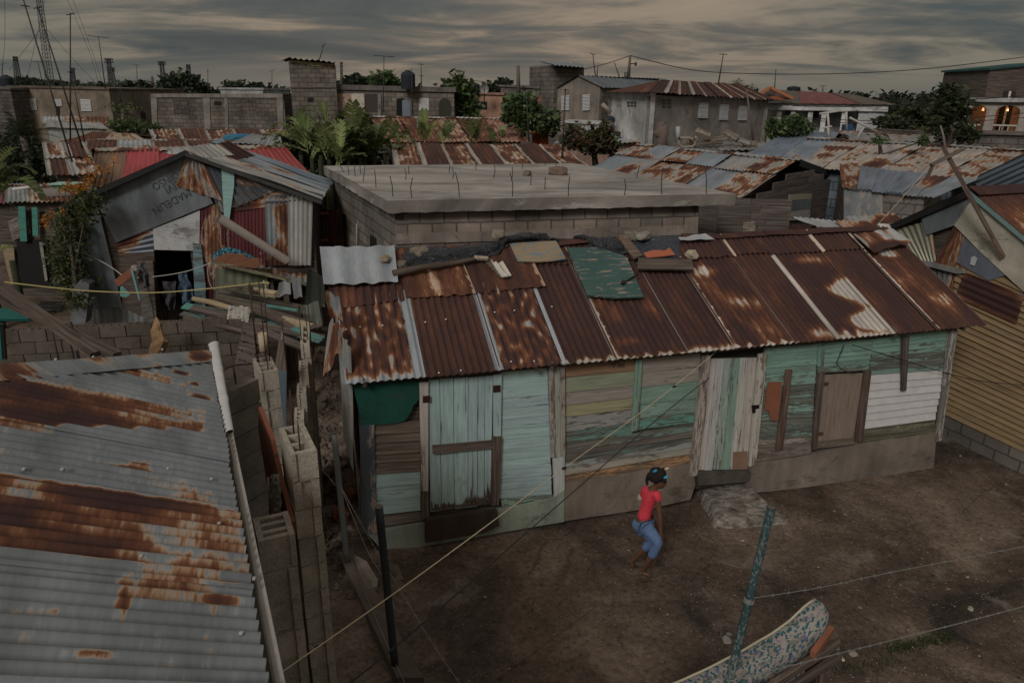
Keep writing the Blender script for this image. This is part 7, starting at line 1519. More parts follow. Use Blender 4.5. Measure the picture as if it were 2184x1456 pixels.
# hip roofed house
def hip_house():
    A, Bc, C_ = W(1305, 197, 27.5), W(1389, 197, 24.0), W(1632, 214, 28.0)
    zt = (A.z + Bc.z + C_.z) / 3; F1, F2 = Frame(A, Bc), Frame(Bc, C_); T = thing('hip_roof_house', 'long grey house with whitewashed end and brown hipped tin roof', 'house', V(Bc.x + 2, Bc.y + 3, .7)); zb = .7
    for Fk, c, nm, lab in ((F1, (.44, .43, .42, 1), 'end_wall', 'whitewashed end wall'), (F2, (.20, .185, .17, 1), 'long_wall', 'grey cement rendered long wall')): mb = MB(); mb.box(Fk.P(0, zb), Fk.u * Fk.len, Fk.n * .15, V(0, 0, (Bc.z if Fk is F1 else (Bc.z + C_.z) / 2) - zb), c, 'wall'); mb.build(nm, M['plaster'], T, label=lab)
    w = A - Bc; w.z = 0; D_ = C_ + w; mb = MB(); F3_ = Frame(C_, D_); mb.box(F3_.P(0, zb), F3_.u * F3_.len, F3_.n * -.15, V(0, 0, C_.z - zb), (.2, .18, .17, 1), 'wall'); F4_ = Frame(D_, A); mb.box(F4_.P(0, zb), F4_.u * F4_.len, F4_.n * -.15, V(0, 0, C_.z - zb), (.2, .18, .17, 1), 'wall'); mb.build('rear_walls', M['plaster'], T)
    o = .3; du = F2.u; dv = w.normalized(); a = Vector((Bc.x, Bc.y, Bc.z)) - du * o - dv * o; c = Vector((C_.x, C_.y, C_.z)) + du * o - dv * o; b = A - du * o + dv * o; d = Vector((D_.x, D_.y, A.z)) + du * o + dv * o; d.z = c.z; b.z = a.z
    R1, R2 = W(1412, 171, 27.0), W(1575, 180, 30.0); mb = MB(); S = [('dark', (.3, .28, .25), .05, (0, 0)), ('patchy', (.38, .36, .33), .1, (.2, 0)), ('dark', (.3, .28, .25), .0, (.15, 0)), ('patchy', (.3, .28, .25), .2, (.2, 0)), ('dark', (.3, .28, .25), .05, (.15, 0))]
    n = 10
    for i in range(n):
        t0, t1 = i / n, (i + 1) / n; k, cc, lv, st = S[i % 5]; mb.corr(R1.lerp(R2, t0), R1.lerp(R2, t1), a.lerp(c, t1), a.lerp(c, t0), pitch=.2, amp=.02, cf=rust_cf(k, cc, lv, st), nv=14, lift=.02 * (i % 2), seed=i, samp=5)
    mb.corr(R1, R1 + (R2 - R1) * .01, a, b, pitch=.2, amp=.01, cf=rust_cf('dark', (.3, .2, .15), -.15), nv=10); mb.corr(R2 - (R2 - R1) * .01, R2, d, c, pitch=.2, amp=.01, cf=rust_cf('dark'), nv=6); mb.corr(R2, R1, b, d, pitch=.2, amp=.01, cf=rust_cf('dark'), nv=6, samp=3); mb.build('roof', M['tin'], T)
    for q in (((1490, 219), (1508, 219), (1507, 252), (1488, 252)), ((1535, 223), (1552, 224), (1550, 256), (1533, 256)), ((1575, 226), (1592, 227), (1590, 257), (1573, 257))): louver(F2, q, T, n=12)
    for x0, y0, nx, ny, cx, cy, Fk in ((1338, 217, 3, 2, 7.2, 6.5, F1), (1316, 211, 2, 2, 5.5, 10.5, F1), (1412, 212, 2, 3, 11, 7, F2)):
        for i in range(nx):
            for j in range(ny): opening(Fk, [(x0 + i * cx, y0 + j * cy), (x0 + i * cx + cx * .75, y0 + j * cy), (x0 + i * cx + cx * .75, y0 + j * cy + cy * .7), (x0 + i * cx, y0 + j * cy + cy * .7)], T, (.06, .055, .05, 1) if Fk is F2 or nx == 3 else (.2, .19, .18, 1), -.01, 'vent_block')
hip_house()
mb = MB(); mb.tube([W(1284, 222, 26), W(1303, 240, 26)], .07, 8, (.26, .23, .2, 1)); single(mb, 'drain_pipe', M['plain'], 'short pale pipe slanting between the two grey houses', 'pipe')
T, F_ = block_house('low_white_wall', 'low white parapet under the grey gable house', (1208, 262, 27.5), (1325, 268, 27), 1.2, (.42, .43, .44, 1), 'plaster', .08, cat='wall'); tank(1300, 248, 266, 17, 27.3, 'wide black tank lid behind the low white parapet')
T, F_ = block_house('orange_wall', 'glimpse of an orange painted wall through the bushes', (1136, 286, 30), (1170, 286, 30), 1, (.45, .12, .03, 1), 'plaster', .05, cat='wall')
# white house with red roof
def white_house():
    Z1, Z2, Z3 = W(1640, 222, 38), W(1890, 225, 36), W(1620, 215, 38.5); F1 = Frame(Z1, Z2); T = thing('white_house', 'white porched house with red brown roof at right', 'house', F1.P(F1.len / 2, .7) + F1.n * 3); zb = .7; P = F1.P; zt = F1.px(1760, 226)[1]
    mb = MB(); mb.box(P(0, zb, 1.3), F1.u * F1.len, F1.n * .15, V(0, 0, zt - zb), (.42, .43, .44, 1), 'wall'); u1 = F1.px(1832, 240)[0]; mb.box(P(u1, zb, 0), F1.u * (F1.len - u1), F1.n * 1.3, V(0, 0, zt - zb - .01), (.44, .45, .46, 1), 'wall'); mb.box(P(F1.len - .15, zb, 1.45), F1.u * .15, F1.n * 5, V(0, 0, zt - zb), (.42, .43, .44, 1), 'wall'); mb.box(P(0, zb, 6.3), F1.u * F1.len, F1.n * .15, V(0, 0, zt - zb), (.42, .43, .44, 1), 'wall'); mb.build('wall', M['plaster_w'], T)
    mb = MB(); mb.box(P(-.2, zt - .22, -.15), F1.u * (F1.len + .3), F1.n * .4, V(0, 0, .32), (.50, .50, .50, 1), 'wall'); mb.build('porch_beam', M['plaster_w'], T)
    for x in (1657, 1687, 1724, 1753, 1796): u = F1.px(x, 240)[0]; mb = MB(); mb.box(P(u, zb, 0), F1.u * .22, F1.n * .22, V(0, 0, zt - zb - .22), (.5, .5, .5, 1)); mb.build('column', M['plaster_w'], T)
    ov = .3; e0, e1 = P(-.3, zt + .1, -ov), P(F1.len + .4, zt + .1, -ov); r0, r1 = W(1655, 192, 42), W(1810, 200, 42); mb = MB()
    for t0, t1, c in ((0, .3, (.10, .085, .06)), (.3, .75, (.19, .05, .045)), (.75, 1, (.11, .08, .06))): mb.corr(r0.lerp(r1, t0), r0.lerp(r1, t1), e0.lerp(e1, t1), e0.lerp(e1, t0), pitch=.4, amp=.012, cf=rust_cf('galv', c, -.15), nv=6, samp=4)
    b1 = P(F1.len + .4, zt + .1, 6.8); b0 = P(-.3, zt + .1, 6.8); mb.corr(r1 - (r1 - r0) * .01, r1, b1, e1, pitch=.4, amp=.01, cf=rust_cf('galv', (.10, .08, .06), -.15), nv=4); mb.corr(r1, r0, b0, b1, pitch=.4, amp=.01, cf=rust_cf('galv', (.10, .08, .06), -.15), nv=3, samp=3); mb.build('roof', M['tin'], T)
    opening(F1, [(1724, 232), (1743, 233), (1743, 257), (1724, 257)], T, off=1.27 - 0, name='window'); opening(F1, [(1671, 232), (1684, 232), (1684, 262), (1671, 262)], T, (.12, .10, .09, 1), 1.27, 'door'); opening(F1, [(1852, 238), (1868, 238), (1868, 262), (1852, 262)], T, (.36, .37, .38, 1), -.03, 'shutter')
    a, b = W(1616, 190, 36), W(1655, 188, 36); mb = MB(); q = [W(1618, 201, 37), W(1640, 186, 37), W(1662, 192, 38), W(1694, 214, 37.5), W(1640, 216, 37)]; mb.poly(q, V(0, .3, 0), (.12, .105, .09, 1)); mb.build('front_gable', M['plaster'], T)
    mb = MB(); mb.poly([W(1634, 207, 36.6), W(1662, 205, 36.6), W(1688, 212, 36.6), W(1634, 214, 36.6)], V(0, .3, 0), (.36, .12, .06, 1)); mb.build('orange_trim', M['plaster_w'], T)
    for x0, y0, x1, y1 in ((1617, 202, 1642, 187), (1642, 187, 1690, 210)): mb = MB(); mb.bar(W(x0, y0, 36.5), W(x1, y1, 36.5), .2, .12, (.36, .14, .07, 1)); mb.build('orange_verge', M['plain'], T)
white_house()
mb = MB(); mb.box(W(1800, 281, 33), V(.36, 0, 0), V(0, .3, 0), V(0, 0, .30), (.02, .07, .14, 1)); single(mb, 'blue_crate', M['plain'], 'blue crate on the porch of the white house', 'crate')
T, F_ = block_house('block_wall', 'long low block wall in front of the white house end', (1838, 275, 30), (2010, 284, 27), .2, (.12, .105, .095, 1), 'block', .04, cat='wall', over=.02)
T, F_ = gable_house('low_shed', 'pale slatted low roof below the white house', (1790, 284, 28), (2000, 292, 26), (1990, 305, 23.5), (1812, 298, 24.5), [('galv', (.24, .24, .24), .0, (0, 0)), ('mixed', (.25, .24, .23), -.05, (0, 0))], pitch=.25, nv=6)
# arched house at the right edge, lamp lit porch
def arch_house():
    A, Bb = W(2052, 220, 31), W(2240, 216, 29.5); F1 = Frame(A, Bb); P = F1.P; zt = (A.z + Bb.z) / 2; zf = F1.px(2100, 278)[1]; T = thing('arched_house', 'house with arched porch glowing orange inside at the right edge', 'house', F1.P(F1.len / 2, .7) + F1.n * 2)
    zb = .7; uu = lambda x: F1.px(x, 240)[0]
    def arch(u0, u1, zs, n=10): return [(u0 + (u1 - u0) * (0.5 - 0.5 * math.cos(math.pi * k / n)), zs + math.sin(math.pi * k / n) * (zt - zs - .12)) for k in range(n + 1)]
    c = (.36, .32, .29, 1); us_ = [uu(2052), uu(2068), uu(2104), uu(2124), uu(2176), uu(2192), uu(2240)]; zs = F1.px(2110, 238)[1]
    mb = MB()
    for (a, b) in ((us_[1], us_[2]), (us_[3], us_[4]), (us_[5], us_[6])):
        ar = arch(a, b, zs); k0 = len(mb.v)
        for (u, z) in ar: mb.v += [P(u, z), P(u, zt), P(u, z, .25)]
        for k in range(len(ar) - 1): i = k0 + 3 * k; mb.face([i, i + 3, i + 4, i + 1], [(ar[k][0], ar[k][1]), (ar[k + 1][0], ar[k + 1][1]), (ar[k + 1][0], zt), (ar[k][0], zt)], c); mb.face([i, i + 2, i + 5, i + 3], [(0, 0)] * 4, c)
    for a, b in ((us_[0], us_[1]), (us_[2], us_[3]), (us_[4], us_[5])): mb.box(P(a, zf, 0), F1.u * (b - a), F1.n * .25, V(0, 0, zt - zf), c, 'wall')
    mb.box(P(0, zb, 0), F1.u * F1.len, F1.n * .25, V(0, 0, zf + .0 - zb), (.2, .19, .17, 1), 'wall'); mb.build('arcade', M['plaster_w'], T)
    mb = MB(); mb.box(P(-.2, zt, -.2), F1.u * (F1.len + .4), F1.n * 4, V(0, 0, F1.px(2120, 209)[1] - zt), (.34, .33, .32, 1), 'wall'); mb.build('roof', M['plaster_w'], T)
    mb = MB(); mb.box(P(0, zf - .4, 1.8), F1.u * F1.len, F1.n * .15, V(0, 0, zt - zf + .4), (.40, .26, .17, 1), 'wall'); mb.box(P(0, zf - .45, .25), F1.u * F1.len, F1.n * 1.55, V(0, 0, .08), (.3, .28, .26, 1), 'wall'); mb.box(P(-.0, zf - .4, .25), F1.u * .12, F1.n * 1.5, V(0, 0, zt - zf + .4), (.4, .3, .22, 1), 'wall'); mb.build('porch_wall', M['plaster_w'], T)
    mb = MB(); mb.box(P(uu(2133), zf - .4, 1.76), F1.u * .45, F1.n * .03, V(0, 0, 1.9), (.02, .018, .015, 1)); mb.build('door', M['plain'], T); mb = MB(); mb.box(P(uu(2146), zf - .4, 1.75), F1.u * .08, F1.n * .03, V(0, 0, 1.9), (.5, .45, .4, 1)); mb.build('door_frame', M['plain'], T)
    mb = MB(); mb.box(P(us_[1], zf + .18, .05), F1.u * (F1.len - us_[1]), F1.n * .06, V(0, 0, .05), (.45, .45, .45, 1)); mb.build('railing', M['plain'], T)
    for i in range(14): u = us_[1] + i * .28; mb = MB(); mb.box(P(u, zf - .05, .06), F1.u * .03, F1.n * .03, V(0, 0, .24), (.45, .45, .45, 1)); mb.build('baluster', M['plain'], T)
    for x, e_ in ((2150, 5), (2096, 2)):
        p = P(uu(x), zt - .35, 1.2); mb = MB(); mb.tube([p, p + V(0, 0, .12)], [.05, .03], 8, (1, 1, 1, 1)); mb.build('bulb', M['bulb'], T)
        l = bpy.data.lights.new('porch_lamp', 'POINT'); l.energy = e_; l.color = (1, .5, .24); l.shadow_soft_size = .06; lo = bpy.data.objects.new('porch_lamp', l); col.objects.link(lo); lo.location = p - V(0, .1, .1)
arch_house()
T, F_ = block_house('plank_shed', 'dark plank rooftop shed above the arched house', (2112, 150, 33), (2260, 134, 33), 3.5, (.09, .075, .07, .1), 'wood', .08, zb=5.4, cat='shed', rc=(.03, .08, .08, 1))
T, F_ = block_house('block_house', 'grey block yard wall below the arched porch', (2060, 286, 27), (2230, 290, 26), 2.5, (.12, .105, .10, 1), 'block', .05, cat='wall')
# ---------------------------------------------------------------- aerials, masts, poles
for a in ((170, 398, 50, 0, 19.5, ((.97, 3, 0),), 'tall leaning dark pole at far left, leftmost of the high poles'), (178, 322, 79, 12, 21, ((.985, 4, -2),), 'tall dark pole beside the lattice mast'), (150, 300, 150, 28, 24, ((.99, 5, -2), (.55, 2, 0)), 'tall straight pole with a small tip between mast and T aerial'),
          (225, 190, 210, 78, 38, ((.99, 19, 2),), 'tall T shaped aerial left of the floodlight towers'), (182, 310, 156, 179, 25, ((.985, 24, 0),), 'dark leaning aerial with wide boom low at left'), (92, 183, 80, 131, 46, ((.98, 8, 0),), 'small thin aerial below the lattice mast'),
          (293, 176, 291, 138, 60, ((.97, 4, 0),), 'short dark post left of the paired floodlights'), (258, 222, 256, 176, 44, ((.97, 28, 1),), 'low aerial with a very wide boom among the left trees'), (444, 200, 443, 147, 50, ((.9, 1, 0),), 'plain thin rod above the unfinished block shell'),
          (580, 186, 580, 150, 55, ((.97, 5, -2),), 'small T aerial just left of the block tower'), (680, 132, 691, 95, 36, ((.96, 3, -3),), 'slanted aerial on top of the tall block tower'), (817, 240, 819, 119, 34, ((.99, 20, 1), (.70, 12, -5)), 'tall aerial with two booms before the carport house'),
          (880, 246, 878, 146, 34.5, ((.5, 2, 0),), 'pale thin mast before the black water tank'), (899, 188, 898, 136, 38, ((.97, 6, 0), (.5, 4, 0)), 'narrow stepped aerial right of the black water tank'), (1033, 230, 1033, 174, 39.5, ((.98, 24, 3),), 'aerial with tilted long boom by the satellite dish'),
          (1270, 163, 1264, 115, 36, ((.98, 6, 1),), 'short thick aerial above the blue grey roof'), (1273, 163, 1275, 142, 37, ((.9, 1, 0),), 'thin rod beside the short thick aerial'), (1322, 167, 1310, 133, 38, ((.9, 1, 0),), 'bent stick pole left of the utility pole'), (1532, 180, 1543, 115, 30, ((.985, 9, 0),), 'dark leaning aerial above the hipped roof'),
          (1652, 188, 1655, 147, 42, ((.9, .5, 0),), 'plain thin rod above the white house'), (1755, 196, 1755, 183, 40, ((.95, 8, 0),), 'tiny T aerial on the red brown roof'), (1885, 226, 1884, 218, 38, ((.95, 14, 0),), 'tiny wide aerial at the right end of the red brown roof'),
          (1198, 350, 1206, 190, 21, ((.99, 4, 0), (.4, 1, 0)), 'pale blue leaning mast before the gable house'), (1128, 302, 1123, 208, 27, ((.97, 3, 0),), 'white topped thin mast left of the gable house'), (5, 162, 6, 135, 60, ((.95, 5, -2),), 'small aerial at the left edge above the tank'),
          (3, 600, 0, 0, 0, (), '')):
    if a[4]: antenna(*a)
def lattice(x0, y0, x1, y1, Y, w0, w1, n, label, name='lattice_mast', cat='mast', rack=None, r=.03, group=None):
    a, b = W(x0, y0, Y), W(x1, y1, Y); k = Y / F; T = thing(name, label, cat, a, group); c = (.06, .06, .065, 1)
    L = []
    for sx, sy in ((-1, -1), (1, -1), (1, 1), (-1, 1)): p0 = a + V(sx * w0 * k / 2, sy * w0 * k / 2, 0); p1 = b + V(sx * w1 * k / 2, sy * w1 * k / 2, 0); L.append((p0, p1)); mb = MB(); mb.tube([p0, p1], r, 4, c); mb.build('leg', M['metal'], T)
    mb = MB()
    for i in range(n):
        for s in range(4): q0, q1 = L[s], L[(s + 1) % 4]; t0, t1 = i / n, (i + 1) / n; mb.tube([q0[0].lerp(q0[1], t0), q1[0].lerp(q1[1], t1)], r * .55, 3, c, False); mb.tube([q1[0].lerp(q1[1], t1), q0[0].lerp(q0[1], t1)], r * .55, 3, c, False)
    mb.build('bracing', M['metal'], T)
    if rack:
        for (dy, hw, m_) in rack:
            mb = MB(); p = b + V(0, 0, -dy * k); mb.tube([p - V(hw * k, 0, 0), p + V(hw * k, 0, 0)], r * .8, 4, c); mb.tube([p - V(hw * k, 0, 3 * k), p + V(hw * k, 0, -3 * k)], r * .8, 4, c); 
            for i in range(m_): q = p + V((-hw + 2 * hw * (i + .5) / m_) * k, 0, 0); mb.tube([q - V(0, 1.2 * k, 1.0 * k), q + V(0, 1.2 * k, -1.6 * k)], 1.3 * k, 6, (.08, .08, .09, 1))
            mb.build('lamp_rack', M['metal'], T)
    return T
lattice(108, 188, 80, -30, 60, 11, 7, 26, 'tall guyed lattice radio mast at the upper left', r=.022)
for x0, y0, x1, y1, w0, w1, rack, lb in ((38, 168, 32, 121, 8, 5, ((0, 5, 3), (5, 4, 2)), 'leftmost floodlight tower behind the tank'), (158, 182, 154, 145, 6, 4, ((0, 6, 3),), 'smallest floodlight tower beside the tall straight pole'), (238, 190, 231, 125, 7, 5, ((0, 9, 5), (5, 9, 5)), 'taller of the paired floodlight towers'), (242, 188, 236, 144, 9, 6, ((0, 8, 4), (4, 8, 4)), 'shorter of the paired floodlight towers'),
                                   (350, 186, 344, 131, 7, 5, ((0, 8, 5), (4, 8, 5)), 'floodlight tower left of the big dark tree'), (404, 175, 401, 138, 6, 5, ((0, 4, 3), (4, 4, 3)), 'floodlight tower half hidden by the big dark tree')):
    lattice(x0, y0, x1, y1, 260, w0, w1, 9, lb, 'floodlight_tower', 'tower', rack, r=.14, group='floodlight towers of the far stadium')
lattice(729, 190, 728, 133, 240, 3, 3, 8, 'narrow far tower right of the tall block tower', 'floodlight_tower', 'tower', ((0, 3, 2),), r=.14)
for pts, lb in (([(96, 0), (62, 150), (50, 190)], 'left guy wire of the lattice mast'), ([(140, -10), (190, 110), (212, 185)], 'right guy wire of the lattice mast'), ([(152, -10), (200, 120), (218, 180)], 'second right guy wire of the lattice mast'), ([(98, 60), (150, 120), (205, 178)], 'lower right guy wire of the lattice mast'), ([(92, 55), (50, 110), (20, 150)], 'lower left guy wire of the lattice mast'), ([(10, -10), (10, 90), (2, 160)], 'thin guy wire at the left edge of the sky')):
    wire([W(x, y, 55) for x, y in pts], .012, (.06, .06, .06, 1), lb, 'guy_wire', 'wire')
# utility poles and overhead wires
def upole(x0, y0, x1, y1, Y, r, label, extra=True):
    a, b = W(x0, y0, Y), W(x1, y1, Y); T = thing('utility_pole', label, 'utility pole', a); mb = MB(); mb.tube([a, b], [r * 1.2, r * .8], 10, (.12, .10, .09, 1)); mb.build('pole', M['bark'], T)
    if extra:
        k = Y / F; mb = MB(); mb.tube([b - V(0, 0, 14 * k), b + V(12 * k, 0, -14 * k)], .03, 5, (.05, .05, .05, 1)); mb.build('arm', M['metal'], T); mb = MB(); mb.tube([b + V(12 * k, 0, -11 * k), b + V(12 * k, 0, -18 * k)], 2.2 * k, 8, (.06, .06, .06, 1)); mb.build('insulator', M['metal'], T)
        mb = MB(); mb.tube([b + V(-6 * k, 0, -46 * k), b + V(-6 * k, 0, -30 * k)], 4 * k, 10, (.10, .10, .10, 1)); mb.build('transformer', M['metal'], T)
upole(1340, 168, 1344, 120, 45, .09, 'concrete utility pole with transformer behind the blue grey roof'); upole(1106, 205, 1105, 140, 40, .10, 'square concrete post left of the second tower', False); upole(1137, 190, 1136, 160, 43, .05, 'short dark post left of the second tower', False)
upole(325, 186, 324, 163, 70, .16, 'utility pole stub above the left trees', False)
upole(1607, 300, 1592, 192, 22, .028, 'thin crooked tree pole before the hip roofed house', False)
for pts, Yw, r, lb in (([(1344, 119), (1480, 150), (1634, 158), (1800, 157), (1985, 146), (2200, 120)], 40, .02, 'long overhead wire swinging across the right sky'), ([(1344, 119), (1300, 134), (1246, 148)], 44, .02, 'overhead wire from the utility pole to the second tower'), ([(1690, 226), (1850, 227), (2060, 213), (2200, 204)], 28, .016, 'upper dark wire before the white house'),
                   ([(1690, 250), (1830, 257), (2000, 256), (2200, 240)], 28, .014, 'middle dark wire before the white house'), ([(1640, 246), (1800, 262), (2000, 263), (2200, 250)], 28, .012, 'lower dark wire before the white house'), ([(1880, 235), (2000, 225), (2200, 218)], 29, .01, 'faint wire just under the upper dark wire')):
    wire([W(x, y, Yw) for x, y in pts], r, (.03, .03, .03, 1), lb, 'overhead_wire', 'wire')
wire([W(x, y, 24) for x, y in ((0, 380), (60, 395), (110, 412))], .012, (.05, .05, .05, 1), 'dark wire at far left above the low roof', 'overhead_wire', 'wire')
for i, (pa, Yp, lb) in enumerate((([(1770, 298, 1765, 240), (1748, 243, 1796, 236), (1792, 237, 1830, 235)], 24, 'branching white pipe frame before the white house, left one'), ([(1806, 278, 1805, 237), (1812, 251, 1872, 282), (1842, 272, 1825, 300)], 24.5, 'leaning white pipes before the white house, right one'), ([(1768, 296, 1765, 270), (1756, 273, 1774, 270)], 23.5, 'small white T pipe under the branching pipe frame'))):
    T = thing('pipe_frame', lb, 'pipes', W(pa[0][0], pa[0][1], Yp))
    for x0, y0, x1, y1 in pa: mb = MB(); mb.tube([W(x0, y0, Yp), W(x1, y1, Yp)], .035, 6, (.4, .39, .37, 1)); mb.build('pipe', M['plain'], T)
# ---------------------------------------------------------------- vegetation
def tree_line():
    mb = MB(); rnd = random.Random(9)
    for i in range(420):
        x = rnd.uniform(-40, 2230); Y = rnd.uniform(170, 330); h = rnd.uniform(5, 15) + 6 * ns(x * .004, 3); 
        k = Y / F; c = W(x, 196 + x * .009, Y); leaves(mb, V(c.x, c.y, max(3, c.z - 2)), (rnd.uniform(8, 22) * k, 3, h * k + 1.5), 46, .06 * Y / 6, [(.02, .028, .018, 1), (.026, .034, .02, 1), (.016, .022, .016, 1)], i)
    struct(mb, 'distant_woodland', M['leaf'], 'stuff')
tree_line()
tree('dark broad tree crown behind the unfinished block shell', [(385, 183, 30, 22), (410, 180, 18, 18), (360, 190, 16, 10), (430, 192, 16, 9)], 75, 2600, .7, DARKG, seed=2)
tree('dark scrubby trees left of the unfinished block shell', [(300, 215, 26, 30), (275, 200, 20, 22), (255, 225, 22, 25), (315, 195, 12, 16)], 60, 2600, .55, DARKG, seed=3)
tree('low dark trees on the left horizon beside the tank', [(60, 178, 34, 9), (110, 182, 30, 8), (160, 186, 24, 6), (210, 186, 24, 5)], 70, 1500, .5, DARKG, seed=4)
tree('dark rounded tree behind the white tin parapet', [(500, 183, 20, 8), (545, 186, 16, 6)], 80, 700, .5, DARKG, seed=5)
tree('bushy tree behind the carport roof, left of the water tank', [(755, 178, 22, 16), (735, 184, 20, 9), (790, 180, 20, 12)], 48, 1900, .45, DARKG, seed=6)
tree('spiky leafed tree behind the carport roof nearest the water tank', [(815, 175, 18, 15), (835, 182, 14, 10)], 47, 1300, .5, GREENS, seed=7)
tree('tall leafy tree between carport arch and pink house', [(985, 205, 22, 36), (965, 190, 18, 16), (1000, 232, 18, 20), (975, 225, 14, 22)], 38, 2600, .4, GREENS, seed=8)
tree('dark tree right of the pink house', [(1050, 215, 20, 26), (1075, 180, 14, 10), (1045, 195, 16, 12)], 44, 1500, .4, DARKG, seed=9)
tree('leafy green bush left of the grey gable house', [(1115, 232, 24, 30), (1140, 255, 30, 26), (1095, 240, 16, 24), (1170, 262, 22, 20)], 29, 3600, .28, GREENS, seed=10)
tree('reddish brown leafed bush before the silver roof', [(1255, 300, 40, 22), (1290, 292, 22, 26), (1225, 292, 24, 20), (1300, 315, 18, 14)], 22.5, 3600, .16, [(.08, .05, .03, 1), (.05, .07, .025, 1), (.10, .05, .035, 1), (.06, .08, .03, 1)], seed=11, trunk=(1270, 345))
tree('leafy green bush beside the thin crooked pole', [(1690, 268, 22, 18), (1655, 275, 16, 20), (1715, 272, 16, 12)], 25, 2200, .2, GREENS, seed=12)
tree('low hedge like trees between white house and arched house', [(1930, 255, 36, 17), (1960, 240, 30, 14), (1900, 262, 24, 12), (1985, 255, 24, 20)], 34, 3600, .28, [(.04, .055, .02, 1), (.055, .07, .028, 1), (.03, .04, .018, 1)], seed=13)
tree('tall loose tree before the arched house at right', [(2030, 215, 26, 26), (2012, 240, 26, 20), (2050, 232, 22, 24), (2000, 270, 26, 26), (2045, 278, 34, 26), (2018, 196, 16, 12), (2070, 290, 22, 16)], 21, 3300, .17, [(.035, .05, .02, 1), (.05, .065, .025, 1), (.025, .035, .018, 1)], seed=14, trunk=(2022, 320))
tree('small dark conifers behind the arched house roof', [(2070, 194, 14, 8), (2082, 190, 6, 10), (2100, 185, 14, 14)], 60, 900, .35, DARKG, seed=15)
tree('low bush by the leafless tree at left', [(275, 268, 34, 12), (250, 270, 16, 9), (330, 275, 16, 7)], 33, 1600, .22, GREENS, seed=16, name='bush', cat='bush')
tree('dark foliage under the palm at left', [(40, 330, 40, 50), (75, 370, 30, 36), (20, 390, 36, 30)], 22, 3600, .2, DARKG, seed=17)
tree('sprawling shrub with orange flowers against the shack', [(150, 520, 44, 60), (165, 590, 32, 50), (135, 580, 28, 60), (185, 440, 34, 34), (150, 470, 36, 34), (165, 640, 26, 22)], 13.7, 5200, .09, [(.06, .085, .03, 1), (.08, .105, .035, 1), (.035, .05, .022, 1), (.10, .11, .04, 1)], seed=18, trunk=(160, 670), name='flowering_shrub', cat='shrub')
rnd = random.Random(4); T = thing('flower_spikes', 'orange flower spikes of the shrub left of the shack', 'flowers', W(170, 440, 13.4))
mb = MB()
for (x, y) in [(141, 396), (151, 399), (162, 398), (170, 392), (176, 397), (183, 380), (187, 393), (194, 388), (204, 362), (210, 357), (217, 386), (232, 362), (243, 342), (138, 402), (158, 404), (180, 396), (166, 400), (110, 455), (95, 462), (102, 468), (131, 448), (92, 470), (188, 366), (203, 366), (185, 333), (200, 376), (125, 408), (148, 392), (99, 478), (215, 364)]:
    for k in range(9): leaves(mb, W(x + rnd.uniform(-1, 1), y - 6 + k * 1.7, 13.3), (.035, .035, .03), 3, .045, [(.42, .16, .02, 1), (.5, .22, .03, 1)], int(x * 7 + y + k))
mb.build('blossoms', M['leaf'], T); mb = MB()
for x, y in ((141, 400), (183, 385), (204, 365), (243, 345), (232, 365), (188, 340)): mb.tube([W(x, y, 13.4), W(x - 6, y + 50, 13.5)], .006, 4, (.05, .06, .02, 1))
mb.build('stems', M['bark'], T)
tree('dark undergrowth filling the banana clump behind the flat slab', [(700, 335, 60, 30), (640, 325, 40, 34), (770, 330, 50, 30), (710, 300, 60, 30)], 23.5, 5200, .22, [(.02, .035, .012, 1), (.03, .05, .018, 1)], seed=40, name='bush', cat='bush')
# the leafless little tree
T = thing('bare_tree', 'nearly leafless small tree before the low white wall', 'tree', W(262, 262, 38)); mb = MB(); rnd = random.Random(8)
mb.tube([W(262, 264, 38), W(262, 246, 38)], .07, 6, (.16, .14, .12, 1))
for k in range(16): x = 262 + rnd.uniform(-28, 28); y = 240 - rnd.uniform(0, 16); mb.tube([W(262, 248, 38), W((262 + x) / 2, 243, 38), W(x, y, 38 + rnd.uniform(-.5, .5))], [.04, .03, .012], 4, (.16, .14, .12, 1))
mb.build('trunk', M['bark'], T); mb = MB(); leaves(mb, W(262, 230, 38), (.8, .5, .25), 160, .16, GREENS, 5); mb.build('crown', M['leaf'], T)
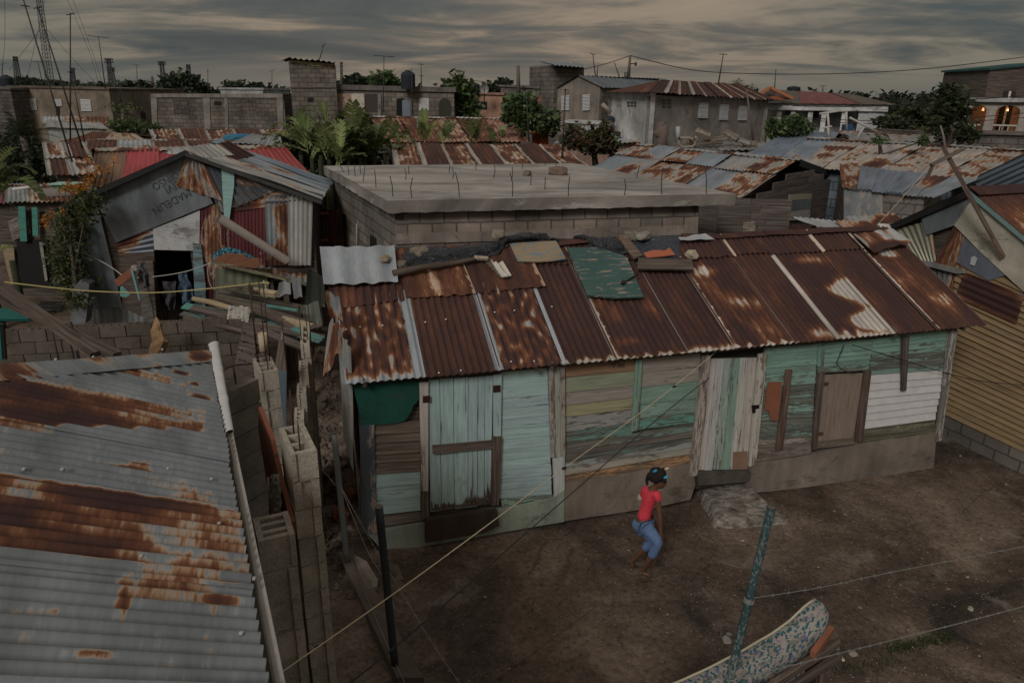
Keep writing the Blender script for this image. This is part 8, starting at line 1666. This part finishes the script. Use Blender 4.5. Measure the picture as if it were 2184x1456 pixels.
# bananas
def fan(cx, cy, n, R0, R1, w, seed, a0=-80, a1=80, dr=.35):
    r = random.Random(seed); out = []
    for i in range(n): a = R_(a0 + (a1 - a0) * (i + r.uniform(-.3, .3)) / max(1, n - 1)); L = r.uniform(R0, R1); bx, by = cx + r.uniform(-14, 14), cy + r.uniform(-12, 12); out.append((bx, by, bx + math.sin(a) * L, by - math.cos(a) * L, w * r.uniform(.8, 1.2), dr * r.uniform(.5, 1.4) * (.4 + abs(math.sin(a)))))
    return out
for i, (cx, cy, n, R0, R1, w, Y, a0, a1, lb) in enumerate(((660, 320, 10, 70, 110, 24, 22.0, -85, 50, 'leftmost big banana plant behind the flat slab'), (705, 330, 10, 80, 115, 26, 21.4, -50, 70, 'tallest banana plant in the middle of the clump'), (745, 325, 10, 70, 110, 24, 22.0, -40, 85, 'banana plant right of the tallest one in the clump'), (795, 320, 8, 60, 95, 22, 22.4, -60, 95, 'rightmost plant of the big banana clump'),
        (640, 300, 7, 50, 80, 20, 23, -95, 20, 'small banana plant at the left fringe of the clump'), (700, 270, 8, 35, 60, 20, 24.5, -80, 80, 'banana plant rising behind the middle of the clump'), (770, 275, 7, 35, 60, 18, 24.5, -80, 80, 'banana plant rising behind the right of the clump'), (720, 345, 9, 55, 85, 24, 20.8, -75, 75, 'front banana plant just behind the slab edge'),
        (905, 300, 6, 45, 70, 16, 24, -25, 30, 'banana plant before the reddish roof, leftmost'), (955, 302, 5, 35, 50, 14, 24, -50, 30, 'small banana plant before the reddish roof'), (1005, 304, 6, 45, 72, 18, 24, -35, 50, 'banana plant before the reddish roof with two broad leaves'), (1060, 304, 5, 32, 52, 14, 24, -45, 60, 'banana plant before the reddish roof, rightmost'), (845, 305, 6, 40, 60, 16, 24, -50, 70, 'banana plant between the big clump and the reddish roof'))):
    banana(lb, fan(cx, cy, n, R0, R1, w, i + 3, a0, a1), Y, i + 50, 'banana plants')
banana('banana leaves hanging in from the left edge', [(-20, 420, 90, 330, 34, .5), (-20, 400, 40, 290, 30, .3), (-10, 430, 110, 380, 30, .7), (-10, 410, 60, 330, 30, .4), (-30, 560, 40, 520, 28, .4)], 14.5, 77, 'banana plants')
def palm(label, cx, cy, n, L, Y, seed, w=.5, cols=((.03, .045, .02, 1), (.04, .055, .025, 1)), trunk=60, a=(-110, 110)):
    r = random.Random(seed); k = Y / F; c = W(cx, cy, Y); zb = .8; T = thing('palm_tree', label, 'palm', V(c.x, c.y, min(zb, c.z - .5)), 'palms'); mb = MB()
    for i in range(n):
        an = R_(a[0] + (a[1] - a[0]) * i / (n - 1) + r.uniform(-8, 8)); ln = L * k * r.uniform(.75, 1.1); d = Vector((math.sin(an), r.uniform(-.5, .5), math.cos(an) * .8 + .35)).normalized(); pr = c; m = 12; cc = cols[i % len(cols)]
        for j in range(m):
            t = (j + 1) / m; p = c + d * ln * t - V(0, 0, ln * .45 * t * t); tn = (p - pr).normalized(); sd = tn.cross(V(0, .3, 1)).normalized()
            b = len(mb.v); mb.v += [pr, p, p + V(0, 0, .01 * ln)]; mb.face([b, b + 1, b + 2], [(0, 0)] * 3, cc)
            for q in (-1, 1):
                for h in (0, .5):
                    o = pr.lerp(p, h); e = o + (sd * q + tn * .7 - V(0, 0, .35)).normalized() * ln * .26 * (1 - t * .5); b = len(mb.v); mb.v += [o, o + tn * ln * .02, e]; mb.face([b, b + 1, b + 2], [(0, 0)] * 3, cc)
            pr = p
    mb.build('fronds', M['leaf'], T); mb = MB(); mb.tube([V(c.x, c.y, min(zb, c.z - .5)), c], [.16, .11], 8, (.10, .085, .07, 1)); mb.build('trunk', M['bark'], T)
palm('big shaggy palm at the left edge below the brown house', 50, 290, 17, 85, 22, 1, a=(-120, 120)); palm('small palm left of the utility pole stub', 275, 185, 9, 26, 60, 2); palm('palm above the pink house roof', 985, 178, 11, 22, 60, 3); palm('taller palm behind the hipped roof', 1574, 180, 11, 22, 55, 4); palm('lower palm behind the hipped roof, left of the taller one', 1552, 186, 9, 16, 56, 5); palm('palm at the corner of the white house', 1603, 188, 9, 18, 50, 6); palm('stiff palm behind the carport roof', 1002, 182, 7, 14, 58, 7)
tree('tiny plants on the chalky roof edge', [(1875, 300, 12, 6), (1970, 300, 9, 10)], 19.5, 260, .12, GREENS, seed=30, name='bush', cat='bush', zb=3.2)
# ---------------------------------------------------------------- the girl skipping in the yard
def skin_mesh(name, nodes, edges, mat, parent, c, sub=2, root=0):
    # nodes: id -> (px, py, dY, radius)
    Y0 = 7.35; bm = bmesh.new(); ly = bm.verts.layers.skin.verify(); vs_ = {}
    for i, (k, (x, y, dy, r)) in enumerate(nodes.items()):
        v = bm.verts.new(W(x, y, Y0 + dy)); rr = r if isinstance(r, tuple) else (r, r); v[ly].radius = rr; v[ly].use_root = (i == root); vs_[k] = v
    for a, b in edges: bm.edges.new((vs_[a], vs_[b]))
    me = bpy.data.meshes.new(name); bm.to_mesh(me); bm.free(); o = bpy.data.objects.new(name, me); col.objects.link(o)
    o.modifiers.new('Skin', 'SKIN').use_smooth_shade = True; s = o.modifiers.new('Sub', 'SUBSURF'); s.levels = sub; s.render_levels = sub
    dg = bpy.context.evaluated_depsgraph_get(); dg.update(); m2 = bpy.data.meshes.new_from_object(o.evaluated_get(dg)); bpy.data.objects.remove(o)
    org = world_loc(parent); m2.transform(Matrix.Translation(-org)); m2.materials.clear(); m2.materials.append(mat)
    ca = m2.color_attributes.new('Col', 'FLOAT_COLOR', 'CORNER'); n = len(m2.loops); ca.data.foreach_set('color', list(c) * n)
    q = bpy.data.objects.new(name, m2); col.objects.link(q); q.parent = parent; return q
def smooth_mat(name, rough, v=.35, sc_=18):
    t = NT(name, rough, 0, .3); a = t.attr(); n = t.noise(t.obj(), sc_, 4, .6); t.bump(t.noise(t.obj(), sc_ * .6, 3, .5, .8), .5, .02)
    return t.out(t.mix(1.0, a.outputs['Color'], t.math('MULTIPLY_ADD', n, v * 2, 1 - v), 'MULTIPLY'))
def girl():
    b = G(1378, 1232); T = thing('person', 'girl in a red top and blue cropped jeans skipping barefoot in the yard', 'person', b)
    sk, cl, jn = smooth_mat('skin', .55, .12), smooth_mat('jersey', .9, .3, 30), smooth_mat('denim', .9, .5, 45)
    N = {'pel': (1368, 1113, 0, (.085, .080)), 'sp': (1377, 1090, 0, (.072, .06)), 'ch': (1387, 1058, 0, (.085, .065)), 'nk0': (1395, 1041, -.01, .044), 'nk': (1399, 1036, -.02, .034), 'jaw': (1408, 1031, -.04, .052), 'hd': (1407, 1020, -.03, (.075, .082)), 'top': (1404, 1010, -.02, .055),
         'nose': (1421, 1032, -.07, .010), 'chin': (1416, 1041, -.06, .022),
         'shR': (1401, 1052, -.11, .040), 'elR': (1408, 1104, -.15, .028), 'wrR': (1410, 1143, -.13, .020), 'paR': (1410, 1154, -.12, .024),
         'shL': (1376, 1044, .10, .038), 'elL': (1386, 1090, .20, .028), 'wrL': (1402, 1122, .22, .020), 'paL': (1406, 1130, .22, .024),
         'hpR': (1376, 1122, -.07, .072), 'knR': (1405, 1154, -.14, .054), 'caR': (1388, 1188, -.05, .044), 'anR': (1372, 1212, .02, .026), 'htR': (1368, 1219, .03, .026), 'toR': (1390, 1230, -.03, (.018, .030)),
         'hpL': (1362, 1118, .07, .072), 'knL': (1394, 1150, .04, .054), 'caL': (1368, 1176, .14, .040), 'anL': (1352, 1192, .20, .025), 'htL': (1347, 1194, .21, .024), 'toL': (1349, 1210, .20, (.018, .028))}
    E_ = [('pel', 'sp'), ('sp', 'ch'), ('ch', 'nk0'), ('nk0', 'nk'), ('nk', 'jaw'), ('jaw', 'hd'), ('hd', 'top'), ('jaw', 'nose'), ('jaw', 'chin'), ('ch', 'shR'), ('shR', 'elR'), ('elR', 'wrR'), ('wrR', 'paR'), ('ch', 'shL'), ('shL', 'elL'), ('elL', 'wrL'), ('wrL', 'paL'),
          ('pel', 'hpR'), ('hpR', 'knR'), ('knR', 'caR'), ('caR', 'anR'), ('anR', 'htR'), ('htR', 'toR'), ('pel', 'hpL'), ('hpL', 'knL'), ('knL', 'caL'), ('caL', 'anL'), ('anL', 'htL'), ('htL', 'toL')]
    for s, (x, y, dy) in (('R', (1410, 1154, -.12)), ('L', (1406, 1130, .22))):
        for i, (fx, fy, fd, ln) in enumerate(((4, 1, -.01, .8), (3, 6, -.03, 1), (1, 7, -.012, 1.05), (-1, 7, .008, 1), (-3, 6, .02, .85))):
            a, c = f'f{s}{i}a', f'f{s}{i}b'; N[a] = (x + fx * .7, y + fy * .6, dy + fd, .0085); N[c] = (x + fx * .2 - 1, y + fy * 1.25 * ln, dy + fd * .7 - .02, .007); E_ += [('pa' + s, a), (a, c)]
    skin_mesh('body', N, E_, sk, T, (.12, .06, .038, 1))
    K = lambda *k: {i: N[i] for i in k}
    S = K('pel', 'sp', 'ch', 'nk0', 'shR', 'shL'); S = {k: (v[0], v[1], v[2], tuple(q + .016 for q in v[3]) if isinstance(v[3], tuple) else v[3] + .014) for k, v in S.items()}
    S['pel'] = (1369, 1111, 0, (.106, .096)); S['nk0'] = (1394, 1044, -.01, .05); S['slR'] = (1405, 1069, -.125, .043); S['slL'] = (1370, 1060, .13, .04)
    skin_mesh('red_top', S, [('pel', 'sp'), ('sp', 'ch'), ('ch', 'nk0'), ('ch', 'shR'), ('ch', 'shL'), ('shR', 'slR'), ('shL', 'slL')], cl, T, (.55, .045, .07, 1))
    C_ = {'a': (1369, 1055, .12, .045), 'b': (1364, 1068, .15, .040)}; skin_mesh('sleeve', C_, [('a', 'b')], cl, T, (.32, .27, .20, 1))
    J = {k: (N[k][0], N[k][1], N[k][2], (N[k][3][0] + .016, N[k][3][1] + .016) if isinstance(N[k][3], tuple) else N[k][3] + .014) for k in ('pel', 'hpR', 'knR', 'hpL', 'knL')}
    J['pel'] = (1367, 1112, 0, (.102, .098)); J['heR'] = (1389, 1188, -.05, .060); J['heL'] = (1373, 1172, .12, .056)
    skin_mesh('jeans', J, [('pel', 'hpR'), ('hpR', 'knR'), ('knR', 'heR'), ('pel', 'hpL'), ('hpL', 'knL'), ('knL', 'heL')], jn, T, (.11, .18, .33, 1))
    hair = MB(); c = W(1402, 1014, 7.33); r0 = .105
    def hf(i, j):
        th = math.pi * j / 14; ph = 2 * math.pi * i / 22; v = V(math.sin(th) * math.cos(ph), math.sin(th) * math.sin(ph), math.cos(th)); k = r0 * (1 + .07 * math.sin(ph * 6 + 1) * math.sin(th)) * (1 - .12 * max(0, v.x * .7 - v.z))
        return c + V(v.x * k * 1.0, v.y * k * 1.02, v.z * k * .92), (i * .1, j * .1), (.012, .010, .010, 1)
    hair.grid(22, 14, hf)
    def puff(x, y, dy, x2, y2, r): hair.tube([W(x, y, 7.35 + dy), W((x + x2) / 2, (y + y2) / 2, 7.33 + dy), W(x2, y2, 7.33 + dy)], [r * .5, r, r * .35], 8, (.012, .010, .010, 1))
    puff(1392, 1006, -.02, 1379, 1020, .035); puff(1380, 1014, 0, 1380, 1034, .022); puff(1414, 1018, -.1, 1420, 1030, .03); puff(1412, 1003, 0, 1419, 1000, .03); pass
    ho = hair.build('hair', M['cloth'], T)
    for x, y, dy, cc in ((1397, 1004, -.09, (.03, .28, .5, 1)), (1420, 1017, -.14, (.04, .34, .6, 1)), (1422, 999, -.04, (.55, .45, .25, 1))):
        mb = MB(); mb.tube([W(x - 4, y + 2, 7.35 + dy), W(x + 4, y - 2, 7.35 + dy)], [.012, .014], 8, cc); mb.build('hair_clip', M['plain'], T)
    h = W(1409, 1160, 7.23); h2 = W(1404, 1136, 7.57)
    wire([h + V(0, 0, .03), h, W(1402, 1185, 7.25), W(1390, 1212, 7.2), W(1376, 1240, 7.15), W(1360, 1225, 7.6), W(1385, 1170, 7.75), h2], .0075, (.07, .03, .022, 1), 'brown skipping rope hanging from the girl hands round her feet', 'skipping_rope', 'rope', mat='cloth')
girl()
for o in list(sc.objects):                        # every labelled wall, fence or roof is a thing of its own
    if o.parent is None and o.get('label'): o['kind'] = 'thing'
